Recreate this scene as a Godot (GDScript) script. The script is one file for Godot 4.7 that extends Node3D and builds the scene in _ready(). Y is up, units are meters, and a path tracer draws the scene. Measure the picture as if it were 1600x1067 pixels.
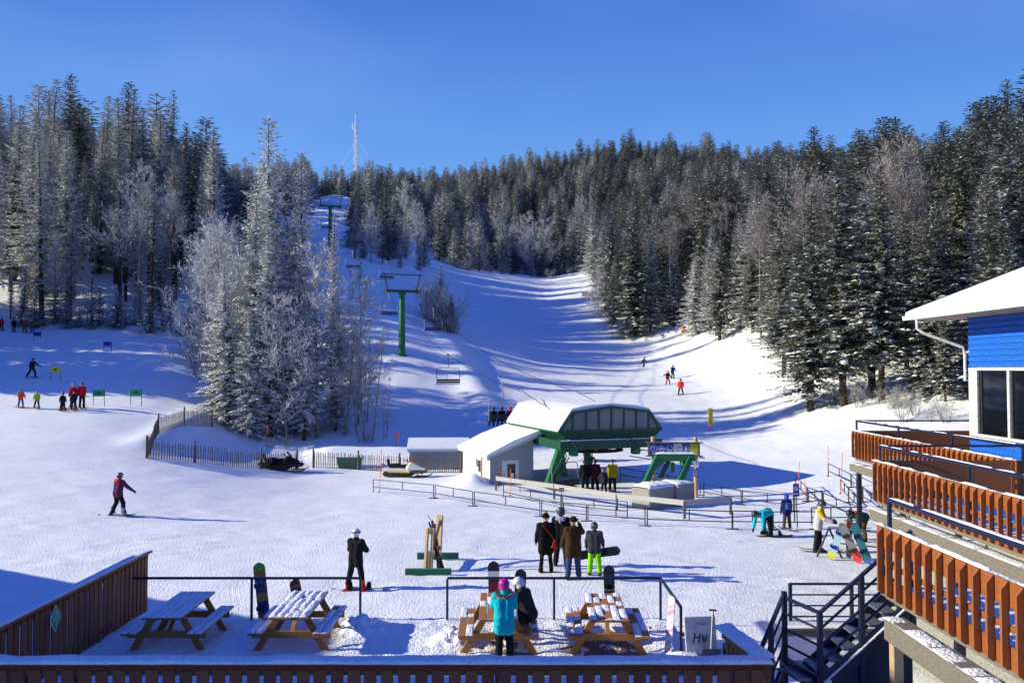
extends Node3D
# A small ski hill on a clear winter morning, seen from an upper balcony of the day lodge.
# Metres, y up. The valley runs away along -z; "d" below always means -z. The base-area snow is about y = 0.

const SNOW_STEP := 2.0
const GX0 := -260.0
const GD0 := -20.0
const GNX := 291
const GND := 276

var rng := RandomNumberGenerator.new()
var names_used := {}
var mats := {}
var height := PackedFloat32Array()
var bump := FastNoiseLite.new()
var fine := FastNoiseLite.new()
var board_cache := {}
var pose_cache := {}
var part_cache := {}


# ---------------------------------------------------------------- mesh builder
class MB:
	var v := PackedVector3Array()
	var n := PackedVector3Array()
	var c := PackedColorArray()
	var i := PackedInt32Array()
	var uv := PackedVector2Array()
	var col := Color.WHITE
	var xf := Transform3D()

	func vert(p: Vector3, nn: Vector3) -> int:
		v.push_back(xf * p)
		n.push_back((xf.basis * nn).normalized())
		c.push_back(col)
		return v.size() - 1

	# corners run counter-clockwise as seen from outside
	func tri(a: Vector3, b: Vector3, d: Vector3) -> void:
		var nn := (b - a).cross(d - a)
		if nn.length_squared() < 1e-16:
			return
		nn = nn.normalized()
		var k := vert(a, nn)
		vert(b, nn)
		vert(d, nn)
		i.append_array(PackedInt32Array([k, k + 2, k + 1]))

	func quad(a: Vector3, b: Vector3, d: Vector3, e: Vector3) -> void:
		var nn := (d - a).cross(e - b)
		if nn.length_squared() < 1e-16:
			return
		nn = nn.normalized()
		var k := vert(a, nn)
		vert(b, nn)
		vert(d, nn)
		vert(e, nn)
		i.append_array(PackedInt32Array([k, k + 2, k + 1, k, k + 3, k + 2]))

	func box(at: Vector3, s: Vector3, bs := Basis(), bev := 0.0) -> void:
		var h := s * 0.5
		if bev <= 0.0:
			var p := []
			for q in 8:
				p.append(at + bs * Vector3(h.x if q & 1 else -h.x, h.y if q & 2 else -h.y, h.z if q & 4 else -h.z))
			quad(p[4], p[5], p[7], p[6])
			quad(p[1], p[0], p[2], p[3])
			quad(p[5], p[1], p[3], p[7])
			quad(p[0], p[4], p[6], p[2])
			quad(p[6], p[7], p[3], p[2])
			quad(p[0], p[1], p[5], p[4])
			return
		# chamfered box: six faces, twelve edge strips, eight corners
		var b := minf(bev, minf(h.x, minf(h.y, h.z)) * 0.9)
		var q3 := h - Vector3(b, b, b)
		for ax in 3:
			for sg in [-1.0, 1.0]:
				var u := (ax + 1) % 3
				var w := (ax + 2) % 3
				var cs := []
				for e in [[-1, -1], [1, -1], [1, 1], [-1, 1]]:
					var p3 := Vector3()
					p3[ax] = sg * h[ax]
					p3[u] = e[0] * q3[u]
					p3[w] = e[1] * q3[w]
					cs.append(at + bs * p3)
				if sg > 0:
					quad(cs[0], cs[1], cs[2], cs[3])
				else:
					quad(cs[3], cs[2], cs[1], cs[0])
		for ax in 3:
			var u := (ax + 1) % 3
			var w := (ax + 2) % 3
			for su in [-1.0, 1.0]:
				for sw in [-1.0, 1.0]:
					var cs := []
					for e in [[-1, 0], [1, 0], [1, 1], [-1, 1]]:
						var p3 := Vector3()
						p3[ax] = e[0] * q3[ax]
						p3[u] = su * (h[u] if e[1] == 0 else q3[u])
						p3[w] = sw * (q3[w] if e[1] == 0 else h[w])
						cs.append(at + bs * p3)
					if su * sw > 0:
						quad(cs[0], cs[1], cs[2], cs[3])
					else:
						quad(cs[3], cs[2], cs[1], cs[0])
		for q in 8:
			var s3 := Vector3(1 if q & 1 else -1, 1 if q & 2 else -1, 1 if q & 4 else -1)
			var pa := at + bs * (Vector3(h.x, q3.y, q3.z) * s3)
			var pb := at + bs * (Vector3(q3.x, h.y, q3.z) * s3)
			var pc := at + bs * (Vector3(q3.x, q3.y, h.z) * s3)
			if s3.x * s3.y * s3.z > 0:
				tri(pa, pb, pc)
			else:
				tri(pa, pc, pb)

	func beam(a: Vector3, b: Vector3, w: float, h: float, up := Vector3.UP, bev := 0.0) -> void:
		var z := (b - a).normalized()
		if absf(z.dot(up)) > 0.98:
			up = Vector3.RIGHT
		var x := up.cross(z).normalized()
		var y := z.cross(x)
		box((a + b) * 0.5, Vector3(w, h, a.distance_to(b)), Basis(x, y, z), bev)

	func tube(pts: Array, radii: Array, sides := 8, caps := true) -> void:
		var m := pts.size()
		var ring := []
		var side := Vector3.ZERO
		for q in m:
			var t: Vector3 = (pts[mini(q + 1, m - 1)] - pts[maxi(q - 1, 0)]).normalized()
			if side == Vector3.ZERO:
				side = t.cross(Vector3.UP if absf(t.y) < 0.9 else Vector3.RIGHT).normalized()
			else:
				side = (side - t * side.dot(t)).normalized()
			var up := side.cross(t)
			var row := []
			for k in sides:
				var an := TAU * k / sides
				var dir := side * cos(an) + up * sin(an)
				row.append(vert(pts[q] + dir * float(radii[mini(q, radii.size() - 1)]), dir))
			ring.append(row)
		for q in m - 1:
			for k in sides:
				var k2 := (k + 1) % sides
				i.append_array(PackedInt32Array([ring[q][k], ring[q + 1][k2], ring[q + 1][k], ring[q][k], ring[q][k2], ring[q + 1][k2]]))
		if caps:
			for e in [0, m - 1]:
				var t2: Vector3 = (pts[0] - pts[1]).normalized() if e == 0 else (pts[m - 1] - pts[m - 2]).normalized()
				var r0: float = radii[mini(e, radii.size() - 1)]
				if r0 < 0.002:
					continue
				var s2 := t2.cross(Vector3.UP if absf(t2.y) < 0.9 else Vector3.RIGHT).normalized()
				var u2 := s2.cross(t2)
				var mid := vert(pts[e], t2)
				var first := v.size()
				for k in sides:
					var an := TAU * k / sides
					vert(pts[e] + (s2 * cos(an) + u2 * sin(an)) * r0, t2)
				for k in sides:
					i.append_array(PackedInt32Array([mid, first + k, first + (k + 1) % sides]))

	# profile of (radius, y) from bottom to top, turned round y
	func lathe(prof: Array, sides := 16, arc := TAU) -> void:
		var m := prof.size()
		var first := v.size()
		for q in m:
			var t: Vector2 = prof[mini(q + 1, m - 1)] - prof[maxi(q - 1, 0)]
			var nr := Vector2(t.y, -t.x).normalized()
			for k in sides + 1:
				var an := arc * k / sides
				vert(Vector3(prof[q].x * cos(an), prof[q].y, prof[q].x * sin(an)), Vector3(nr.x * cos(an), nr.y, nr.x * sin(an)))
		for q in m - 1:
			for k in sides:
				var a := first + q * (sides + 1) + k
				var b := a + sides + 1
				i.append_array(PackedInt32Array([a, a + 1, b + 1, a, b + 1, b]))

	# polygon in x,y (counter-clockwise) pushed from z0 to z1
	func prism(poly: PackedVector2Array, z0: float, z1: float) -> void:
		var tr := Geometry2D.triangulate_polygon(poly)
		for q in range(0, tr.size(), 3):
			var a := poly[tr[q]]
			var b := poly[tr[q + 1]]
			var d := poly[tr[q + 2]]
			if (b - a).cross(d - a) < 0:
				var w := b
				b = d
				d = w
			tri(Vector3(a.x, a.y, z1), Vector3(b.x, b.y, z1), Vector3(d.x, d.y, z1))
			tri(Vector3(a.x, a.y, z0), Vector3(d.x, d.y, z0), Vector3(b.x, b.y, z0))
		var m := poly.size()
		for q in m:
			var a := poly[q]
			var b := poly[(q + 1) % m]
			quad(Vector3(a.x, a.y, z0), Vector3(b.x, b.y, z0), Vector3(b.x, b.y, z1), Vector3(a.x, a.y, z1))

	func mesh() -> ArrayMesh:
		var arr := []
		arr.resize(Mesh.ARRAY_MAX)
		arr[Mesh.ARRAY_VERTEX] = v
		arr[Mesh.ARRAY_NORMAL] = n
		arr[Mesh.ARRAY_COLOR] = c
		if uv.size() == v.size():
			arr[Mesh.ARRAY_TEX_UV] = uv
		arr[Mesh.ARRAY_INDEX] = i
		var m := ArrayMesh.new()
		m.add_surface_from_arrays(Mesh.PRIMITIVE_TRIANGLES, arr)
		return m


# ---------------------------------------------------------------- nodes
func numbered(called: String) -> String:
	var k: int = names_used.get(called, 0)
	names_used[called] = k + 1
	return called if k == 0 else "%s_%03d" % [called, k]


func tag(o: Node, label: String, category: String, group := "") -> void:
	o.set_meta("label", label)
	o.set_meta("category", category)
	if group != "":
		o.set_meta("group", group)


func thing(called: String, label: String, category: String, at: Vector3, turn := 0.0, group := "") -> Node3D:
	var o := Node3D.new()
	o.name = numbered(called)
	add_child(o)
	o.position = at
	o.rotation.y = turn
	tag(o, label, category, group)
	return o


func part(parent: Node, called: String, what, m: Material, xf := Transform3D()) -> MeshInstance3D:
	var o := MeshInstance3D.new()
	o.name = called
	o.mesh = what.mesh() if what is MB else what
	o.material_override = m
	o.transform = xf
	parent.add_child(o, true)
	return o


func structure(called: String, what, m: Material) -> MeshInstance3D:
	var o := MeshInstance3D.new()
	o.name = numbered(called)
	o.mesh = what.mesh() if what is MB else what
	o.material_override = m
	add_child(o)
	o.set_meta("kind", "structure")
	return o


func copy_of(o: Node3D, called: String, label: String, at: Vector3, turn: float, scale3 := Vector3.ONE) -> Node3D:
	var r: Node3D = o.duplicate()
	r.name = numbered(called)
	add_child(r)
	r.position = at
	r.rotation = Vector3(0, turn, 0)
	r.scale = scale3
	r.set_meta("label", label)
	return r


# ---------------------------------------------------------------- materials
func lin(r: float, g: float, b: float) -> Color:
	return Color(r, g, b).linear_to_srgb()


func noise_tex(freq: float, lo: Color, hi: Color, size := 256, sd := 1, octaves := 4, normal := false, strength := 4.0) -> NoiseTexture2D:
	var f := FastNoiseLite.new()
	f.seed = sd
	f.frequency = freq
	f.fractal_octaves = octaves
	var t := NoiseTexture2D.new()
	t.width = size
	t.height = size
	t.seamless = true
	t.noise = f
	if normal:
		t.as_normal_map = true
		t.bump_strength = strength
	else:
		var g := Gradient.new()
		g.set_color(0, lo)
		g.set_color(1, hi)
		t.color_ramp = g
	return t


func paint(key: String, color: Color, rough := 0.7, metal := 0.0, vertex := false) -> StandardMaterial3D:
	if mats.has(key):
		return mats[key]
	var m := StandardMaterial3D.new()
	m.resource_name = key
	m.albedo_color = color
	m.roughness = rough
	m.metallic = metal
	m.vertex_color_use_as_albedo = vertex
	mats[key] = m
	return m


func worn(key: String, color: Color, rough: float, tex: Texture2D, scale: float, nrm: Texture2D = null, metal := 0.0) -> StandardMaterial3D:
	if mats.has(key):
		return mats[key]
	var m := paint(key, color, rough, metal)
	m.albedo_texture = tex
	m.uv1_triplanar = true
	m.uv1_world_triplanar = true
	m.uv1_scale = Vector3(scale, scale, scale)
	if nrm:
		m.normal_enabled = true
		m.normal_texture = nrm
	return m


func stretched(m: StandardMaterial3D, s: Vector3) -> StandardMaterial3D:
	m.uv1_scale = s
	return m


# relief of a skied piste: crumbs of trodden snow and the shallow tracks of skis and boards, 12.5 m to the tile
func piste_normal() -> ImageTexture:
	var n := 2048
	var f := FastNoiseLite.new()
	f.seed = 61
	f.frequency = 0.055
	f.fractal_octaves = 4
	f.fractal_gain = 0.6
	var im := f.get_seamless_image(n, n, false, false, 0.12, true)
	im.convert(Image.FORMAT_L8)
	var data := im.get_data()
	for q in data.size():
		data[q] = 70 + (data[q] >> 1)
	var r := RandomNumberGenerator.new()
	r.seed = 62
	for k in 46:
		var x0 := r.randf() * n
		var amp := r.randf_range(20.0, 130.0)
		var ph := r.randf() * TAU
		var cyc := float(r.randi_range(1, 3))
		var w := r.randi_range(3, 7)
		var deep := r.randf_range(20.0, 58.0)
		var twin := r.randi_range(18, 40) if k % 2 == 0 else 0
		var y0 := r.randi_range(0, n)
		var run := r.randi_range(n / 3, n)
		for y in run:
			var yy := (y + y0) % n
			var x := x0 + amp * sin(TAU * cyc * yy / n + ph)
			var fade := minf(1.0, minf(y, run - y) / 120.0)
			for t in ([0, twin] if twin > 0 else [0]):
				for q in range(-w - 2, w + 3):
					var at := yy * n + posmod(int(x) + q + t, n)
					var cut := -deep if absi(q) <= w else deep * 0.5
					data[at] = clampi(int(data[at] + cut * fade), 0, 255)
	# boot prints in wandering lines
	for k in 34:
		var p := Vector2(r.randf(), r.randf()) * n
		var way := r.randf() * TAU
		for step in r.randi_range(8, 30):
			way += r.randf_range(-0.25, 0.25)
			p += Vector2.from_angle(way) * 75.0
			var mid := p + Vector2.from_angle(way + PI / 2) * (14.0 if step % 2 else -14.0)
			for a in range(-21, 22):
				for b in range(-9, 10):
					var e := pow(a / 20.0, 2.0) + pow(b / 8.0, 2.0)
					if e > 1.25:
						continue
					var sp := mid + Vector2(a, b).rotated(way)
					var at := posmod(int(sp.y), n) * n + posmod(int(sp.x), n)
					data[at] = clampi(data[at] + (-24 if e < 1.0 else 12), 0, 255)
	im = Image.create_from_data(n, n, false, Image.FORMAT_L8, data)
	im.bump_map_to_normal_map(5.0)
	return ImageTexture.create_from_image(im)


func make_materials() -> void:
	var crust := noise_tex(0.05, Color.BLACK, Color.WHITE, 512, 3, 5, true, 9.0)
	var piste := piste_normal()
	var soft := noise_tex(0.02, Color(0.93, 0.945, 0.965), Color(1, 1, 1), 512, 4, 4)
	var m := worn("snow_ground", lin(0.86, 0.875, 0.90), 0.9, soft, 0.11)
	m.normal_enabled = true
	m.normal_texture = piste
	m.normal_scale = 1.1
	m.uv1_scale = Vector3(0.08, 0.08, 0.08)
	worn("snow", lin(0.86, 0.875, 0.90), 0.9, soft, 0.6, crust)
	var nd := paint("needles", Color.WHITE, 0.85, 0.0, true)
	nd.metallic_specular = 0.25
	nd.backlight_enabled = true
	nd.backlight = Color(0.35, 0.35, 0.35)
	worn("bark", lin(0.085, 0.062, 0.048), 0.95, noise_tex(0.05, Color(0.5, 0.5, 0.5), Color.WHITE, 256, 11), 1.3)
	worn("palebark", lin(0.42, 0.40, 0.36), 0.9, noise_tex(0.06, Color(0.35, 0.33, 0.3), Color.WHITE, 256, 12), 1.1)
	var grain := noise_tex(0.045, Color(0.62, 0.58, 0.55), Color(1, 1, 1), 512, 21, 5)
	var dirt := noise_tex(0.03, Color(0.72, 0.72, 0.72), Color.WHITE, 512, 22, 5)
	var up := Vector3(5.0, 0.35, 5.0)
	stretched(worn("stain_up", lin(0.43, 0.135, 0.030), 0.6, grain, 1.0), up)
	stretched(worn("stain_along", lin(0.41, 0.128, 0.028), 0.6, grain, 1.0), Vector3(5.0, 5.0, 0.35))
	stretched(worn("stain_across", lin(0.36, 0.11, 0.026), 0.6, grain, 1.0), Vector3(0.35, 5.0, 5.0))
	for k in 3:
		stretched(worn("stain_up%d" % k, lin([0.43, 0.38, 0.47][k], [0.13, 0.11, 0.15][k], [0.029, 0.026, 0.036][k]), 0.62, grain, 1.0), up)
		stretched(worn("fence_up%d" % k, lin([0.27, 0.22, 0.30][k], [0.085, 0.072, 0.105][k], [0.03, 0.027, 0.04][k]), 0.72, grain, 1.0), up)
		stretched(worn("table_wood%d" % k, lin([0.60, 0.52, 0.56][k], [0.26, 0.24, 0.22][k], [0.07, 0.085, 0.055][k]), 0.65, grain, 1.0), Vector3(5.0, 5.0, 0.35))
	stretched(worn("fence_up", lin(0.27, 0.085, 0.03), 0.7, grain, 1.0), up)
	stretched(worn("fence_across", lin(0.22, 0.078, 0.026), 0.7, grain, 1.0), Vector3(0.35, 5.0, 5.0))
	stretched(worn("table_wood", lin(0.60, 0.26, 0.07), 0.6, grain, 1.0), Vector3(5.0, 5.0, 0.35))
	stretched(worn("deck_wood", lin(0.30, 0.24, 0.19), 0.85, grain, 1.0), Vector3(5.0, 5.0, 0.35))
	stretched(worn("raw_wood", lin(0.66, 0.50, 0.30), 0.8, grain, 1.0), up)
	stretched(worn("grey_timber", lin(0.25, 0.235, 0.21), 0.9, grain, 1.0), Vector3(3.0, 3.0, 0.35))
	stretched(worn("picket_wood", lin(0.20, 0.15, 0.115), 0.9, grain, 1.0), up)
	worn("concrete", lin(0.38, 0.37, 0.34), 0.92, dirt, 0.7)
	worn("green_steel", lin(0.008, 0.20, 0.065), 0.42, dirt, 0.8)
	worn("dark_green", lin(0.006, 0.085, 0.042), 0.45, dirt, 0.8)
	worn("navy_steel", lin(0.008, 0.013, 0.055), 0.4, dirt, 0.9)
	worn("black_steel", lin(0.014, 0.015, 0.02), 0.5, dirt, 0.9)
	worn("galvanised", lin(0.34, 0.35, 0.37), 0.45, dirt, 0.9, null, 0.6)
	worn("blue_siding", lin(0.010, 0.16, 0.78), 0.5, dirt, 0.5)
	worn("white_trim", lin(0.78, 0.79, 0.80), 0.6, dirt, 0.4)
	worn("grey_siding", lin(0.36, 0.41, 0.47), 0.7, dirt, 0.6)
	worn("pale_siding", lin(0.62, 0.645, 0.68), 0.7, dirt, 0.6)
	var glass := paint("window_glass", Color(0.05, 0.06, 0.07, 0.35), 0.05)
	glass.transparency = BaseMaterial3D.TRANSPARENCY_ALPHA
	var screen := paint("grey_glass", Color(0.5, 0.51, 0.53, 0.62), 0.12)
	screen.transparency = BaseMaterial3D.TRANSPARENCY_ALPHA
	paint("room_wall", lin(0.42, 0.37, 0.31), 0.9)
	paint("dark_room_pane", lin(0.03, 0.034, 0.04), 0.08)  # opaque pane; the dark of the room behind is painted into its colour
	paint("rubber", lin(0.018, 0.018, 0.02), 0.7)
	paint("sign_blue", lin(0.01, 0.025, 0.30), 0.5)
	paint("sign_white", lin(0.75, 0.76, 0.78), 0.5)
	paint("sign_yellow", lin(0.62, 0.47, 0.015), 0.5)
	paint("sign_green", lin(0.01, 0.28, 0.12), 0.5)
	paint("sign_red", lin(0.55, 0.03, 0.04), 0.5)
	paint("orange", lin(0.80, 0.13, 0.03), 0.6)
	paint("print", Color.WHITE, 0.35, 0.0, true)
	paint("cloth", Color.WHITE, 0.9, 0.0, true)


# ---------------------------------------------------------------- the hill: height along d for a fan of valley lines (x / d)
const COLUMNS := [
	[-0.8, [0, 0, 30, 0.1, 45, 1, 59, 3.1, 80, 6.3, 109, 10.7, 125, 17, 160, 33, 220, 52, 400, 85, 530, 95]],
	[-0.62, [0, 0, 33, 0.1, 45, 1, 59, 3.1, 80, 6.2, 109, 10.7, 125, 17, 160, 33, 220, 50, 400, 85, 530, 95]],
	[-0.48, [0, 0, 33, 0.06, 45, 0.6, 59, 2.6, 75, 5.2, 109, 10.4, 125, 16, 160, 32, 220, 49, 400, 85, 530, 95]],
	[-0.385, [0, 0, 33, -0.1, 45, -0.1, 52, 0.4, 58, 1.5, 70, 4.2, 109, 9.6, 125, 13.7, 160, 28, 220, 46, 400, 85, 530, 95]],
	[-0.315, [0, 0, 25, 0, 33, -0.3, 45, -0.8, 56, -1, 65, 0.1, 75, 1.4, 95, 4.5, 120, 9, 160, 23, 220, 44, 400, 85, 530, 95]],
	[-0.22, [0, 0, 25, 0, 33, -0.3, 45, -1, 56, -1.1, 65, 0.2, 80, 3.5, 95, 7, 120, 14, 157, 27, 200, 38, 300, 62, 420, 95, 460, 98, 530, 96]],
	[-0.13, [0, 0, 25, 0, 33, -0.3, 45, -1, 56, -1.2, 65, 0, 80, 3, 95, 7.4, 120, 12.4, 157, 21.5, 170, 25.5, 185, 28.5, 250, 42, 420, 90, 470, 100, 530, 96]],
	[-0.065, [0, 0, 25, 0, 33, -0.3, 45, -1, 56, -1, 65, -0.6, 80, 2.2, 95, 5.4, 120, 9.6, 157, 16, 200, 25, 232, 34, 260, 38, 300, 48, 420, 91, 470, 103, 530, 98]],
	[0.04, [0, 0, 25, 0, 33, -0.4, 46, -1, 56, -0.8, 70, 0.4, 80, 1.6, 95, 3.6, 128, 7.2, 160, 13.4, 185, 19.5, 220, 27, 250, 33.3, 275, 36, 300, 43, 420, 99, 470, 113, 530, 106]],
	[0.155, [0, 0, 25, 0, 33, -0.4, 46, -1, 60, -0.3, 70, 0.8, 90, 3, 128, 6.2, 140, 9, 160, 14.5, 185, 21.5, 230, 33, 300, 50, 450, 116, 480, 117, 530, 106]],
	[0.24, [0, 0, 25, 0, 33, -0.5, 46, -1, 56, -0.7, 70, 0.6, 90, 3.1, 110, 5.8, 128, 9.3, 140, 12.4, 160, 18.5, 200, 32, 300, 63, 450, 112, 530, 98]],
	[0.31, [0, 0, 25, -0.1, 33, -0.6, 46, -0.9, 60, 0, 75, 1.8, 85, 3.6, 97, 7, 110, 10, 140, 18, 200, 37, 300, 67, 450, 104, 530, 98]],
	[0.4, [0, 0, 20, -0.2, 30, -0.6, 40, -0.8, 55, 0.2, 65, 2.2, 70, 3.3, 80, 6, 100, 11, 140, 22, 200, 40, 300, 68, 450, 98, 530, 96]],
	[0.55, [0, 0, 20, -0.3, 30, -0.5, 45, 0.2, 55, 1.5, 65, 4.2, 75, 7.2, 85, 11, 100, 16, 140, 29, 200, 46, 400, 88, 530, 92]],
	[0.75, [0, 0, 20, -0.3, 30, -0.3, 45, 1.2, 60, 5, 75, 9, 85, 12.5, 100, 18, 140, 31, 200, 48, 400, 88, 530, 92]],
]


func profile(p: Array, d: float) -> float:
	var k := 0
	while k < p.size() - 4 and d > p[k + 2]:
		k += 2
	var t := clampf((d - p[k]) / (p[k + 2] - p[k]), 0.0, 1.0)
	return lerpf(p[k + 1], p[k + 3], t)


func raw_height(x: float, d: float) -> float:
	var u := x / maxf(d, 12.0)
	var last := COLUMNS.size() - 1
	if u <= COLUMNS[0][0]:
		return profile(COLUMNS[0][1], d)
	if u >= COLUMNS[last][0]:
		return profile(COLUMNS[last][1], d)
	var k := 0
	while u > COLUMNS[k + 1][0]:
		k += 1
	var t: float = (u - COLUMNS[k][0]) / (COLUMNS[k + 1][0] - COLUMNS[k][0])
	return lerpf(profile(COLUMNS[k][1], d), profile(COLUMNS[k + 1][1], d), t)


func survey() -> void:
	height.resize(GNX * GND)
	for j in GND:
		for k in GNX:
			height[j * GNX + k] = raw_height(GX0 + k * SNOW_STEP, GD0 + j * SNOW_STEP)
	for pass_ in 3:
		for axis in 2:
			var src := height.duplicate()
			var st := 1 if axis == 0 else GNX
			for j in GND:
				for k in GNX:
					var q := j * GNX + k
					var lo := q - st if (k > 0 if axis == 0 else j > 0) else q
					var hi := q + st if (k < GNX - 1 if axis == 0 else j < GND - 1) else q
					height[q] = (src[lo] + 2.0 * src[q] + src[hi]) * 0.25
	bump.seed = 5
	bump.frequency = 0.05
	bump.fractal_octaves = 3
	fine.seed = 9
	fine.frequency = 1.1
	fine.fractal_octaves = 3


func base_height(x: float, d: float) -> float:
	var fx := clampf((x - GX0) / SNOW_STEP, 0.0, GNX - 1.001)
	var fd := clampf((d - GD0) / SNOW_STEP, 0.0, GND - 1.001)
	var k := int(fx)
	var j := int(fd)
	var a := fx - k
	var b := fd - j
	var q := j * GNX + k
	return lerpf(lerpf(height[q], height[q + 1], a), lerpf(height[q + GNX], height[q + GNX + 1], a), b)


func near_line(x: float, d: float, ax: float, ad: float, bx: float, bd: float) -> float:
	var ab := Vector2(bx - ax, bd - ad)
	var t := clampf((Vector2(x - ax, d - ad)).dot(ab) / ab.length_squared(), 0.0, 1.0)
	return Vector2(x, d).distance_to(Vector2(ax, ad) + ab * t)


# where the forest starts on each valley line
const EDGE := [-0.9, 66, -0.80, 90, -0.74, 113, -0.62, 113, -0.42, 114, -0.37, 113, -0.30, 118, -0.262, 124, -0.2, 168, -0.13, 180, -0.09, 225, -0.04, 248, 0.04, 257, 0.093, 258, 0.104, 215, 0.113, 176, 0.122, 160, 0.187, 150, 0.21, 138, 0.28, 119, 0.325, 84, 0.4, 70, 0.48, 62, 0.62, 55, 0.8, 50]


func forest_edge(u: float) -> float:
	return profile(EDGE, u)


func lift_x(d: float) -> float:
	return 22.0 - 0.361 * d


func in_forest(x: float, d: float) -> bool:
	var u := x / maxf(d, 1.0)
	if d < forest_edge(u):
		return false
	if d > 118.0:
		var right := lerpf(-0.196, -0.155, smoothstep(330.0, 400.0, d)) * d
		if x > maxf(lift_x(d) - 7.0, -0.247 * d if d > 300.0 else -999.0) and x < right and d < 432.0:
			return false
	return true


func ground(x: float, d: float) -> float:
	var h := base_height(x, d)
	var u := x / maxf(d, 1.0)
	# the groomed pistes are smooth, the woods are not
	var wild := smoothstep(-4.0, 10.0, d - forest_edge(u))
	h += bump.get_noise_2d(x, d) * lerpf(0.12, 1.1, wild) * smoothstep(18.0, 40.0, d)
	h += bump.get_noise_2d(x * 5.0 + 40.0, d * 5.0) * lerpf(0.05, 0.3, wild)
	# bank on the left of the main run, under the chairs
	h += 0.7 * exp(-pow(near_line(x, d, -9.0, 118.0, -1.0, 72.0) / 2.0, 2.0))
	# bank thrown up where the nursery slope ends
	h += 0.5 * exp(-pow(near_line(x, d, -23.0, 52.0, -24.5, 66.0) / 1.3, 2.0))
	# ploughed heaps by the sheds
	h += 0.75 * exp(-pow(near_line(x, d, -2.7, 49.6, -2.3, 48.6) / 0.8, 2.0))
	h += 0.8 * exp(-pow(near_line(x, d, -13.0, 60.0, -5.0, 60.5) / 2.0, 2.0))
	# a pit in front of the retaining wall below the balcony stairs
	if x > 5.0 and x < 13.0 and d > 12.0 and d < 22.0:
		h -= 0.95 * smoothstep(6.0, 6.6, x) * smoothstep(20.2, 19.9, d) * smoothstep(13.0, 15.0, d)
	# trampled crust between the deck and the lift
	if d < 48.0 and absf(x) < 24.0:
		var k := smoothstep(48.0, 30.0, d)
		var trod := smoothstep(-0.25, 0.3, bump.get_noise_2d(x * 3.0 + 70.0, d * 3.0))
		h += (fine.get_noise_2d(x, d) * 0.03 + fine.get_noise_2d(x * 2.6, d * 2.6) * 0.03) * k * (0.3 + trod)
	return h


func on_ground(x: float, d: float, up := 0.0) -> Vector3:
	return Vector3(x, ground(x, d) + up, -d)


func lines_of(stops: Array) -> PackedFloat32Array:
	# stops: position, step after it, ...
	var out := PackedFloat32Array()
	var k := 0
	var p: float = stops[0]
	while k < stops.size() - 2:
		while p < stops[k + 2] - 1e-4:
			out.push_back(p)
			p += stops[k + 1]
		p = stops[k + 2]
		k += 2
	out.push_back(p)
	return out


func build_ground() -> void:
	var xs := lines_of([-258, 6, -130, 2.2, -60, 0.9, -24, 0.3, 22, 0.9, 64, 2.2, 130, 6, 318])
	var ds := lines_of([4, 0.8, 16, 0.26, 50, 0.6, 112, 1.6, 270, 4, 526])
	var v := PackedVector3Array()
	var n := PackedVector3Array()
	var idx := PackedInt32Array()
	for d in ds:
		for x in xs:
			v.push_back(Vector3(x, ground(x, d), -d))
	var w := xs.size()
	n.resize(v.size())
	for j in ds.size():
		for k in w:
			var l := v[j * w + maxi(k - 1, 0)]
			var r := v[j * w + mini(k + 1, w - 1)]
			var a := v[maxi(j - 1, 0) * w + k]
			var b := v[mini(j + 1, ds.size() - 1) * w + k]
			n[j * w + k] = (r - l).cross(b - a).normalized()
			if j < ds.size() - 1 and k < w - 1:
				var q := j * w + k
				idx.append_array(PackedInt32Array([q, q + w, q + w + 1, q, q + w + 1, q + 1]))
	var arr := []
	arr.resize(Mesh.ARRAY_MAX)
	arr[Mesh.ARRAY_VERTEX] = v
	arr[Mesh.ARRAY_NORMAL] = n
	arr[Mesh.ARRAY_INDEX] = idx
	var m := ArrayMesh.new()
	m.add_surface_from_arrays(Mesh.PRIMITIVE_TRIANGLES, arr)
	structure("snow_ground", m, mats.snow_ground)
	# the plain beyond the hill, far below the ridge line
	var far := MB.new()
	far.quad(Vector3(-2500, -6, 400), Vector3(2500, -6, 400), Vector3(2500, -6, -2600), Vector3(-2500, -6, -2600))
	structure("snow_plain", far, mats.snow)


# ---------------------------------------------------------------- trees
# A spray of needles: a kite of two faces; rime sits on its outer half.
func spray(b: MB, p: Vector3, dir: Vector3, side: Vector3, length: float, width: float, base: Color, tip: Color) -> void:
	var mid := p + dir * length * 0.45
	var nn := side.cross(dir).normalized()
	b.v.append_array(PackedVector3Array([p, mid + side * width, p + dir * length, mid - side * width]))
	for k in 4:
		b.n.push_back(nn)
	b.c.append_array(PackedColorArray([base, tip.lerp(base, 0.5), tip, tip.lerp(base, 0.5)]))
	var q := b.v.size() - 4
	b.i.append_array(PackedInt32Array([q, q + 2, q + 1, q, q + 3, q + 2]))


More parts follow.
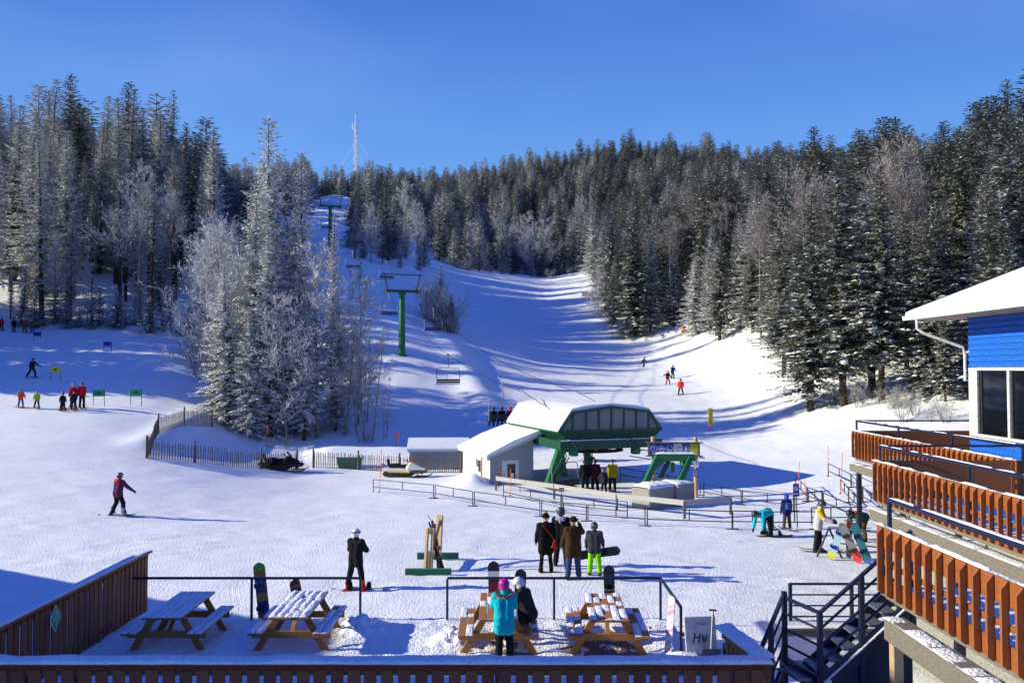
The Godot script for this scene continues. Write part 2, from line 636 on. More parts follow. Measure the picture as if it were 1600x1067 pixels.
# look: rime 0..1, snow 0..1 (clumps lying on the boughs), whorls per metre, spray step, spray size
func spruce(sd: int, tall: float, wide: float, bare: float, look: Dictionary) -> Array:
	var r := RandomNumberGenerator.new()
	r.seed = sd
	var crown := MB.new()
	var y := bare
	var lop := r.randf() * TAU
	while y < tall - 0.15:
		var t := (y - bare) / (tall - bare)
		var reach := wide * 1.12 * pow(1.0 - t, 0.82) * (0.6 + 0.4 * smoothstep(0.0, 0.14, t)) + 0.1
		var count := int(look.boughs) + r.randi_range(-1, 1)
		if t > 0.85:
			count = maxi(count - 2, 3)
		var turn := r.randf() * TAU
		for k in count:
			if r.randf() < 0.08:
				continue
			var an := turn + TAU * k / count + r.randf_range(-0.35, 0.35)
			var L := reach * r.randf_range(0.55, 1.12) * (1.0 + 0.16 * cos(an - lop))
			var out := Vector3(cos(an), 0, sin(an))
			var side := Vector3(-sin(an), 0, cos(an))
			var rise := lerpf(-0.32, 0.55, pow(t, 1.3)) + r.randf_range(-0.14, 0.14)
			var rime: float = clampf(look.rime + r.randf_range(-0.28, 0.28), 0.0, 1.2)
			var p := Vector3(0, y + r.randf_range(-0.12, 0.12), 0)
			var s: float = look.step * 0.5
			var steps := 0
			while s < L:
				var f := s / L
				var q := p + out * s + Vector3.UP * (rise * s + 0.14 * L * (f * f - f * 0.9))
				var size: float = look.size * (0.75 + 0.5 * r.randf()) * (1.15 - 0.55 * f) * clampf(0.45 + L * 0.3, 0.5, 1.15)
				var green := Color(0.042, 0.058, 0.034) * r.randf_range(0.6, 1.6)
				if r.randf() < 0.12:
					green = Color(0.06, 0.045, 0.025)
				for g in [-1.0, 1.0]:
					var w: float = clampf(rime * r.randf_range(0.3, 1.35), 0.0, 1.0)
					var white := Color(0.86, 0.87, 0.89) * r.randf_range(0.75, 1.06)
					var dir: Vector3 = (out * r.randf_range(0.35, 0.9) + side * g * r.randf_range(0.5, 1.0) + Vector3.UP * r.randf_range(-0.45, 0.15)).normalized()
					spray(crown, q, dir, dir.cross(Vector3.UP.rotated(out, r.randf_range(-0.7, 0.7))).normalized(), size, size * 0.24, green.lerp(white, w * look.get("pale", 0.6)), green.lerp(white, w))
				if r.randf() < 0.55:
					var dir2 := (out * 0.5 + Vector3.DOWN * r.randf_range(0.3, 0.9) + side * r.randf_range(-0.4, 0.4)).normalized()
					spray(crown, q, dir2, side, size * 0.8, size * 0.22, green.lerp(Color(0.7, 0.71, 0.73), rime * 0.3), green.lerp(Color(0.78, 0.79, 0.81), rime * 0.85))
				# a clump of snow lying on the bough
				if r.randf() < look.snow and f > 0.2:
					var w2 := size * r.randf_range(0.3, 0.72)
					var h2 := w2 * 0.4
					var top := q + Vector3.UP * (h2 + 0.04)
					crown.col = Color(0.86, 0.87, 0.89)
					var ring := []
					var a0 := r.randf() * TAU
					for e in 5:
						var ea: float = a0 + TAU * e / 5.0
						ring.append(q + (out * cos(ea) * 1.25 + side * sin(ea)) * w2 * r.randf_range(0.7, 1.1) + Vector3.UP * (0.03 + rise * cos(ea) * w2))
					for e in 5:
						crown.tri(top, ring[(e + 1) % 5], ring[e])
				s += look.step * (1.0 + 0.3 * r.randf())
				steps += 1
			# the bough's own tip
			var e2 := p + out * L + Vector3.UP * (rise * L + 0.014 * L)
			spray(crown, e2 - out * 0.1, (out + Vector3.UP * 0.15).normalized(), side, look.size * 0.9, look.size * 0.2, Color(0.03, 0.045, 0.026), Color(0.03, 0.045, 0.026).lerp(Color(0.62, 0.64, 0.68), rime))
		y += look.gap * r.randf_range(0.75, 1.25) * (1.0 - 0.35 * t)
	for k in 5:
		var an := TAU * k / 5.0
		spray(crown, Vector3(0, tall - 0.35, 0), Vector3(cos(an) * 0.25, 1, sin(an) * 0.25).normalized(), Vector3(-sin(an), 0, cos(an)), 0.4, 0.06, Color(0.03, 0.045, 0.025), Color(0.03, 0.045, 0.025).lerp(Color(0.62, 0.64, 0.68), look.rime))
	var trunk := MB.new()
	var rad := tall * 0.0115 + 0.05
	var pts := []
	var rr := []
	for k in 7:
		var f := k / 6.0
		pts.append(Vector3(r.randf_range(-0.04, 0.04) * f * 2.0, -0.6 + (tall - 0.2 + 0.6) * f, r.randf_range(-0.04, 0.04) * f * 2.0))
		rr.append(rad * (1.0 - f * 0.93))
	trunk.tube(pts, rr, 8)
	# dead stubs below the crown
	for k in int(bare * 3.0):
		var an := r.randf() * TAU
		var yy := r.randf_range(0.25, 1.0) * bare
		var q := Vector3(0, yy, 0)
		trunk.tube([q, q + Vector3(cos(an), -0.15, sin(an)) * r.randf_range(0.4, 1.3)], [0.025, 0.008], 3, false)
	return [trunk.mesh(), crown.mesh()]


# A leafless hardwood coated in rime. Limbs go to the trunk mesh, twigs to the crown mesh.
func hardwood(sd: int, tall: float, fork: float, spread: float, look: Dictionary) -> Array:
	var r := RandomNumberGenerator.new()
	r.seed = sd
	var trunk := MB.new()
	var crown := MB.new()
	var work := []
	for stem in int(look.stems):
		var an := r.randf() * TAU
		var lean: float = look.lean * r.randf_range(0.4, 1.0)
		var dir := Vector3(cos(an) * lean, 1, sin(an) * lean).normalized()
		var foot := Vector3(cos(an), 0, sin(an)) * (0.25 if look.stems > 1 else 0.0)
		var H := tall * r.randf_range(0.8, 1.0) if look.stems > 1 else tall
		var pts := []
		var rr := []
		var p := foot + Vector3(0, -0.5, 0)
		for k in 9:
			pts.append(p)
			rr.append(look.girth * (1.0 - k / 8.0 * 0.88))
			p += (dir + Vector3(r.randf_range(-0.07, 0.07), 0, r.randf_range(-0.07, 0.07))).normalized() * (H + 0.5) / 8.0
		trunk.tube(pts, rr, 7)
		for k in int(look.limbs):
			var f := lerpf(fork, 0.97, pow((k + r.randf()) / look.limbs, 0.9))
			var q: Vector3 = pts[0].lerp(pts[8], f)
			var seg := int(f * 8.0)
			q = pts[seg].lerp(pts[mini(seg + 1, 8)], f * 8.0 - seg)
			var a2 := r.randf() * TAU
			var up := r.randf_range(0.35, 1.1)
			var L := spread * r.randf_range(0.6, 1.15) * (1.0 - 0.65 * pow((f - fork) / (1.0 - fork), 1.5))
			work.append([q, Vector3(cos(a2), up, sin(a2)).normalized(), L, look.girth * 0.3 * (1.1 - f), 1])
	while not work.is_empty():
		var w: Array = work.pop_back()
		var p: Vector3 = w[0]
		var dir: Vector3 = w[1]
		var L: float = w[2]
		var lvl: int = w[4]
		var last: int = look.levels
		if lvl >= last:
			# rimed twig: two crossed slivers
			var s1 := dir.cross(Vector3(r.randf_range(-1, 1), r.randf_range(-1, 1), r.randf_range(-1, 1))).normalized()
			var white := Color(0.7, 0.7, 0.73) * r.randf_range(0.6, 1.2)
			var dark := Color(0.16, 0.13, 0.12)
			var f := clampf(look.rime * r.randf_range(0.5, 1.3), 0.0, 1.0)
			spray(crown, p, dir, s1, L, look.twig, dark.lerp(white, f * 0.7), dark.lerp(white, f))
			continue
		var n := 4
		var pts := [p]
		var d := dir
		for k in n:
			d = (d + Vector3(r.randf_range(-0.22, 0.22), r.randf_range(-0.1, 0.2), r.randf_range(-0.22, 0.22))).normalized()
			p += d * L / n
			pts.append(p)
		if lvl == 1:
			trunk.tube(pts, [w[3], w[3] * 0.8, w[3] * 0.6, w[3] * 0.4, w[3] * 0.2], 4, false)
		else:
			crown.col = Color(0.15, 0.125, 0.115).lerp(Color(0.58, 0.58, 0.61), clampf(look.rime * r.randf_range(0.4, 1.1), 0.0, 1.0))
			crown.tube([pts[0], pts[2], pts[4]], [w[3], w[3] * 0.6, w[3] * 0.25], 3, false)
		var kids: int = look.kids[lvl - 1]
		for k in kids:
			var f := (k + 0.6 + r.randf() * 0.6) / (kids + 0.4)
			f = clampf(f, 0.15, 1.0)
			var seg := mini(int(f * n), n - 1)
			var q: Vector3 = pts[seg].lerp(pts[seg + 1], f * n - seg)
			var ax := Vector3(r.randf_range(-1, 1), r.randf_range(-1, 1), r.randf_range(-1, 1)).normalized()
			var nd := (d + ax * 0.95 + Vector3.UP * 0.22).normalized()
			work.append([q, nd, L * r.randf_range(0.38, 0.62), w[3] * 0.45, lvl + 1])
	return [trunk.mesh(), crown.mesh()]


var kinds := {}


func make_kinds() -> void:
	var near_green := {"pale": 0.45, "rime": 0.32, "snow": 0.12, "boughs": 7, "gap": 0.36, "step": 0.25, "size": 0.56}
	var near_rime := {"pale": 0.7, "rime": 1.05, "snow": 0.04, "boughs": 7, "gap": 0.36, "step": 0.25, "size": 0.54}
	var near_white := {"pale": 0.9, "rime": 1.25, "snow": 0.10, "boughs": 7, "gap": 0.36, "step": 0.24, "size": 0.56}
	var far_green := {"rime": 0.55, "snow": 0.03, "boughs": 6, "gap": 0.62, "step": 0.45, "size": 0.95}
	var far_rime := {"pale": 0.75, "rime": 1.1, "snow": 0.0, "boughs": 6, "gap": 0.62, "step": 0.45, "size": 0.95}
	for k in 4:
		kinds["green%d" % k] = spruce(100 + k, 20.0, 3.1 + 0.3 * k, [1.6, 2.6, 0.7, 3.6][k], near_green)
		kinds["rime%d" % k] = spruce(200 + k, 20.0, 2.3 + 0.35 * k, [3.0, 6.0, 4.0, 1.2][k], near_rime)
		kinds["fargreen%d" % k] = spruce(300 + k, 18.0, 2.7 + 0.3 * k, 1.2, far_green)
		kinds["farrime%d" % k] = spruce(400 + k, 18.0, 2.6 + 0.3 * k, 1.5, far_rime)
	for k in 3:
		kinds["white%d" % k] = spruce(500 + k, 20.0, [3.1, 3.3, 3.7][k], [2.0, 0.8, 0.4][k], near_white)
		kinds["small%d" % k] = spruce(600 + k, 4.0, 1.15 + 0.15 * k, 0.15, {"rime": 0.45, "snow": 0.25, "boughs": 7, "gap": 0.24, "step": 0.2, "size": 0.4})
		kinds["pole%d" % k] = spruce(650 + k, 22.0, 1.7 + 0.2 * k, [9.0, 11.0, 7.5][k], {"rime": 0.78, "snow": 0.02, "boughs": 6, "gap": 0.4, "step": 0.27, "size": 0.58})
		kinds["aspen%d" % k] = hardwood(700 + k, 15.0, [0.42, 0.5, 0.36][k], 3.6, {"stems": 1, "lean": 0.05, "girth": 0.17, "limbs": 26, "levels": 4, "kids": [6, 6, 5], "rime": 0.85, "twig": 0.022})
		kinds["riming%d" % k] = hardwood(720 + k, 12.0, 0.14, 3.2, {"stems": 1, "lean": 0.1, "girth": 0.13, "limbs": 30, "levels": 4, "kids": [6, 6, 6], "rime": 0.95, "twig": 0.024})
		kinds["shrub%d" % k] = hardwood(740 + k, 3.4, 0.1, 1.2, {"stems": 6, "lean": 0.45, "girth": 0.03, "limbs": 7, "levels": 3, "kids": [6, 7], "rime": 0.6, "twig": 0.013})
		kinds["birch%d" % k] = hardwood(760 + k, 10.0, 0.2, 1.3, {"stems": 2, "lean": 0.1, "girth": 0.06, "limbs": 22, "levels": 3, "kids": [7, 6], "rime": 0.6, "twig": 0.018})
		kinds["greywood%d" % k] = hardwood(780 + k, 17.0, 0.55, 4.0, {"stems": 1, "lean": 0.06, "girth": 0.2, "limbs": 22, "levels": 4, "kids": [6, 6, 5], "rime": 0.3, "twig": 0.024})


func tree(kind: String, called: String, label: String, category: String, x: float, d: float, tall: float, fat := 1.0, group := "", bark := "bark") -> Node3D:
	var native: float = {"small": 4.0, "pole": 22.0, "aspen": 15.0, "riming": 12.0, "shrub": 3.4, "birch": 10.0, "greywood": 17.0, "fargreen": 18.0, "farrime": 18.0}.get(kind.left(-1), 20.0)
	var t := thing(called, label, category, on_ground(x, d, -0.05), rng.randf() * TAU, group)
	var s := tall / native
	t.scale = Vector3(s * fat, s, s * fat)
	t.rotation.x = rng.randf_range(-0.03, 0.03)
	t.rotation.z = rng.randf_range(-0.03, 0.03)
	part(t, "trunk", kinds[kind][0], mats[bark])
	part(t, "crown", kinds[kind][1], mats.needles)
	return t


func plant_forest() -> void:
	# fill the woods by dart throwing on a loose grid, front rows first
	var spots := []
	var cell := 4.1
	var d := 50.0
	while d < 474.0:
		var x := -0.98 * d - 10.0
		while x < 0.72 * d + 6.0:
			var step := cell * (1.0 if d < 200.0 else 1.15)
			var px := x + rng.randf_range(-1.3, 1.3)
			var pd := d + rng.randf_range(-1.3, 1.3)
			x += step
			if not in_forest(px, pd) or pd < 56.0 and px < 0.0:
				continue
			var u := px / pd
			if u < -0.66 and (pd > 116.0 or rng.randf() < 0.1):
				continue
			if px < 0 and u < -0.66 and (pd < 63.0 or absf(pd - 80.0) < 2.0 or absf(pd - 89.5) < 2.0):
				continue
			# openings left of the lift line, where the low sun reaches the piste
			if u > -0.36 and u < -0.09 and pd < 330.0 and (pd > 224.0 and pd < 262.0 or sin(pd * 0.52) > -0.1 or pd > 124.0 and pd < 136.0):
				continue
			# let the snow show between the stems
			if rng.randf() < ((0.45 if u > 0.1 else 0.3) if pd < 150.0 else 0.16):
				continue
			spots.append([px, pd])
		d += cell * (1.0 if d < 200.0 else 1.15)
	var left := {}
	var given := 0
	for s in spots:
		var x: float = s[0]
		var dd: float = s[1]
		var u := x / dd
		var behind := dd - forest_edge(u)
		var in_view := absf(u) < 0.645
		var tall := rng.randf_range(13.5, 21.0)
		var kind := "fargreen"
		var name_ := "spruce_tree"
		var label := ""
		var rimed := bump.get_noise_2d(x * 0.7 + 300.0, dd * 0.7)
		if u < -0.24:
			tall = rng.randf_range(16.0, 30.0) if dd < 190 else rng.randf_range(15.0, 20.0)
			kind = ["rime", "pole", "rime", "rime", "pole", "green"][rng.randi() % 6]
			label = "tall rime-grey spruce in the wood above the nursery slope"
		elif u > 0.1:
			tall = rng.randf_range(13.0, 24.0) if dd < 160 else rng.randf_range(11.0, 21.0)
			kind = "green" if rng.randf() < 0.78 - rimed else "rime"
			label = "dark snow-dusted spruce in the wood right of the wide run"
		else:
			tall = rng.randf_range(9.0, 20.0)
			kind = "rime" if rng.randf() < 0.72 + rimed * 1.3 - 0.4 * smoothstep(300.0, 440.0, dd) else "green"
			label = "rime-grey spruce on the wooded hillside above the run's crest"
		if behind < 7.0 and rng.randf() < 0.4:
			tall *= rng.randf_range(0.3, 0.7)
			if kind == "pole":
				kind = "rime"
		var near := dd < 178.0 and in_view
		if not near:
			kind = "fargreen" if kind == "green" else "farrime"
		var variant := kind + str(rng.randi() % (3 if kind == "pole" else 4))
		var fat := rng.randf_range(0.85, 1.25)
		tall *= rng.randf_range(0.72, 1.16)
		if u > -0.36 and u < -0.09 and dd > 124.0 and dd < 224.0:
			tall *= 0.68
		if not near:
			fat *= 1.22
		elif u > 0.1:
			fat *= 1.25
		if near and given < 296 and behind < 60.0:
			given += 1
			var look: String = {"pole": "bare-stemmed rimed spruce", "rime": "rime-grey spruce", "green": "dark snow-dusted spruce"}[kind]
			var size := "young " if tall < 12.0 else ("tall " if tall > 19.0 else "")
			var row := "in the front row of" if behind < 8.0 else ("behind the front row of" if behind < 22.0 else "deep in")
			var zone := "the wood right of the run" if u > 0.1 else ("the wood above the nursery slope" if u < -0.24 else "the hillside wood")
			label = size + look + " " + row + " " + zone
			var grp := label
			tree(variant, name_, label, "tree", x, dd, tall, fat, grp)
		else:
			if not left.has(variant):
				left[variant] = []
			var native := 22.0 if kind == "pole" else (18.0 if kind.begins_with("far") else 20.0)
			var sc := tall / native
			left[variant].append(Transform3D(Basis(Vector3.UP, rng.randf() * TAU).scaled(Vector3(sc * fat, sc, sc * fat)), on_ground(x, dd, -0.05)))
	# the deep wood, too many and too far to tell apart
	var wood := Node3D.new()
	wood.name = numbered("distant_forest")
	add_child(wood)
	tag(wood, "dense mass of rime-dusted spruces covering the hill behind the nearer trees", "forest")
	wood.set_meta("kind", "stuff")
	var total := 0
	for key in left:
		for which in 2:
			var mm := MultiMesh.new()
			mm.transform_format = MultiMesh.TRANSFORM_3D
			mm.mesh = kinds[key][which]
			mm.instance_count = left[key].size()
			for q in left[key].size():
				mm.set_instance_transform(q, left[key][q])
			var o := MultiMeshInstance3D.new()
			o.name = "crown" if which else "trunk"
			o.multimesh = mm
			o.material_override = mats.needles if which else mats.bark
			o.set_meta("kind", "stuff")
			wood.add_child(o, true)
		total += left[key].size()
	print("trees: ", given, " single, ", total, " in the mass")


func plant_clump() -> void:
	# the island of rimed trees between the nursery slope and the lift line: kind, x, d, height, fatness, label
	var list := [
		["white0", "spruce_tree", -20.3, 69.0, 26.4, 0.95, "tallest white-rimed spruce of the island between nursery slope and lift"],
		["white1", "spruce_tree", -18.1, 70.0, 23.6, 0.8, "slim white-rimed spruce just beside the island's tallest spruce"],
		["rime1", "spruce_tree", -23.4, 76.0, 22.0, 0.9, "grey spruce standing behind the island of rimed trees, nursery slope side"],
		["white2", "spruce_tree", -22.3, 64.6, 13.2, 1.0, "broad low-branched rimed spruce at the fence corner end of the island"],
		["green2", "spruce_tree", -23.6, 65.5, 8.5, 1.05, "short dark spruce with boughs to the snow by the picket fence corner"],
		["white2", "spruce_tree", -20.2, 63.8, 10.2, 0.95, "middle-height rimed spruce whose trunk foot shows above the snowmobile"],
		["white1", "spruce_tree", -17.2, 67.0, 15.5, 0.85, "rimed spruce with dark bare lower trunk in the island's middle"],
		["rime3", "spruce_tree", -14.6, 68.0, 10.8, 1.1, "dark-hearted bushy spruce at the lift side of the island"],
		["rime0", "spruce_tree", -16.0, 73.0, 18.0, 0.8, "thin grey spruce rising behind the lift side of the island"],
		["riming0", "frosted_aspen", -25.6, 71.0, 14.5, 1.0, "wide rimed leafless tree on the nursery slope edge of the island"],
		["riming1", "frosted_aspen", -15.6, 65.8, 15.0, 0.85, "white rimed leafless tree with dark forked trunk facing the lift"],
		["white1", "spruce_tree", -19.2, 65.4, 17.5, 1.0, "full white spruce before the island's tallest spruce"],
		["white0", "spruce_tree", -16.4, 65.0, 12.5, 1.0, "full white spruce second in from the lift side of the island"],
		["white2", "spruce_tree", -21.4, 67.5, 19.0, 0.9, "white spruce shouldering the island's tallest spruce, nursery slope side"],
		["riming2", "frosted_aspen", -13.6, 66.5, 10.5, 0.8, "lower rimed leafless tree beside the bushy dark spruce"],
		["riming0", "frosted_aspen", -17.6, 64.2, 11.0, 1.0, "rimed leafless tree before the full white spruces of the island"],
		["riming1", "frosted_aspen", -23.6, 68.0, 15.5, 0.9, "rimed leafless tree between the nursery slope edge and the tallest spruce"],
		["riming2", "frosted_aspen", -13.0, 69.5, 13.0, 0.9, "tall rimed leafless tree at the back of the island's lift end"],
		["birch0", "young_birch", -11.3, 65.3, 9.6, 1.0, "thin two-stemmed birch standing apart at the island's lift end"],
		["birch1", "young_birch", -12.3, 66.5, 8.4, 1.0, "thin leaning birch next to the birch that stands apart"],
		["birch2", "young_birch", -10.3, 66.2, 5.2, 1.0, "smallest birch sapling on the open snow left of the shed"],
		["birch2", "young_birch", -12.6, 71.0, 9.0, 1.0, "thin rimed birch behind the island's lift end"],
		["birch0", "young_birch", -14.5, 78.0, 8.0, 1.0, "thin rimed birch high on the bank towards the lift tower"],
	]
	for t in list:
		tree(t[0], t[1], t[6], "tree", t[2], t[3], t[4], t[5] * (1.02 if t[1] == "spruce_tree" else 1.15), "rimed trees of the island", "palebark" if t[1] != "spruce_tree" else "bark")
	# single trees that stand out
	tree("aspen0", "frosted_aspen", "tall pale-trunked rimed aspen standing before the dark nursery wood", "tree", -52.0, 115.0, 22.0, 0.95, "", "palebark")
	tree("aspen1", "frosted_aspen", "shorter pale-trunked rimed aspen beside the tall one", "tree", -50.5, 121.0, 19.0, 0.8, "", "palebark")
	tree("aspen2", "frosted_aspen", "thin rimed aspen at the far edge of the nursery slope", "tree", -63.0, 112.5, 12.5, 0.7, "", "palebark")
	tree("riming1", "frosted_aspen", "low rimed leafless tree at the foot of the nursery wood", "tree", -58.5, 113.0, 8.5, 0.8, "", "palebark")
	tree("riming2", "frosted_aspen", "wide rimed leafless tree above the nursery slope's right end", "tree", -40.0, 109.0, 11.0, 0.9, "", "palebark")
	tree("greywood0", "bare_poplar", "tall pale forked poplar standing out of the right-hand spruces", "tree", 37.0, 78.0, 20.5, 0.9, "", "palebark")
	tree("greywood1", "bare_poplar", "slim bare poplar behind the right-hand spruces", "tree", 34.0, 92.0, 19.0, 0.7, "", "palebark")
	tree("greywood2", "bare_poplar", "bare poplar with fine twigs in the right-hand wood towards the run", "tree", 34.0, 112.0, 18.5, 0.8, "", "palebark")
	tree("riming1", "frosted_aspen", "fine-twigged rimed tree at the bend of the run", "tree", 17.6, 168.0, 10.0, 0.9, "", "palebark")
	tree("riming2", "frosted_aspen", "rimed leafless tree in the middle of the hillside wood", "tree", 6.5, 262.0, 20.0, 1.1, "", "palebark")
	tree("riming0", "frosted_aspen", "pale leafless tree above the crest of the run", "tree", 12.0, 266.0, 18.0, 1.1, "", "palebark")
	tree("riming1", "frosted_aspen", "round rimed leafless tree beside the upper lift tower", "tree", -29.5, 171.0, 12.0, 1.0, "", "palebark")
	# dark leafless brush and a spruce beside the first lift tower
	tree("rime3", "spruce_tree", "small dark spruce in the brush behind the lower lift tower", "tree", -11.6, 133.0, 9.5, 1.3)
	tree("green2", "spruce_tree", "low dark spruce on the bank behind the lower lift tower", "tree", -9.8, 130.0, 6.0, 1.5)
	tree("birch1", "young_birch", "dark thin birch in the brush behind the lower lift tower", "tree", -13.0, 131.0, 9.0, 1.2)
	tree("birch2", "young_birch", "dark spindly birch at the end of the brush behind the tower", "tree", -10.6, 128.0, 7.0, 1.4)
	for k in 7:
		var bx := -13.5 + k * 0.75 + rng.randf_range(-0.4, 0.4)
		var bd := 132.0 - k * 0.9 + rng.randf_range(-1.5, 1.5)
		tree("shrub%d" % (k % 3), "leafless_brush", "tall leafless brush behind the lower lift tower", "shrub", bx, bd, rng.randf_range(4.5, 8.0), 0.9, "brush behind the lower tower")
	tree("small0", "spruce_tree", "lone little spruce on the snow below the upper lift tower", "tree", -27.5, 148.0, 3.8, 0.8)
	tree("green0", "spruce_tree", "isolated small spruce at the foot of the upper lift tower", "tree", -34.4, 156.0, 6.5, 1.0)
	tree("rime2", "spruce_tree", "rimed spruce beside the clearing near the upper lift tower", "tree", -32.3, 168.0, 11.5, 1.1)
	# the big spruces at the front of the right-hand wood
	var front := [
		["green1", 27.6, 68.5, 21.5, 1.15, "big spruce with bare foot nearest the wide run"],
		["green0", 25.4, 70.0, 18.5, 1.25, "spruce with boughs to the snow at the corner of the right-hand wood"],
		["green3", 29.9, 66.5, 19.0, 1.1, "tall spruce with thick orange-brown trunk beside the wide run"],
		["green2", 33.2, 65.0, 15.0, 1.3, "broad snow-laden spruce behind the upper balcony"],
		["green0", 37.0, 63.0, 16.0, 1.2, "snow-laden spruce beside the blue building's eave"],
		["green2", 40.5, 66.0, 22.0, 1.1, "tall snow-laden spruce rising behind the blue building's roof"],
		["green1", 46.0, 75.0, 24.0, 1.0, "tallest pointed spruce on the right-hand skyline"],
		["green3", 49.5, 71.0, 26.0, 1.1, "tall dark spruce at the far right of the skyline"],
		["green1", 43.5, 69.0, 23.0, 1.15, "dark spruce between the two tallest right-hand spruces"],
		["green2", 22.4, 150.0, 22.0, 1.35, "big grey spruce jutting out at the bend of the run"],
		["rime3", 25.4, 150.5, 19.0, 1.2, "rimed spruce next to the big spruce at the bend"],
		["white2", 31.2, 139.0, 14.0, 1.2, "snow-plastered spruce by the orange barrel"],
		["rime2", 35.5, 127.0, 18.0, 1.2, "rimed spruce above the orange barrel's bank"],
	]
	for t in front:
		tree(t[0], "spruce_tree", t[5], "tree", t[1], t[2], t[3], t[4], "")
	# leafless trees scattered through the woods
	for k in 26:
		var zone := k % 3
		var u3: float = [rng.randf_range(-0.16, 0.09), rng.randf_range(0.13, 0.27), rng.randf_range(0.31, 0.5)][zone]
		var d3: float = forest_edge(u3) + [rng.randf_range(4.0, 60.0), rng.randf_range(6.0, 60.0), rng.randf_range(8.0, 34.0)][zone]
		tree(("riming%d" if zone == 0 else "greywood%d") % (k % 3), "leafless_tree", ["pale rimed leafless tree among the hillside spruces", "grey leafless tree rising among the spruces at the run's bend", "grey leafless tree rising among the big right-hand spruces"][zone], "tree", u3 * d3, d3, rng.randf_range(14.0, 20.0), 1.0, ["leafless trees of the hillside", "leafless trees at the bend", "leafless trees of the right-hand wood"][zone], "palebark")
	# rimed trees up the ridge behind the island
	for k in 10:
		var u2 := -0.38 + 0.055 * rng.randf()
		var d2 := rng.randf_range(80.0, 112.0)
		var soft := k % 3 == 0
		tree(("riming%d" % (k % 3)) if soft else ("rime%d" % (k % 4)), "frosted_aspen" if soft else "spruce_tree", "rimed leafless tree on the ridge behind the island" if soft else "rime-grey spruce on the ridge behind the island", "tree", u2 * d2, d2, rng.randf_range(10.0, 19.0), 0.9, "rimed leafless trees behind the island" if soft else "spruces on the ridge behind the island", "palebark" if soft else "bark")
	# little spruces and brush along the wood's edge above the nursery slope
	for k in 26:
		var u := -0.60 + 0.25 * k / 26.0 + rng.randf_range(-0.008, 0.008)
		var dd := 111.5 + rng.randf_range(-0.6, 3.5)
		if k % 3 == 2:
			tree("shrub%d" % (k % 3), "rimed_shrub", "rimed leafless shrub at the edge of the nursery wood", "shrub", u * dd, dd, rng.randf_range(2.0, 4.5), 1.0, "shrubs edging the nursery wood")
		else:
			tree("small%d" % (k % 3), "little_spruce", "little snow-covered spruce at the edge of the nursery wood", "tree", u * dd, dd, rng.randf_range(2.5, 5.5), 1.0, "little spruces edging the nursery wood")
	for k in 22:
		var u := -0.385 + 0.04 * rng.randf()
		var dd := rng.randf_range(78.0, 108.0)
		tree("shrub%d" % (k % 3), "rimed_shrub", "rimed leafless shrub on the nursery slope's wooded right edge", "shrub", u * dd, dd, rng.randf_range(2.0, 5.0), 1.1, "shrubs beside the nursery slope")
	for k in 16:
		var u := 0.33 + 0.2 * rng.randf()
		var dd := forest_edge(u) - rng.randf_range(-3.0, 3.0)
		tree("shrub%d" % (k % 3), "rimed_shrub", "thin snowy shrub on the bank below the right-hand spruces", "shrub", u * dd, dd, rng.randf_range(1.2, 2.6), 0.8, "shrubs below the right-hand wood")
	for k in 14:
		var u := -0.08 + 0.17 * rng.randf()
		var dd := forest_edge(u) - rng.randf_range(0.0, 4.0)
		tree("shrub%d" % (k % 3), "rimed_shrub", "snowy shrub under the trees at the crest of the run", "shrub", u * dd, dd, rng.randf_range(2.0, 3.5), 1.4, "shrubs at the crest of the run")
	for k in 8:
		var dd := rng.randf_range(62.0, 68.0)
		tree("shrub%d" % (k % 3), "rimed_shrub", "thin shrub poking through the snow under the island of rimed trees", "shrub", rng.randf_range(-20.0, -11.0), dd, rng.randf_range(0.8, 2.2), 1.0, "shrubs under the island")


# ---------------------------------------------------------------- deck
# a loaf of snow lying along +x, rounded on top, with an uneven edge
func snow_loaf(L: float, w: float, h: float, sd: int, step := 0.14, gaps := -9.0) -> MB:
	var f := FastNoiseLite.new()
	f.seed = sd
	f.frequency = 1.6
	f.fractal_octaves = 3
	var b := MB.new()
	var m := maxi(int(L / step), 2)
	var rows := []
	var prof := [[-1.0, 0.0], [-0.97, 0.45], [-0.72, 0.88], [0.0, 1.0], [0.72, 0.88], [0.97, 0.45], [1.0, 0.0]]
	for k in m + 1:
		var x := L * k / m
		var lift := h * (1.0 + 0.55 * f.get_noise_2d(x, 0.0))
		if gaps > -5.0:
			lift *= smoothstep(gaps - 0.06, gaps + 0.16, f.get_noise_2d(x * 0.9, 30.0)) * 1.02 - 0.02
		if k == 0 or k == m:
			lift *= 0.35
		var row := []
		for p in prof:
			row.append(Vector3(x, p[1] * lift * (1.0 + 0.25 * f.get_noise_2d(x, p[0] * 2.0 + 9.0)) - 0.004, p[0] * w * 0.5 * (1.0 + 0.12 * f.get_noise_2d(x, p[0] + 5.0))))
		rows.append(row)
	var first := b.v.size()
	for k in m + 1:
		for q in 7:
			var du: Vector3 = rows[mini(k + 1, m)][q] - rows[maxi(k - 1, 0)][q]
			var dv: Vector3 = rows[k][mini(q + 1, 6)] - rows[k][maxi(q - 1, 0)]
			b.vert(rows[k][q], dv.cross(du))
	for k in m:
		for q in 6:
			var a := first + k * 7 + q
			b.i.append_array(PackedInt32Array([a, a + 7, a + 8, a, a + 8, a + 1]))
	return b


# cap snow along local +x at a place
func cap_snow(t: Node3D, at: Vector3, L: float, w: float, h: float, sd: int, turn := 0.0, gaps := -9.0) -> void:
	part(t, "snow_cap", snow_loaf(L, w, h, sd, 0.14, gaps), mats.snow, Transform3D(Basis(Vector3.UP, turn), at))


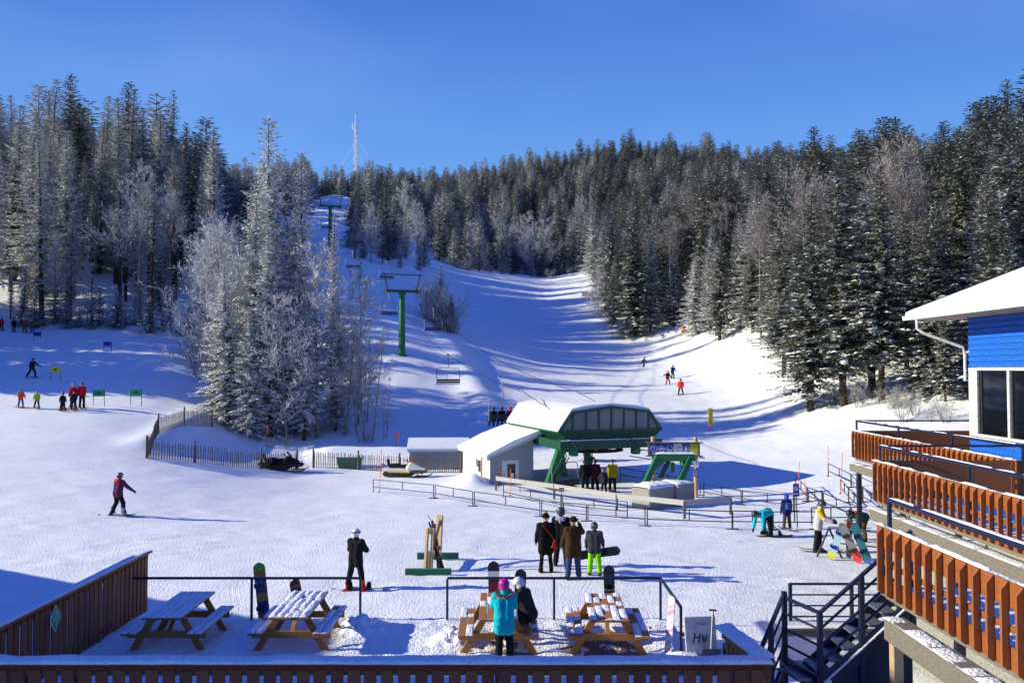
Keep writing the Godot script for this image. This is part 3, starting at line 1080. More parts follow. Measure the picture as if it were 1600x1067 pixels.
func slat_fence(t: Node3D, L: float, H: float, pitch: float, slat: float, wood: String, along: String) -> void:
	var m := MB.new()
	m.box(Vector3(0, H * 0.5 - 0.04, 0), Vector3(slat, H - 0.1, 0.026), Basis(), 0.004)
	var s := m.mesh()
	var k := 0
	var x := pitch * 0.5
	while x < L:
		var o := part(t, "slat", s, mats[wood + str(rng.randi() % 3)], Transform3D(Basis(), Vector3(x, rng.randf_range(-0.006, 0.006), 0.03 + rng.randf_range(-0.003, 0.003))))
		o.rotation.z = rng.randf_range(-0.006, 0.006)
		x += pitch
	for y in [0.18, H - 0.12]:
		var b := MB.new()
		b.box(Vector3(L * 0.5, y, -0.012), Vector3(L, 0.12, 0.045), Basis(), 0.005)
		part(t, "rail", b, mats[along])
	x = 0.05
	while x < L:
		var b := MB.new()
		b.box(Vector3(x, H * 0.5 - 0.03, -0.085), Vector3(0.09, H - 0.06, 0.09), Basis(), 0.006)
		part(t, "post", b, mats[wood])
		x += 2.05
	var c := MB.new()
	c.box(Vector3(L * 0.5, H, -0.02), Vector3(L + 0.06, 0.045, 0.24), Basis(), 0.006)
	part(t, "cap_board", c, mats[along])


func build_deck() -> void:
	# boards, then the trodden snow lying on them
	var floor_ := Node3D.new()
	floor_.name = numbered("deck_floor")
	add_child(floor_)
	floor_.set_meta("kind", "structure")
	var pl := MB.new()
	pl.box(Vector3(0, -0.02, 0), Vector3(0.142, 0.04, 6.5), Basis(), 0.004)
	var pm := pl.mesh()
	for k in 79:
		part(floor_, "plank", pm, mats.deck_wood, Transform3D(Basis(), Vector3(-8.35 + k * 0.15, 0.40, -15.3)))
	var under := MB.new()
	under.box(Vector3(-2.45, 0.14, -15.3), Vector3(11.9, 0.4, 6.5))
	part(floor_, "joists", under, mats.deck_wood)
	var f := FastNoiseLite.new()
	f.seed = 31
	f.frequency = 2.2
	f.fractal_octaves = 4
	var b := MB.new()
	var nx := 180
	var nd := 104
	for j in nd + 1:
		for k in nx + 1:
			var x := -8.4 + 11.9 * k / nx
			var d := 12.05 + 6.52 * j / nd
			var y := 0.445 + f.get_noise_2d(x, d) * 0.035 + f.get_noise_2d(x * 3.0, d * 3.0) * 0.012
			var bare := exp(-pow(Vector2(x - 1.9, (d - 16.6) * 0.8).length() / 1.0, 4.0)) + 0.8 * exp(-pow(Vector2(x + 0.25, (d - 16.4)).length() / 0.9, 4.0))
			y -= bare * (0.06 + 0.06 * f.get_noise_2d(x * 1.4 + 9.0, d * 0.8))
			y += 0.26 * exp(-pow(Vector2(x + 3.2, d - 17.7).length() / 0.42, 2.0)) * (1.0 + f.get_noise_2d(x * 2.0, d * 2.0))
			y += 0.24 * exp(-pow(Vector2(x + 1.15, d - 16.9).length() / 0.4, 2.0)) * (1.0 + f.get_noise_2d(x * 2.0, d * 2.0))
			y += 0.20 * exp(-pow(Vector2(x - 3.25, d - 15.6).length() / 0.5, 2.0))
			y += 0.34 * exp(-pow(Vector2((x + 5.9) * 0.6, d - 12.5).length() / 0.45, 2.0))
			if d > 18.45:
				y -= (d - 18.45) * 4.0
			b.v.push_back(Vector3(x, y, -d))
	b.n.resize(b.v.size())
	var w := nx + 1
	for j in nd + 1:
		for k in w:
			b.n[j * w + k] = (b.v[j * w + mini(k + 1, nx)] - b.v[j * w + maxi(k - 1, 0)]).cross(b.v[mini(j + 1, nd) * w + k] - b.v[maxi(j - 1, 0) * w + k]).normalized()
			b.c.push_back(Color.WHITE)
			if j < nd and k < nx:
				var q := j * w + k
				b.i.append_array(PackedInt32Array([q, q + w, q + w + 1, q, q + w + 1, q + 1]))
	structure("deck_snow", b, mats.snow)

	# fences: the front one, the one down the side with its green diamond, the short return by the stairs
	var t := thing("slat_fence", "long dark brown slat fence with snowy cap closing the front of the deck", "fence", Vector3(-8.45, 0.4, -12.0), 0.0, "deck fences")
	slat_fence(t, 12.2, 1.35, 0.242, 0.178, "fence_up", "fence_across")
	cap_snow(t, Vector3(0.0, 1.372, -0.02), 12.2, 0.28, 0.055, 41)
	t = thing("slat_fence", "brown slat fence running down the side of the deck past the picnic tables", "fence", Vector3(-8.45, 0.4, -12.1), PI / 2, "deck fences")
	slat_fence(t, 7.1, 1.35, 0.19, 0.145, "fence_up", "stain_along")
	cap_snow(t, Vector3(0.0, 1.372, -0.02), 7.1, 0.22, 0.03, 42)
	t = thing("slat_fence", "short sunlit fence return with thick snow cap beside the steel stairs", "fence", Vector3(3.72, 0.4, -12.05), PI / 2 + 0.15, "deck fences")
	slat_fence(t, 1.62, 1.35, 0.16, 0.12, "stain_up", "stain_along")
	cap_snow(t, Vector3(0.0, 1.372, -0.02), 1.62, 0.30, 0.08, 43)
	# diamond on the side fence
	t = thing("diamond_sign", "small green diamond sign with pale border on the side fence", "sign", Vector3(-8.37, 1.42, -15.2), PI / 2)
	for s in [[0.25, 0.19, 0.0, "sign_white"], [0.225, 0.167, 0.006, "sign_green"]]:
		var m := MB.new()
		m.prism(PackedVector2Array([Vector2(0, -s[0]), Vector2(s[1], 0), Vector2(0, s[0]), Vector2(-s[1], 0)]), s[2], s[2] + 0.008)
		part(t, "plate", m, mats[s[3]])
	var ring := MB.new()
	for k in 14:
		ring.beam(Vector3(cos(TAU * k / 14) * 0.05, sin(TAU * k / 14) * 0.05, 0.018), Vector3(cos(TAU * (k + 1) / 14) * 0.05, sin(TAU * (k + 1) / 14) * 0.05, 0.018), 0.014, 0.008)
	ring.beam(Vector3(-0.03, 0.11, 0.018), Vector3(0.03, 0.11, 0.018), 0.012, 0.02)
	ring.beam(Vector3(-0.02, -0.11, 0.018), Vector3(0.02, -0.11, 0.018), 0.012, 0.02)
	part(t, "emblem", ring, mats.sign_white)

	# navy steel rails along the far edge
	for s in [["navy steel rail along the deck's far edge behind the first two picnic tables", [Vector3(-8.35, 0, 0), Vector3(-5.75, 0, 0), Vector3(-3.35, 0, 0)], false],
			["navy steel rail with turned corner along the deck's far edge behind the sunny picnic tables", [Vector3(-1.43, 0, 0), Vector3(0.93, 0, 0), Vector3(3.28, 0, 0), Vector3(3.28, 0, 2.2)], true]]:
		t = thing("deck_rail", s[0], "railing", Vector3(0, 0.4, -18.3), 0.0, "navy deck rails")
		var pts: Array = s[1]
		for k in pts.size():
			if k == 0 and not s[2]:
				continue
			var m := MB.new()
			m.box(pts[k] + Vector3(0, 0.47, 0), Vector3(0.05, 0.94, 0.05), Basis(), 0.006)
			part(t, "post", m, mats.navy_steel)
		for k in pts.size() - 1:
			var m := MB.new()
			m.beam(pts[k] + Vector3(0, 0.965, 0), pts[k + 1] + Vector3(0, 0.965, 0), 0.06, 0.05, Vector3.UP, 0.008)
			part(t, "top_rail", m, mats.navy_steel)

	# picnic tables
	var tb := thing("picnic_table", "shaded snow-dusted picnic table next to the side fence", "table", Vector3(-6.8, 0.4, -17.0), 0.0, "picnic tables on the deck")
	picnic_table(tb)
	snow_on_table(tb, 0.014, -9.0, 51)
	var labels := ["picnic table with thick snow on every top plank, second from the side fence", "picnic table where the person in turquoise stands", "picnic table with patchy snow and sunlit top beside the corner rail"]
	var at := [Vector3(-4.35, 0.4, -17.0), Vector3(-0.28, 0.4, -16.9), Vector3(1.9, 0.4, -16.85)]
	var proto := thing("picnic_table", "", "table", Vector3.ZERO, 0.0, "picnic tables on the deck")
	picnic_table(proto)
	for k in 3:
		var o := proto
		if k > 0:
			o = Node3D.new()
			o.name = numbered("picnic_table")
			add_child(o)
			picnic_table(o)
			tag(o, "", "table", "picnic tables on the deck")
		o.set_meta("label", labels[k])
		o.position = at[k]
		o.rotation.y = [0.0, 0.02, -0.03][k]
		snow_on_table(o, [0.055, 0.03, 0.035][k], [-0.32, 0.12, -0.04][k], 60 + k * 10)


func picnic_table(t: Node3D) -> void:
	var m := MB.new()
	m.box(Vector3(), Vector3(0.142, 0.04, 1.9), Basis(), 0.006)
	var plank := m.mesh()
	for k in 5:
		part(t, "top_plank", plank, mats["table_wood%d" % (rng.randi() % 3)], Transform3D(Basis(Vector3.UP, rng.randf_range(-0.003, 0.003)), Vector3(-0.304 + k * 0.152, 0.75, rng.randf_range(-0.01, 0.01))))
	for s in [-1.0, 1.0]:
		for k in 2:
			part(t, "bench_plank", plank, mats["table_wood%d" % (rng.randi() % 3)], Transform3D(Basis(), Vector3(s * (0.56 + k * 0.152), 0.445, 0)))
	for z in [-0.62, 0.62]:
		for s in [-1.0, 1.0]:
			var l := MB.new()
			l.beam(Vector3(s * 0.26, 0.73, z), Vector3(s * 0.70, 0.0, z), 0.135, 0.04, Vector3(0, 0, 1), 0.006)
			part(t, "leg", l, mats.table_wood)
		var b := MB.new()
		b.box(Vector3(0, 0.365, z + 0.042 * signf(z)), Vector3(1.56, 0.135, 0.04), Basis(), 0.006)
		part(t, "bench_support", b, mats.table_wood)
		b = MB.new()
		b.box(Vector3(0, 0.685, z + 0.042 * signf(z)), Vector3(0.70, 0.085, 0.04), Basis(), 0.006)
		part(t, "top_support", b, mats.table_wood)
		b = MB.new()
		b.beam(Vector3(0, 0.36, z - 0.03 * signf(z)), Vector3(0, 0.70, z - 0.5 * signf(z)), 0.04, 0.085, Vector3.RIGHT, 0.005)
		part(t, "brace", b, mats.table_wood)


func snow_on_table(t: Node3D, h: float, gaps: float, sd: int) -> void:
	for k in 5:
		cap_snow(t, Vector3(-0.304 + k * 0.152, 0.771, 0.95), 1.9, 0.138, h, sd + k, PI / 2, gaps)
	for s in [-1.0, 1.0]:
		for k in 2:
			cap_snow(t, Vector3(s * (0.56 + k * 0.152), 0.466, 0.95), 1.9, 0.136, h * 0.8, sd + 5 + k + int(s), PI / 2, gaps)


# ---------------------------------------------------------------- balconies, blue building, stairs
# orange balustrade along local +x (towards the valley), seen from its outer side, local +z
func balustrade(t: Node3D, L: float) -> void:
	var pitch := 0.28
	var n := int(L / pitch)
	for r in [[0.83, 0.30], [0.46, 0.07], [0.13, 0.26]]:
		var b := MB.new()
		b.box(Vector3(L * 0.5, r[0], 0), Vector3(L, r[1], 0.03), Basis(), 0.004)
		part(t, "rail_board", b, mats.stain_along)
	var board := MB.new()
	board.box(Vector3(0, 0.5, 0.028), Vector3(0.155, 0.97, 0.022), Basis(), 0.004)
	var bm := board.mesh()
	var fin := MB.new()
	fin.prism(PackedVector2Array([Vector2(0.0, 0.0), Vector2(0.07, 0.05), Vector2(0.07, 0.89), Vector2(0.0, 0.97)]), -0.02, 0.02)
	var fm := fin.mesh()
	for k in n:
		var x := (k + 0.5) * pitch
		part(t, "board", bm, mats["stain_up%d" % (rng.randi() % 3)], Transform3D(Basis(), Vector3(x + 0.02, rng.randf_range(-0.004, 0.004), 0)))
		# fins stand out from the face: the prism's own x turns to point along local +z
		part(t, "fin", fm, mats["stain_up%d" % (rng.randi() % 3)], Transform3D(Basis(Vector3(0, 0, 1), Vector3(0, 1, 0), Vector3(-1, 0, 0)), Vector3(x + 0.085, 0.0, 0.041)))


func steel_rail(t: Node3D, a: Vector3, b: Vector3, h: float, every: float, r := 0.03) -> void:
	var m := MB.new()
	m.tube([a + Vector3(0, h, 0), b + Vector3(0, h, 0)], [r], 10)
	part(t, "handrail", m, mats.navy_steel)
	var n := maxi(int(a.distance_to(b) / every), 1)
	for k in n + 1:
		var p := a.lerp(b, float(k) / n)
		m = MB.new()
		m.box(p + Vector3(0, h * 0.5 - 0.02, 0), Vector3(0.055, h, 0.055), Basis(), 0.006)
		part(t, "rail_post", m, mats.navy_steel)


func build_lodge() -> void:
	# three stepped balconies at one level: outer face x, from d0 to d1
	var list := [
		["upper balcony farthest down the valley, orange balustrade before the blue building", 12.8, 20.9, 31.0, 71],
		["middle balcony with orange balustrade and navy handrail", 9.2, 12.8, 21.0, 72],
		["front balcony with orange finned balustrade above the weathered beam", 5.53, 7.2, 12.5, 73],
	]
	for s in list:
		var x: float = s[1]
		var d0: float = s[2]
		var d1: float = s[3]
		var t := thing("balcony", s[0], "balcony", Vector3(x, 2.66, -d1), -PI / 2, "stepped lodge balconies")
		# local +x runs back towards the lodge (+z), local +z faces the piste (-x)
		var L := d1 - d0
		balustrade(t, L)
		cap_snow(t, Vector3(0, 1.0, 0), L, 0.075, 0.035, s[4], 0.0, -0.2)
		var fl := MB.new()
		fl.box(Vector3(L * 0.5, -0.06, -6.1), Vector3(L - 0.04, 0.12, 12.0))
		part(t, "floor", fl, mats.grey_timber)
		var sn := MB.new()
		sn.box(Vector3(L * 0.5, 0.03, -6.15), Vector3(L - 0.1, 0.05, 11.8), Basis(), 0.02)
		part(t, "floor_snow", sn, mats.snow)
		var beam := MB.new()
		var inset := 0.62 if x < 6.0 else -0.2
		beam.box(Vector3((L + inset) * 0.5, -0.38, -0.12 if x > 6.0 else 0.06), Vector3(L - inset, 0.32, 0.30), Basis(), 0.02)
		part(t, "edge_beam", beam, mats.grey_timber)
		cap_snow(t, Vector3(inset, -0.22, 0.1 if x < 6.0 else -0.02), L - inset, 0.24, 0.035, s[4] + 20, 0.0, -0.2)
		steel_rail(t, Vector3(0.05, 0, -0.16), Vector3(L, 0, -0.16), 1.36, 3.2, 0.045)
		cap_snow(t, Vector3(0.05, 1.395, -0.16), L - 0.1, 0.06, 0.018, s[4] + 40, 0.0, -0.25)
		var k := 0.25
		while k < L:
			var p := MB.new()
			p.box(Vector3(k, -1.55, -0.14), Vector3(0.15, 2.4, 0.15), Basis(), 0.01)
			part(t, "support_post", p, mats.raw_wood if x < 6.0 else mats.navy_steel)
			k += 3.4
		if x < 6.0:
			continue
		# the end across the valley side
		var e := MB.new()
		e.box(Vector3(0.0, 0.5, -6.0), Vector3(0.05, 0.97, 11.8), Basis(), 0.005)
		part(t, "end_boarding", e, mats.stain_across)
		var hr := MB.new()
		hr.tube([Vector3(0.05, 1.36, -0.16), Vector3(0.05, 1.36, -11.9)], [0.03], 8)
		part(t, "handrail", hr, mats.navy_steel)
	# snowed-up bench on the far balcony
	var bench := thing("wooden_bench", "snow-covered bench on the far balcony in front of the blue building", "bench", Vector3(14.5, 2.7, -28.2), 0.2)
	for k in 3:
		var m := MB.new()
		m.box(Vector3(0, 0.45, -0.16 + k * 0.16), Vector3(1.9, 0.04, 0.14), Basis(), 0.005)
		part(bench, "seat_plank", m, mats.stain_across)
	for k in [-0.75, 0.75]:
		var m := MB.new()
		m.box(Vector3(k, 0.21, 0), Vector3(0.09, 0.42, 0.42), Basis(), 0.005)
		part(bench, "leg", m, mats.stain_up)
	cap_snow(bench, Vector3(-0.95, 0.47, 0), 1.9, 0.5, 0.06, 88)

	# concrete wall under the middle balcony
	var wall := thing("concrete_wall", "pale concrete wall under the middle balcony", "wall", Vector3(9.45, 0, -17.0))
	var m2 := MB.new()
	m2.box(Vector3(0.12, 0.55, 0), Vector3(0.24, 3.1, 7.9), Basis(), 0.02)
	part(wall, "face", m2, mats.concrete)
	m2 = MB.new()
	m2.box(Vector3(-0.05, 1.95, 0), Vector3(0.2, 0.16, 7.9), Basis(), 0.02)
	part(wall, "ledge", m2, mats.concrete)
	cap_snow(wall, Vector3(-0.05, 2.03, 3.9), 7.8, 0.18, 0.04, 91, PI / 2)

	build_blue_building()
	build_stairs()

	# the day lodge itself, left of the camera: never in view, but its shadow lies over the deck
	var lodge := thing("day_lodge", "day lodge beside the deck whose shadow falls across the tables", "building", Vector3(-31.0, 0, -10.0))
	var w := MB.new()
	w.box(Vector3(0, 6.3, 3.5), Vector3(14.0, 13.4, 13.0))
	part(lodge, "wall", w, mats.blue_siding)
	w = MB.new()
	w.xf = Transform3D(Basis(), Vector3(0, 0, 0))
	var outline := PackedVector2Array([Vector2(3.02, -0.5), Vector2(14.8, -0.5), Vector2(14.8, 3.0), Vector2(7.4, 8.2), Vector2(6.9, 8.6), Vector2(3.02, 8.6)])
	w.xf = Transform3D(Basis(Vector3(0, 0, -1), Vector3(0, 1, 0), Vector3(1, 0, 0)), Vector3(0, 0, 0))
	w.prism(outline, -7.0, 7.0)
	part(lodge, "wing", w, mats.blue_siding)
	w = MB.new()
	w.box(Vector3(0, 13.1, 3.5), Vector3(14.6, 0.3, 13.4), Basis(), 0.05)
	part(lodge, "roof", w, mats.snow)
	for k in 3:
		w = MB.new()
		w.box(Vector3(7.03, 3.0 + k * 3.2, 2.0), Vector3(0.06, 1.5, 2.2))
		part(lodge, "window", w, mats.window_glass)


func build_blue_building() -> void:
	var t := thing("blue_building", "blue ribbed-siding building with snowy roof and white gutter", "building", Vector3(15.6, 2.66, -28.0))
	# local: x into the building, z towards us; the seen wall is the plane x = 0 from z = 0 to z = 12
	var core := MB.new()
	core.box(Vector3(4.2, -1.4, 6.0), Vector3(8.0, 2.9, 11.9))
	part(t, "foundation", core, mats.concrete)
	core = MB.new()
	core.box(Vector3(4.2, 2.6, 0.16), Vector3(8.0, 5.0, 0.12))
	core.box(Vector3(7.2, 2.6, 6.0), Vector3(0.12, 5.0, 11.5))
	core.box(Vector3(4.2, 5.1, 6.0), Vector3(8.0, 0.1, 11.5))
	core.box(Vector3(4.2, 0.04, 6.0), Vector3(8.0, 0.08, 11.5))
	core.box(Vector3(4.2, 2.6, 11.8), Vector3(8.0, 5.0, 0.12))
	part(t, "inner_wall", core, mats.room_wall)
	# siding: one ribbed lap after another, below and above the window band
	for band in [[0.0, 1.05], [3.36, 5.15]]:
		var y: float = band[0]
		while y < band[1] - 0.02:
			var h := minf(0.19, band[1] - y)
			var b := MB.new()
			b.prism(PackedVector2Array([Vector2(0.06, 0), Vector2(-0.035, 0.012), Vector2(-0.035, h * 0.62), Vector2(0.0, h * 0.8), Vector2(0.0, h), Vector2(0.06, h)]), 0.0, 11.9)
			part(t, "siding_lap", b, mats.blue_siding, Transform3D(Basis(), Vector3(0, y, 0)))
			y += 0.19
	# end wall towards the valley
	var eb := MB.new()
	eb.box(Vector3(4.2, 2.6, -0.02), Vector3(8.0, 5.2, 0.08))
	part(t, "end_wall", eb, mats.blue_siding)
	# white window band: corner board, sill, head and mullions around dark panes
	var tr := MB.new()
	tr.box(Vector3(-0.01, 2.2, 0.27), Vector3(0.09, 2.3, 0.5), Basis(), 0.008)
	part(t, "corner_board", tr, mats.white_trim)
	for y in [1.10, 3.31]:
		tr = MB.new()
		tr.box(Vector3(-0.02, y, 6.2), Vector3(0.1, 0.1, 11.3), Basis(), 0.008)
		part(t, "window_rail", tr, mats.white_trim)
	var z := 0.62
	while z < 11.5:
		var wz := 1.55
		var win := MB.new()
		win.box(Vector3(0.05, 2.2, z + wz * 0.5), Vector3(0.02, 2.12, wz))
		var o := part(t, "window", win, mats.window_glass)
		for e in [[z + 0.03, 0.06], [z + wz - 0.03, 0.06]]:
			var fr := MB.new()
			fr.box(Vector3(0.03, 2.2, e[0]), Vector3(0.05, 2.12, e[1]), Basis(), 0.006)
			part(o, "frame", fr, mats.rubber)
		var mu := MB.new()
		mu.box(Vector3(-0.01, 2.2, z + wz + 0.07), Vector3(0.09, 2.12, 0.12), Basis(), 0.008)
		part(t, "mullion", mu, mats.white_trim)
		z += wz + 0.14
	# roof: eave along the seen wall, rake over the end wall, thick snow
	var run := 6.0
	var rise := 2.25
	var slope := Vector2(run, rise)
	var rf := MB.new()
	rf.prism(PackedVector2Array([Vector2(-1.4, 5.06), Vector2(-1.4 + run * 1.6, 5.06 + rise * 1.6), Vector2(-1.4 + run * 1.6, 5.22 + rise * 1.6), Vector2(-1.4, 5.22)]), -1.5, 12.5)
	part(t, "roof", rf, mats.white_trim)
	var so := MB.new()
	so.prism(PackedVector2Array([Vector2(-1.42, 5.225), Vector2(-1.4 + run * 1.6, 5.225 + rise * 1.6), Vector2(-1.4 + run * 1.6, 5.42 + rise * 1.6), Vector2(-1.25, 5.41), Vector2(-1.40, 5.33)]), -1.56, 12.5)
	part(t, "roof_snow", so, mats.snow)
	var sf := MB.new()
	sf.box(Vector3(-0.7, 5.05, 5.5), Vector3(1.38, 0.02, 13.9))
	part(t, "soffit", sf, mats.raw_wood)
	var gut := MB.new()
	gut.prism(PackedVector2Array([Vector2(-1.54, 5.04), Vector2(-1.41, 5.04), Vector2(-1.41, 5.19), Vector2(-1.56, 5.19)]), -1.5, 12.5)
	var gu := part(t, "gutter", gut, mats.white_trim)
	var dp := MB.new()
	dp.tube([Vector3(-1.47, 5.05, -0.6), Vector3(-1.47, 4.72, -0.6), Vector3(-1.3, 4.55, -0.5), Vector3(-0.16, 4.05, -0.1), Vector3(-0.09, 3.8, -0.1), Vector3(-0.09, 2.9, -0.1)], [0.055], 8)
	part(gu, "downpipe", dp, mats.white_trim)


func bars(t: Node3D, a: Vector3, b: Vector3, m: Material, up := 1.07, n := 4) -> void:
	for k in n:
		var h := up * (1.0 - 0.25 * k)
		var c := MB.new()
		if k == 0:
			c.beam(a + Vector3(0, h, 0), b + Vector3(0, h, 0), 0.065, 0.05, Vector3.UP, 0.008)
		else:
			c.tube([a + Vector3(0, h, 0), b + Vector3(0, h, 0)], [0.02], 6)
		part(t, "top_rail" if k == 0 else "bar", c, m)


func stair_post(t: Node3D, p: Vector3, h: float) -> void:
	var c := MB.new()
	c.box(p + Vector3(0, h * 0.5, 0), Vector3(0.08, h, 0.08), Basis(), 0.008)
	part(t, "post", c, mats.navy_steel)


func build_stairs() -> void:
	var t := thing("steel_stairs", "navy steel stairs with barred railings climbing to the front balcony", "stairs", Vector3.ZERO)
	# upper flight along +x at d 12.7..13.7, from the landing (y 1.35) to the balcony (y 2.66)
	var lo := Vector3(4.72, 1.25, 0)
	var hi := Vector3(6.15, 2.5, 0)
	for d in [12.72, 13.4]:
		var z := Vector3(0, 0, -d)
		var s := MB.new()
		s.beam(lo + z + Vector3(-0.1, -0.22, 0), hi + z + Vector3(0.1, -0.08, 0), 0.05, 0.26, Vector3.UP, 0.006)
		part(t, "stringer", s, mats.navy_steel)
		if d > 13.0:
			continue
		bars(t, lo + z, hi + z, mats.navy_steel, 1.0)
		stair_post(t, lo + z + Vector3(0, -1.1, 0), 2.1)
		stair_post(t, lo.lerp(hi, 0.45) + z + Vector3(0, -0.9, 0), 1.9)
		stair_post(t, hi + z + Vector3(0, -0.9, 0), 1.85)
		var sk := MB.new()
		sk.prism(PackedVector2Array([Vector2(lo.x + 0.1, -0.4), Vector2(hi.x, -0.4), Vector2(hi.x, hi.y - 0.2), Vector2(lo.x + 0.1, lo.y - 0.25)]), -d - 0.05, -d - 0.03)
		part(t, "skirt_panel", sk, mats.navy_steel)
	var edge := MB.new()
	edge.beam(lo + Vector3(0, -0.08, -12.70), hi + Vector3(0, -0.06, -12.70), 0.07, 0.02)
	part(t, "stringer_snow", edge, mats.snow)
	for k in 7:
		var p := lo.lerp(hi, (k + 0.5) / 7.0)
		var s := MB.new()
		s.box(Vector3(p.x, p.y - 0.02, -13.06), Vector3(0.26, 0.03, 0.62), Basis(), 0.004)
		part(t, "tread", s, mats.galvanised)
	# landing
	var lan := MB.new()
	lan.box(Vector3(4.62, 1.22, -13.15), Vector3(0.5, 0.05, 0.8), Basis(), 0.006)
	part(t, "landing", lan, mats.galvanised)
	lan = MB.new()
	lan.beam(Vector3(4.66, 1.2, -12.62), Vector3(4.4, 1.2, -13.6), 0.05, 0.26)
	part(t, "landing_edge", lan, mats.navy_steel)
	var p1 := Vector3(4.42, 1.28, -13.45)
	stair_post(t, p1 + Vector3(0, -1.2, 0), 2.3)
	bars(t, p1, lo + Vector3(0, 0, -12.72), mats.navy_steel, 1.0)
	# lower flight, down towards the deck
	var foot := Vector3(3.86, 0.5, -12.95)
	for off in [Vector3(0, 0, 0), Vector3(0.42, 0, 0.8)]:
		if off == Vector3.ZERO:
			bars(t, p1, foot, mats.navy_steel)
			stair_post(t, p1.lerp(foot, 0.55) + Vector3(0, -0.5, 0), 1.55)
			stair_post(t, foot, 1.07)
		var s := MB.new()
		s.beam(p1 + off + Vector3(0, -0.15, 0), foot + off + Vector3(0, -0.12, 0), 0.05, 0.24)
		part(t, "stringer", s, mats.black_steel)
		s = MB.new()
		s.beam(p1 + off + Vector3(0, -0.02, 0), foot + off + Vector3(0, 0.01, 0), 0.06, 0.015)
		part(t, "stringer_snow", s, mats.snow)
	for k in 4:
		var p := p1.lerp(foot, (k + 0.5) / 4.0) + Vector3(0.21, 0, 0.4)
		var s := MB.new()
		s.box(p, Vector3(0.26, 0.03, 0.9), Basis(Vector3.UP, 0.5), 0.004)
		part(t, "tread", s, mats.galvanised)

	# lower barred railing beyond the stairs, on a low retaining wall of boards
	var r := thing("pit_railing", "navy four-bar railing on the low retaining wall beyond the stairs", "railing", Vector3(6.8, -0.32, -20.25))
	for x in [0.0, 1.5, 3.0]:
		stair_post(r, Vector3(x, 0, 0), 1.07)
	bars(r, Vector3.ZERO, Vector3(3.0, 0, 0), mats.navy_steel, 1.05)
	var w := thing("retaining_wall", "weathered plank retaining wall under the four-bar railing", "wall", Vector3(6.6, -1.35, -20.1))
	for k in 12:
		var s := MB.new()
		s.box(Vector3(0.13 + k * 0.26, 0.5, 0), Vector3(0.25, 1.04 + rng.randf_range(-0.01, 0.01), 0.06), Basis(), 0.006)
		part(w, "plank", s, mats.grey_timber)
	var cp := MB.new()
	cp.box(Vector3(1.56, 1.05, 0), Vector3(3.2, 0.06, 0.16), Basis(), 0.006)
	part(w, "cap_board", cp, mats.grey_timber)
	cap_snow(w, Vector3(0, 1.08, 0), 3.1, 0.16, 0.04, 97)


# ---------------------------------------------------------------- chairlift
const LIFT_TURN := 0.3465      # the line climbs to the left of the valley axis


func rope_height(d: float) -> float:
	var st := [[46.0, 1.5], [51.0, 4.2], [97.0, 15.2], [159.0, 37.6], [260.0, 64.0], [430.0, 106.0]]
	for k in 5:
		if d <= st[k + 1][0]:
			var f: float = (d - st[k][0]) / (st[k + 1][0] - st[k][0])
			var span: float = st[k + 1][0] - st[k][0]
			return lerpf(st[k][1], st[k + 1][1], f) - 4.0 * f * (1.0 - f) * span * (0.042 if k == 1 else 0.012)
	return 106.0


func rope_point(d: float, side: float) -> Vector3:
	return Vector3(lift_x(d) + side * 1.9 * cos(LIFT_TURN), rope_height(d), -d - side * 1.9 * sin(LIFT_TURN))


func make_chair() -> Node3D:
	var t := thing("lift_chair", "", "chair", Vector3.ZERO, LIFT_TURN, "empty chairs on the lift")
	var m := MB.new()
	m.tube([Vector3(0, 0, 0), Vector3(0.0, -0.35, 0), Vector3(0.02, -0.75, 0.12), Vector3(0, -1.05, 0.02), Vector3(0, -1.1, -0.1)], [0.035], 8)
	m.box(Vector3(0, 0.02, 0), Vector3(0.12, 0.14, 0.34), Basis(), 0.02)
	part(t, "hanger", m, mats.galvanised)
	m = MB.new()
	m.tube([Vector3(-1.02, -2.5, 0.1), Vector3(-1.02, -1.35, 0.0), Vector3(-0.94, -1.16, 0), Vector3(-0.75, -1.1, 0), Vector3(0.75, -1.1, 0), Vector3(0.94, -1.16, 0), Vector3(1.02, -1.35, 0), Vector3(1.02, -2.5, 0.1)], [0.028], 8)
	part(t, "bail_frame", m, mats.galvanised)
	m = MB.new()
	m.tube([Vector3(-0.98, -1.5, 0.02), Vector3(-0.9, -1.62, -0.25), Vector3(0.9, -1.62, -0.25), Vector3(0.98, -1.5, 0.02)], [0.018], 6)
	m.tube([Vector3(0, -1.62, -0.25), Vector3(0, -2.3, -0.5)], [0.016], 6)
	part(t, "restraint_bar", m, mats.galvanised)
	for k in 4:
		m = MB.new()
		m.box(Vector3(0, -2.52 + 0.004 * k, -0.02 - k * 0.125), Vector3(2.0, 0.035, 0.11), Basis(Vector3.RIGHT, 0.08), 0.01)
		part(t, "seat_slat", m, mats.rubber)
	for k in 2:
		m = MB.new()
		m.box(Vector3(0, -2.34 + k * 0.19, 0.1 + k * 0.03), Vector3(2.0, 0.16, 0.035), Basis(Vector3.RIGHT, 0.15), 0.01)
		part(t, "back_slat", m, mats.rubber)
	return t


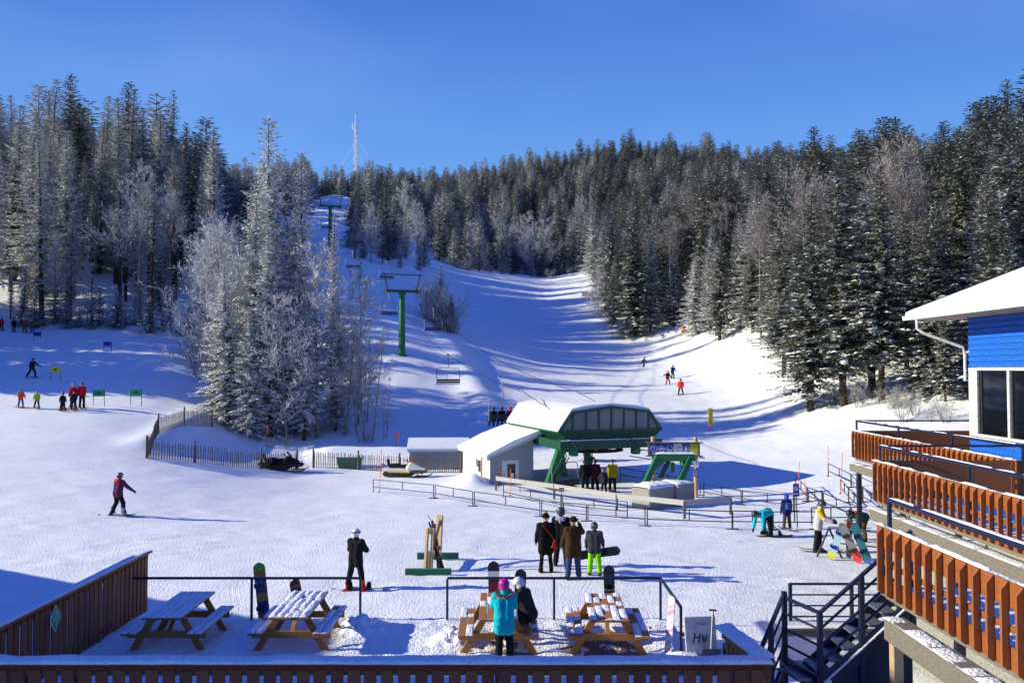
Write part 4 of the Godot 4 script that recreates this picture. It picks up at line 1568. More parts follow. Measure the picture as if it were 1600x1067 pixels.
func lift_tower(label: String, d: float, high: float, r0: float) -> void:
	var p := on_ground(lift_x(d), d, -0.2)
	var top := rope_height(d) - p.y
	var t := thing("lift_tower", label, "tower", p, LIFT_TURN, "lift towers")
	var m := MB.new()
	m.tube([Vector3.ZERO, Vector3(0, top * 0.5, 0), Vector3(0, top - 0.25, 0)], [r0, r0 * 0.9, r0 * 0.8], 18)
	part(t, "pole", m, mats.green_steel)
	m = MB.new()
	m.tube([Vector3(0, 0.1, 0), Vector3(0, 0.3, 0)], [r0 * 1.5], 18)
	part(t, "base_flange", m, mats.green_steel)
	m = MB.new()
	m.box(Vector3(0, top - 0.1, 0), Vector3(4.1, 0.34, 0.38), Basis(), 0.03)
	m.box(Vector3(0, top - 0.36, 0), Vector3(0.9, 0.24, 0.44), Basis(), 0.03)
	part(t, "crossarm", m, mats.dark_green)
	m = MB.new()
	for s in [-1.0, 1.0]:
		m.beam(Vector3(s * 1.75, top + 0.05, 0), Vector3(s * 2.15, top + 1.85, 0), 0.1, 0.13)
	m.beam(Vector3(-2.45, top + 1.85, 0), Vector3(2.45, top + 1.85, 0), 0.1, 0.12)
	part(t, "lifting_frame", m, mats.dark_green)
	for s in [-1.0, 1.0]:
		m = MB.new()
		m.beam(Vector3(s * 1.98, top - 0.28, -1.1), Vector3(s * 1.98, top - 0.28 + 0.1, 1.1), 0.09, 0.14)
		var a := part(t, "sheave_train", m, mats.dark_green)
		for k in 5:
			var w := MB.new()
			w.tube([Vector3(s * 1.93 - 0.02, top - 0.17, -0.96 + k * 0.48), Vector3(s * 2.03, top - 0.17, -0.96 + k * 0.48)], [0.17], 14)
			part(a, "sheave", w, mats.rubber)
	# rungs up the pole
	m = MB.new()
	var y := 1.0
	while y < top - 0.4:
		m.beam(Vector3(-0.16, y, r0 + 0.06), Vector3(0.16, y, r0 + 0.06), 0.025, 0.025)
		y += 0.4
	m.beam(Vector3(-0.16, 1, r0 + 0.06), Vector3(-0.16, top - 0.4, r0 + 0.06), 0.02, 0.02)
	m.beam(Vector3(0.16, 1, r0 + 0.06), Vector3(0.16, top - 0.4, r0 + 0.06), 0.02, 0.02)
	part(t, "ladder", m, mats.dark_green)


func build_lift() -> void:
	lift_tower("green lift tower with wide crossarm beside the brush", 97.0, 8.0, 0.42)
	lift_tower("second, higher lift tower against the upper slope", 159.0, 10.0, 0.4)
	for side in [-1.0, 1.0]:
		var t := thing("haul_rope", "steel haul rope carrying the %s chairs" % ["uphill", "downhill"][0 if side < 0 else 1], "rope", Vector3.ZERO, 0.0)
		var pts := []
		var d := 46.0
		while d < 431.0:
			pts.append(rope_point(d, side))
			d += 4.0
		var m := MB.new()
		m.tube(pts, [0.022], 5)
		part(t, "strand", m, mats.black_steel)
	var chair := make_chair()
	var spots := [
		[57.8, -1, "chair carrying three riders above the station roof's end"],
		[71.2, -1, "empty chair hanging alone over the snow below the lower tower"],
		[95.5, -1, "empty chair beside the lower tower's crossarm, uphill side"],
		[121.0, -1, "empty chair between the two towers on the uphill rope"],
		[150.0, -1, "empty chair just below the upper tower, uphill side"],
		[178.0, -1, "empty chair beyond the upper tower on the uphill rope"],
		[90.0, 1, "empty chair in front of the brush on the downhill rope"],
		[115.0, 1, "empty chair above the knoll on the downhill rope"],
		[139.0, 1, "empty chair before the rimed hillside trees on the downhill rope"],
		[168.0, 1, "small far chair beyond the upper tower on the downhill rope"],
	]
	for k in spots.size():
		var s: Array = spots[k]
		var o := chair if k == 0 else copy_of(chair, "lift_chair", s[2], Vector3.ZERO, LIFT_TURN)
		o.set_meta("label", s[2])
		o.position = rope_point(s[0], s[1])
		if k == 0:
			o.set_meta("group", "chairs on the lift")
		else:
			o.set_meta("group", "empty chairs on the lift")
	var o2 := copy_of(chair, "lift_chair", "empty chair swinging round inside the lift station", Vector3(3.0, 1.72, -46.9), LIFT_TURN + 0.35)
	o2.set_meta("group", "empty chairs on the lift")
	build_station()


func build_station() -> void:
	# local: x across the line, -z uphill, y from the snow
	var t := thing("lift_station", "green bottom lift station with snow roof and row of windows", "lift station", Vector3(5.7, -1.0, -47.2), LIFT_TURN)
	var sec := PackedVector2Array([Vector2(-2.75, 2.92), Vector2(2.75, 2.92), Vector2(3.25, 3.4), Vector2(2.45, 4.45), Vector2(0, 4.75), Vector2(-2.45, 4.45), Vector2(-3.25, 3.4)])
	# shell: front and back frames, side skirts, deck and roof as separate plates
	var m := MB.new()
	m.box(Vector3(0, 2.66, -4.3), Vector3(6.5, 0.5, 8.9), Basis(), 0.03)
	part(t, "platform_beam", m, mats.dark_green)
	m = MB.new()
	for s in [-1.0, 1.0]:
		m.quad(Vector3(s * 2.75, 2.92, 0.0) if s > 0 else Vector3(s * 2.75, 2.92, -8.6), Vector3(s * 2.75, 2.92, -8.6) if s > 0 else Vector3(s * 2.75, 2.92, 0.0), Vector3(s * 3.25, 3.4, -8.6) if s > 0 else Vector3(s * 3.25, 3.4, 0.0), Vector3(s * 3.25, 3.4, 0.0) if s > 0 else Vector3(s * 3.25, 3.4, -8.6))
	part(t, "side_skirt", m, mats.dark_green)
	# corrugated apron under the windows
	var k := -3.1
	while k < 3.1:
		var h0 := maxf(2.93, 2.92 + (absf(k + 0.06) - 2.75) * 0.96)
		m = MB.new()
		m.box(Vector3(k + 0.06, (h0 + 3.42) * 0.5, 0.0), Vector3(0.075, 3.42 - h0, 0.05), Basis(), 0.01)
		part(t, "apron_rib", m, mats.dark_green)
		k += 0.124
	m = MB.new()
	m.prism(PackedVector2Array([Vector2(-2.75, 2.93), Vector2(2.75, 2.93), Vector2(3.22, 3.42), Vector2(-3.22, 3.42)]), -0.05, -0.02)
	part(t, "apron", m, mats.dark_green)
	# window wall: frame bars with a pane between each pair
	var xs := [-3.2, -2.42, -1.6, -0.8, 0.0, 0.8, 1.6, 2.42, 3.2]
	var top := func(x: float) -> float: return 4.45 + (2.45 - absf(x)) * 0.122 if absf(x) <= 2.45 else 3.4 + (3.25 - absf(x)) * 1.31
	for q in 8:
		var x0: float = xs[q]
		var x1: float = xs[q + 1]
		m = MB.new()
		m.prism(PackedVector2Array([Vector2(x0, 3.46), Vector2(x1, 3.46), Vector2(x1, top.call(x1)), Vector2(x0, top.call(x0))]), -0.03, -0.015)
		var o := part(t, "window", m, mats.grey_glass)
		var fr := MB.new()
		fr.box(Vector3((x0 + x1) * 0.5, 3.47, -0.0), Vector3(x1 - x0 - 0.05, 0.05, 0.06))
		part(o, "sill", fr, mats.dark_green)
	for q in range(1, 8):
		m = MB.new()
		m.box(Vector3(xs[q], (3.44 + top.call(xs[q])) * 0.5, 0.0), Vector3(0.12, top.call(xs[q]) - 3.44, 0.09), Basis(), 0.01)
		part(t, "mullion", m, mats.dark_green)
	m = MB.new()
	var ridge := [Vector3(-3.28, 3.38, 0), Vector3(-2.45, 4.47, 0), Vector3(0, 4.77, 0), Vector3(2.45, 4.47, 0), Vector3(3.28, 3.38, 0)]
	for q in 4:
		m.beam(ridge[q], ridge[q + 1], 0.16, 0.12, Vector3(0, 0, 1))
	m.beam(Vector3(-3.2, 3.42, 0.02), Vector3(3.2, 3.42, 0.02), 0.1, 0.1)
	part(t, "front_frame", m, mats.dark_green)
	# roof plates and the snow on them
	m = MB.new()
	var sn := MB.new()
	var out := [Vector2(-3.3, 3.36), Vector2(-2.47, 4.46), Vector2(0, 4.76), Vector2(2.47, 4.46), Vector2(3.3, 3.36)]
	for q in 4:
		var a: Vector2 = out[q]
		var b: Vector2 = out[q + 1]
		m.prism(PackedVector2Array([a, b, b + Vector2(0, 0.05), a + Vector2(0, 0.05)]), -8.7, -0.02)
	part(t, "roof", m, mats.green_steel)
	sn.prism(PackedVector2Array([Vector2(-3.28, 3.43), Vector2(-2.47, 4.52), Vector2(0, 4.82), Vector2(2.47, 4.52), Vector2(3.28, 3.43), Vector2(3.2, 3.6), Vector2(2.5, 4.66), Vector2(1.6, 4.86), Vector2(0, 4.98), Vector2(-1.6, 4.88), Vector2(-2.45, 4.70), Vector2(-3.22, 3.62)]), -8.78, -0.06)
	part(t, "roof_snow", sn, mats.snow)
	m = MB.new()
	m.prism(PackedVector2Array([Vector2(-2.75, 2.95), Vector2(2.75, 2.95), Vector2(3.22, 3.4), Vector2(2.43, 4.43), Vector2(0, 4.73), Vector2(-2.43, 4.43), Vector2(-3.22, 3.4)]), -8.6, -8.5)
	part(t, "back_wall", m, mats.dark_green)
	m = MB.new()
	m.box(Vector3(0, 3.6, -4.6), Vector3(3.2, 1.3, 4.6), Basis(), 0.1)
	part(t, "drive_motor", m, mats.grey_siding)
	cap_snow(t, Vector3(-3.2, 2.91, 0.09), 6.4, 0.12, 0.05, 111)
	# legs
	for s in [[Vector3(-2.75, 2.9, -0.5), Vector3(-3.35, 0, -1.5), 0.5], [Vector3(-0.9, 2.5, -5.6), Vector3(-0.7, 0, -5.2), 0.42], [Vector3(0.9, 2.5, -5.6), Vector3(1.15, 0, -5.2), 0.42], [Vector3(-2.9, 3.0, -8.2), Vector3(-3.6, 0, -8.9), 0.45]]:
		m = MB.new()
		m.beam(s[0], s[1], s[2], s[2] * 0.8, Vector3(0, 0, 1), 0.04)
		part(t, "leg", m, mats.green_steel)
	m = MB.new()
	m.beam(Vector3(-3.6, 0.0, -1.2), Vector3(-2.95, 2.0, -0.2), 0.05, 0.05)
	m.beam(Vector3(-3.25, 0.0, -1.0), Vector3(-2.6, 2.0, -0.1), 0.05, 0.05)
	for q in 6:
		m.beam(Vector3(-3.6, 0, -1.2).lerp(Vector3(-2.95, 2, -0.2), q / 6.0), Vector3(-3.25, 0, -1.0).lerp(Vector3(-2.6, 2, -0.1), q / 6.0), 0.04, 0.04)
	part(t, "ladder", m, mats.dark_green)
	# bullwheel with spokes
	m = MB.new()
	m.lathe([Vector2(1.75, 2.12), Vector2(1.98, 2.12), Vector2(1.9, 2.2), Vector2(1.98, 2.28), Vector2(1.75, 2.28), Vector2(1.75, 2.12)], 32)
	for q in 6:
		m.beam(Vector3.UP * 2.2, Vector3(cos(TAU * q / 6) * 1.8, 2.2, sin(TAU * q / 6) * 1.8), 0.14, 0.1)
	m.tube([Vector3(0, 1.95, 0), Vector3(0, 2.45, 0)], [0.3], 16)
	part(t, "bullwheel", m, mats.rubber, Transform3D(Basis(), Vector3(-0.3, 0, -2.2)))
	for s in [Vector3(-2.25, 2.25, -0.3), Vector3(1.6, 2.25, -0.1)]:
		m = MB.new()
		m.box(s, Vector3(0.42, 0.46, 0.5), Basis(), 0.05)
		m.tube([s + Vector3(0, 0, 0.26), s + Vector3(0, 0, 0.34)], [0.17], 12)
		part(t, "guide_box", m, mats.green_steel)
	m = MB.new()
	m.tube([Vector3(-0.9, 2.4, -0.7), Vector3(-0.9, 0.95, -0.7)], [0.035], 6)
	m.box(Vector3(-0.9, 0.95, -0.7), Vector3(0.2, 0.5, 0.14), Basis(), 0.02)
	m.box(Vector3(-0.9, 1.8, -0.7), Vector3(0.3, 0.16, 0.16), Basis(), 0.02)
	part(t, "control_pendant", m, mats.rubber)
	# tension ropes to the anchor portal
	for s in [[Vector3(1.7, 2.3, 0.1), Vector3(3.2, 2.2, 4.6)], [Vector3(1.3, 1.9, -0.2), Vector3(3.1, 1.7, 4.8)]]:
		m = MB.new()
		m.tube([s[0], s[1]], [0.035], 6)
		part(t, "tension_rope", m, mats.galvanised)

	# leaning portal and its concrete anchor
	t = thing("anchor_portal", "leaning green steel portal with snow on its crossbeam", "portal", Vector3(0, -1.0, 0))
	var foot := Vector3(6.05, 0.0, -41.2)
	var lean := Vector3(1.42, 2.55, -0.8)
	var wide := Vector3(1.68, 0, 0)
	for q in 2:
		m = MB.new()
		m.beam(foot + wide * q - lean * 0.03, foot + wide * q + lean, 0.30, 0.34, Vector3(0, 0, 1), 0.03)
		part(t, "leg", m, mats.green_steel)
	m = MB.new()
	m.beam(foot + lean + Vector3(-0.18, -0.1, 0), foot + lean + wide + Vector3(0.18, -0.1, 0), 0.36, 0.36, Vector3.UP, 0.03)
	for q in 2:
		m.beam(foot + lean * 0.72 + wide * q, foot + lean * 0.97 + wide * (0.28 + 0.44 * q), 0.2, 0.2)
	part(t, "crossbeam", m, mats.green_steel)
	m = MB.new()
	m.beam(foot + lean * 0.98 + wide * 0.5 + Vector3(-0.2, 0, 0), foot + lean * 0.25 + wide * 0.5 + Vector3(-0.1, 0, -0.5), 0.16, 0.2)
	m.box(foot + lean * 0.78 + wide * 0.5 + Vector3(0.1, 0, 0.1), Vector3(0.24, 0.5, 0.2), Basis(), 0.03)
	part(t, "tension_cylinder", m, mats.dark_green)
	m = MB.new()
	m.beam(foot + lean * 0.55 + Vector3(0, 0, -0.1), foot + lean * 0.55 + wide + Vector3(0, 0, -0.1), 0.1, 0.12)
	part(t, "tie_bar", m, mats.galvanised)
	cap_snow(t, foot + lean + Vector3(-0.18, 0.09, 0), 2.05, 0.36, 0.08, 113)
	t = thing("concrete_anchor", "rough stepped concrete anchor block with snow on top", "block", Vector3(8.15, -1.05, -40.4), 0.68)
	m = MB.new()
	m.box(Vector3(0.62, 0.62, -0.65), Vector3(1.3, 1.4, 1.3), Basis(), 0.04)
	part(t, "block", m, mats.concrete)
	m = MB.new()
	m.box(Vector3(-0.95, 0.6, -0.8), Vector3(1.84, 1.3, 1.2), Basis(), 0.05)
	part(t, "block", m, mats.concrete)
	part(t, "snow_cap", snow_loaf(1.3, 1.28, 0.14, 115), mats.snow, Transform3D(Basis(), Vector3(-0.03, 1.31, -0.65)))
	part(t, "snow_cap", snow_loaf(1.75, 1.15, 0.2, 116), mats.snow, Transform3D(Basis(), Vector3(-1.83, 1.24, -0.8)))

	# rules board on two log posts
	t = thing("rules_board", "blue and yellow pictogram board on two log posts beside the portal", "sign", Vector3(8.5, -1.0, -43.8), -0.05)
	for x in [-0.98, 1.27]:
		m = MB.new()
		m.tube([Vector3(x, -0.2, -0.1), Vector3(x, 3.35, -0.1)], [0.12, 0.11], 12)
		part(t, "post", m, mats.raw_wood)
	m = MB.new()
	m.box(Vector3(0.1, 2.68, 0.02), Vector3(2.75, 0.66, 0.05), Basis(), 0.01)
	part(t, "backboard", m, mats.grey_timber)
	for y in [2.33, 3.05]:
		m = MB.new()
		m.box(Vector3(0.13, y, 0.06), Vector3(3.0, 0.06, 0.16), Basis(), 0.01)
		part(t, "rim_board", m, mats.grey_timber)
	for s in [[-0.55, 1.24, "sign_blue"], [0.31, 0.44, "sign_white"], [0.73, 0.38, "sign_blue"], [1.16, 0.44, "sign_yellow"]]:
		m = MB.new()
		m.box(Vector3(s[0], 2.68, 0.052), Vector3(s[1], 0.58, 0.012))
		part(t, "panel", m, mats[s[2]])
	for x in [-0.95, -0.55, -0.14, 0.73]:
		m = MB.new()
		for q in 18:
			m.beam(Vector3(x + cos(TAU * q / 18) * 0.165, 2.72 + sin(TAU * q / 18) * 0.165, 0.062), Vector3(x + cos(TAU * (q + 1) / 18) * 0.165, 2.72 + sin(TAU * (q + 1) / 18) * 0.165, 0.062), 0.022, 0.008, Vector3(0, 0, 1))
		if x == -0.55:
			for q in 3:
				m.box(Vector3(x - 0.07 + q * 0.07, 2.71, 0.062), Vector3(0.04, 0.12, 0.008))
				m.box(Vector3(x - 0.07 + q * 0.07, 2.79, 0.062), Vector3(0.03, 0.03, 0.008))
		elif x == -0.14:
			m.beam(Vector3(x - 0.1, 2.75, 0.062), Vector3(x + 0.02, 2.68, 0.062), 0.035, 0.008, Vector3(0, 0, 1))
			m.beam(Vector3(x - 0.11, 2.65, 0.062), Vector3(x + 0.11, 2.65, 0.062), 0.03, 0.008, Vector3(0, 0, 1))
		elif x == 0.73:
			m.prism(PackedVector2Array([Vector2(x - 0.05, 2.62), Vector2(x + 0.05, 2.62), Vector2(x + 0.07, 2.74), Vector2(x, 2.84), Vector2(x - 0.07, 2.74)]), 0.058, 0.066)
		part(t, "pictogram", m, mats.sign_white)
		m = MB.new()
		m.box(Vector3(x, 2.46, 0.062), Vector3(0.26, 0.035, 0.008))
		part(t, "caption", m, mats.sign_white)
	var tm := TextMesh.new()
	tm.text = "?"
	tm.font_size = 32
	tm.pixel_size = 0.0075
	tm.depth = 0.008
	part(t, "lettering", tm, mats.sign_white, Transform3D(Basis(), Vector3(-0.95, 2.72, 0.062)))
	for q in 6:
		m = MB.new()
		m.box(Vector3(0.31, 2.88 - q * 0.075, 0.061), Vector3(0.36 - 0.05 * (q % 3), 0.022, 0.006))
		part(t, "text_line", m, mats.rubber if q > 0 else mats.sign_red)
	for s in [[1.07, 0.16, "orange"], [1.27, 0.2, "sign_green"]]:
		m = MB.new()
		m.box(Vector3(s[0], 2.66, 0.061), Vector3(s[1], 0.3, 0.006))
		part(t, "map_patch", m, mats.sign_yellow if s[2] == "orange" else paint("lime", lin(0.45, 0.5, 0.02), 0.5))
	for s in [[1.95, 0.42, "sign_white"], [1.45, 0.42, "sign_blue"]]:
		m = MB.new()
		m.box(Vector3(1.27, s[0], 0.04), Vector3(0.24, s[1], 0.015))
		part(t, "plate", m, mats[s[2]])
	m = MB.new()
	m.beam(Vector3(1.25, 1.88, 0.05), Vector3(1.30, 2.06, 0.05), 0.03, 0.006, Vector3(0, 0, 1))
	part(t, "mark", m, mats.rubber)
	m = MB.new()
	for q in 4:
		m.box(Vector3(1.27, 1.58 - q * 0.085, 0.05), Vector3(0.16, 0.025, 0.006))
	part(t, "mark", m, mats.sign_white)


# ---------------------------------------------------------------- sheds, rails, pickets
func build_base_area() -> void:
	# lift hut, in line with the station: local x across, -z uphill
	var t := thing("lift_hut", "lift attendants' hut with sloping snow roof and grey door wall", "hut", Vector3(-1.3, -1.15, -48.6), LIFT_TURN)
	var W := 2.75
	var D := 5.6
	var lo := 1.9
	var hi := 2.95
	var m := MB.new()
	m.quad(Vector3(0, 0, -D), Vector3(0, 0, 0), Vector3(0, lo, 0), Vector3(0, lo, -D))
	m.quad(Vector3(W, 0, 0), Vector3(W, 0, -D), Vector3(W, hi, -D), Vector3(W, hi, 0))
	m.quad(Vector3(W, 0, -D), Vector3(0, 0, -D), Vector3(0, lo, -D), Vector3(W, hi, -D))
	m.quad(Vector3(0, 0, -0.03), Vector3(W, 0, -0.03), Vector3(W, hi, -0.03), Vector3(0, lo, -0.03))
	part(t, "wall", m, mats.white_trim)
	var y := 0.0
	while y < hi - 0.05:
		# clapboards of the door wall, cut to the roof slope
		var x0 := maxf(0.02, (y + 0.1 - lo) / (hi - lo) * W)
		m = MB.new()
		m.box(Vector3((x0 + W - 0.02) * 0.5, y + 0.055, 0.005), Vector3(W - 0.02 - x0, 0.108, 0.03), Basis(Vector3.RIGHT, 0.12))
		part(t, "clapboard", m, mats.grey_siding)
		y += 0.11
	m = MB.new()
	m.box(Vector3(1.27, 0.83, 0.03), Vector3(1.06, 1.72, 0.06), Basis(), 0.01)
	var dr := part(t, "door", m, mats.white_trim)
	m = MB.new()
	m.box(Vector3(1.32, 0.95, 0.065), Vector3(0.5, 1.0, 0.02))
	part(dr, "window", m, mats.dark_room_pane)
	m = MB.new()
	m.box(Vector3(1.36, 0.78, 0.08), Vector3(0.2, 0.26, 0.006))
	part(dr, "notice", m, mats.sign_white)
	m = MB.new()
	m.tube([Vector3(0.86, 0.8, 0.07), Vector3(0.86, 0.8, 0.13)], [0.04], 8)
	part(dr, "handle", m, mats.galvanised)
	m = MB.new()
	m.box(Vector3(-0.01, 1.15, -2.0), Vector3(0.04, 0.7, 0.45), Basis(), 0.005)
	part(t, "window", m, mats.dark_room_pane)
	m = MB.new()
	m.box(Vector3(-0.02, 1.3, -2.5), Vector3(0.05, 0.45, 0.3), Basis(), 0.01)
	part(t, "meter_box", m, mats.galvanised)
	m = MB.new()
	m.tube([Vector3(-0.06, 0.2, -1.5), Vector3(-0.06, 1.75, -1.5)], [0.04], 8)
	part(t, "conduit", m, mats.raw_wood)
	m = MB.new()
	m.xf = Transform3D(Basis(), Vector3.ZERO)
	m.prism(PackedVector2Array([Vector2(-0.3, lo - 0.1), Vector2(W + 0.45, hi + 0.16), Vector2(W + 0.45, hi + 0.32), Vector2(-0.3, lo + 0.06)]), -D - 0.2, 0.35)
	part(t, "roof", m, mats.pale_siding)
	m = MB.new()
	m.prism(PackedVector2Array([Vector2(-0.3, lo + 0.062), Vector2(W + 0.45, hi + 0.322), Vector2(W + 0.4, hi + 0.52), Vector2(W * 0.5, (lo + hi) * 0.5 + 0.45), Vector2(-0.2, lo + 0.24), Vector2(-0.34, lo + 0.12)]), -D - 0.22, 0.36)
	part(t, "roof_snow", m, mats.snow)

	# storage shed behind
	t = thing("storage_shed", "low grey clapboard shed with deep rounded snow roof", "shed", Vector3(-5.1, -1.35, -57.4), 0.03)
	m = MB.new()
	m.prism(PackedVector2Array([Vector2(-0.95, 0), Vector2(0.95, 0), Vector2(0.95, 1.7), Vector2(0.0, 2.15), Vector2(-0.95, 1.7)]), -1.95, 1.95)
	part(t, "wall", m, mats.white_trim, Transform3D(Basis(Vector3.UP, PI / 2), Vector3.ZERO))
	for k in 14:
		m = MB.new()
		m.box(Vector3(0, 0.06 + k * 0.12, 0.965), Vector3(3.86, 0.118, 0.03), Basis(Vector3.RIGHT, 0.12))
		part(t, "clapboard", m, mats.grey_siding)
	m = MB.new()
	m.prism(PackedVector2Array([Vector2(-1.15, 1.62), Vector2(0, 2.17), Vector2(1.15, 1.62), Vector2(1.15, 1.72), Vector2(0, 2.27), Vector2(-1.15, 1.72)]), -2.05, 2.05)
	part(t, "roof", m, mats.pale_siding, Transform3D(Basis(Vector3.UP, PI / 2), Vector3.ZERO))
	m = MB.new()
	m.prism(PackedVector2Array([Vector2(-1.17, 1.725), Vector2(0, 2.275), Vector2(1.17, 1.725), Vector2(1.2, 1.86), Vector2(0.95, 2.08), Vector2(0.5, 2.36), Vector2(0.2, 2.5), Vector2(-0.2, 2.5), Vector2(-0.5, 2.36), Vector2(-0.95, 2.08), Vector2(-1.2, 1.86)]), -2.1, 2.1)
	part(t, "roof_snow", m, mats.snow, Transform3D(Basis(Vector3.UP, PI / 2), Vector3.ZERO))

	# picket snow fence, in three runs
	var runs := [
		["brown picket snow fence climbing towards the island of trees", [[-21.6, 48.8], [-23.2, 54.0], [-23.3, 58.5], [-22.6, 62.0]]],
		["brown picket snow fence along the level piste up to the dark snowmobile", [[-21.6, 48.7], [-19.4, 50.4], [-16.4, 53.9], [-14.5, 55.6]]],
		["brown picket snow fence running behind both snowmobiles to the shed", [[-13.6, 56.4], [-10.5, 56.3], [-7.6, 55.7], [-3.4, 54.9]]],
	]
	var pk := MB.new()
	pk.box(Vector3(0, 0.52, 0), Vector3(0.05, 1.1, 0.014))
	var pkm := pk.mesh()
	var po := MB.new()
	po.tube([Vector3(0, -0.4, 0), Vector3(0, 1.32, 0)], [0.07, 0.06], 8)
	var pom := po.mesh()
	for r in runs:
		t = thing("picket_fence", r[0], "fence", Vector3.ZERO, 0.0, "picket snow fences")
		var pts: Array = r[1]
		for k in pts.size() - 1:
			var a := Vector2(pts[k][0], pts[k][1])
			var b := Vector2(pts[k + 1][0], pts[k + 1][1])
			var n := int(a.distance_to(b) / 0.15)
			for q in n:
				var p := a.lerp(b, (q + 0.5) / n)
				part(t, "picket", pkm, mats.picket_wood, Transform3D(Basis(Vector3.UP, atan2(b.y - a.y, b.x - a.x)) * Basis(Vector3(0, 0, 1), rng.randf_range(-0.05, 0.05)), on_ground(p.x, p.y, rng.randf_range(-0.08, 0.04))))
			part(t, "post", pom, mats.picket_wood, Transform3D(Basis(), on_ground(a.x, a.y)))
			var w := MB.new()
			for hh in [0.3, 0.8]:
				w.tube([on_ground(a.x, a.y, hh), on_ground(b.x, b.y, hh)], [0.008], 4)
			part(t, "wire", w, mats.black_steel)
		part(t, "post", pom, mats.picket_wood, Transform3D(Basis(), on_ground(pts[-1][0], pts[-1][1])))

	# timber guard rail round the loading area
	t = thing("guard_rail", "pale timber guard rail in front of the lift station", "railing", Vector3.ZERO)
	var gp := [Vector2(-0.9, 46.6), Vector2(2.2, 43.0), Vector2(5.0, 39.4), Vector2(7.6, 36.4), Vector2(9.9, 37.4)]
	for k in gp.size():
		m = MB.new()
		m.box(on_ground(gp[k].x, gp[k].y, 0.3), Vector3(0.12, 0.9, 0.12), Basis(), 0.01)
		part(t, "post", m, mats.grey_timber)
		if k < gp.size() - 1:
			m = MB.new()
			m.beam(on_ground(gp[k].x, gp[k].y, 0.68), on_ground(gp[k + 1].x, gp[k + 1].y, 0.68), 0.09, 0.24, Vector3.UP, 0.012)
			part(t, "rail_plank", m, paint_pale())

	# pipe rails of the queue: foot points along each line
	var pipes := [
		["long pipe rail nearest the watching group, in front of the lift queue", [[-7.9, 46.7], [-4.1, 43.7], [-1.9, 40.6], [1.3, 37.0], [3.2, 35.2], [5.5, 33.9], [8.9, 33.2]]],
		["second pipe rail, between the front rail and the timber guard rail", [[-0.5, 43.9], [2.35, 38.9], [5.1, 36.2]]],
		["pipe rail from the concrete anchor towards the blue-helmeted child", [[10.2, 44.0], [11.3, 40.6], [13.2, 38.6], [15.0, 39.9]]],
		["pipe rail behind the bending rider in turquoise", [[8.9, 33.4], [10.6, 33.6], [12.4, 33.6]]],
		["pipe rail slanting towards the nearest balcony support", [[15.6, 45.4], [14.8, 41.4], [14.7, 39.0], [14.6, 35.6]]],
		["pipe rail at the far side of the queue below the upper balcony", [[18.4, 48.0], [18.3, 44.5], [17.0, 40.0], [16.4, 36.8]]],
		["short pipe rail behind the rider in dark green", [[12.6, 34.8], [14.2, 34.6], [16.6, 34.4]]],
		["pipe rail beside the tall orange wands", [[17.2, 43.2], [16.4, 40.2], [15.6, 37.0]]],
		["pipe rail behind the loading skiers, along the station's far side", [[6.6, 50.5], [9.0, 47.5], [10.2, 44.6]]],
	]
	for r in pipes:
		t = thing("pipe_rail", r[0], "railing", Vector3.ZERO, 0.0, "pipe rails of the lift queue")
		var pts: Array = r[1]
		for k in pts.size() - 1:
			var a := on_ground(pts[k][0], pts[k][1])
			var b := on_ground(pts[k + 1][0], pts[k + 1][1])
			m = MB.new()
			for e in [0.015, 0.5, 0.985]:
				m.tube([a.lerp(b, e) + Vector3(0, -0.1 if e != 0.5 else 0.3, 0), a.lerp(b, e) + Vector3(0, 0.72, 0)], [0.025], 6)
			for hh in [0.3, 0.72]:
				m.tube([a.lerp(b, 0.015) + Vector3(0, hh, 0), a.lerp(b, 0.985) + Vector3(0, hh, 0)], [0.023], 6)
			part(t, "panel", m, mats.black_steel)
			m = MB.new()
			m.box(a.lerp(b, 0.985) + Vector3(0, 0.02, 0), Vector3(0.5, 0.03, 0.12), Basis(), 0.005)
			part(t, "foot", m, mats.black_steel)


func paint_pale() -> Material:
	return worn("pale_plank", lin(0.55, 0.57, 0.60), 0.8, mats.grey_timber.albedo_texture, 0.8)


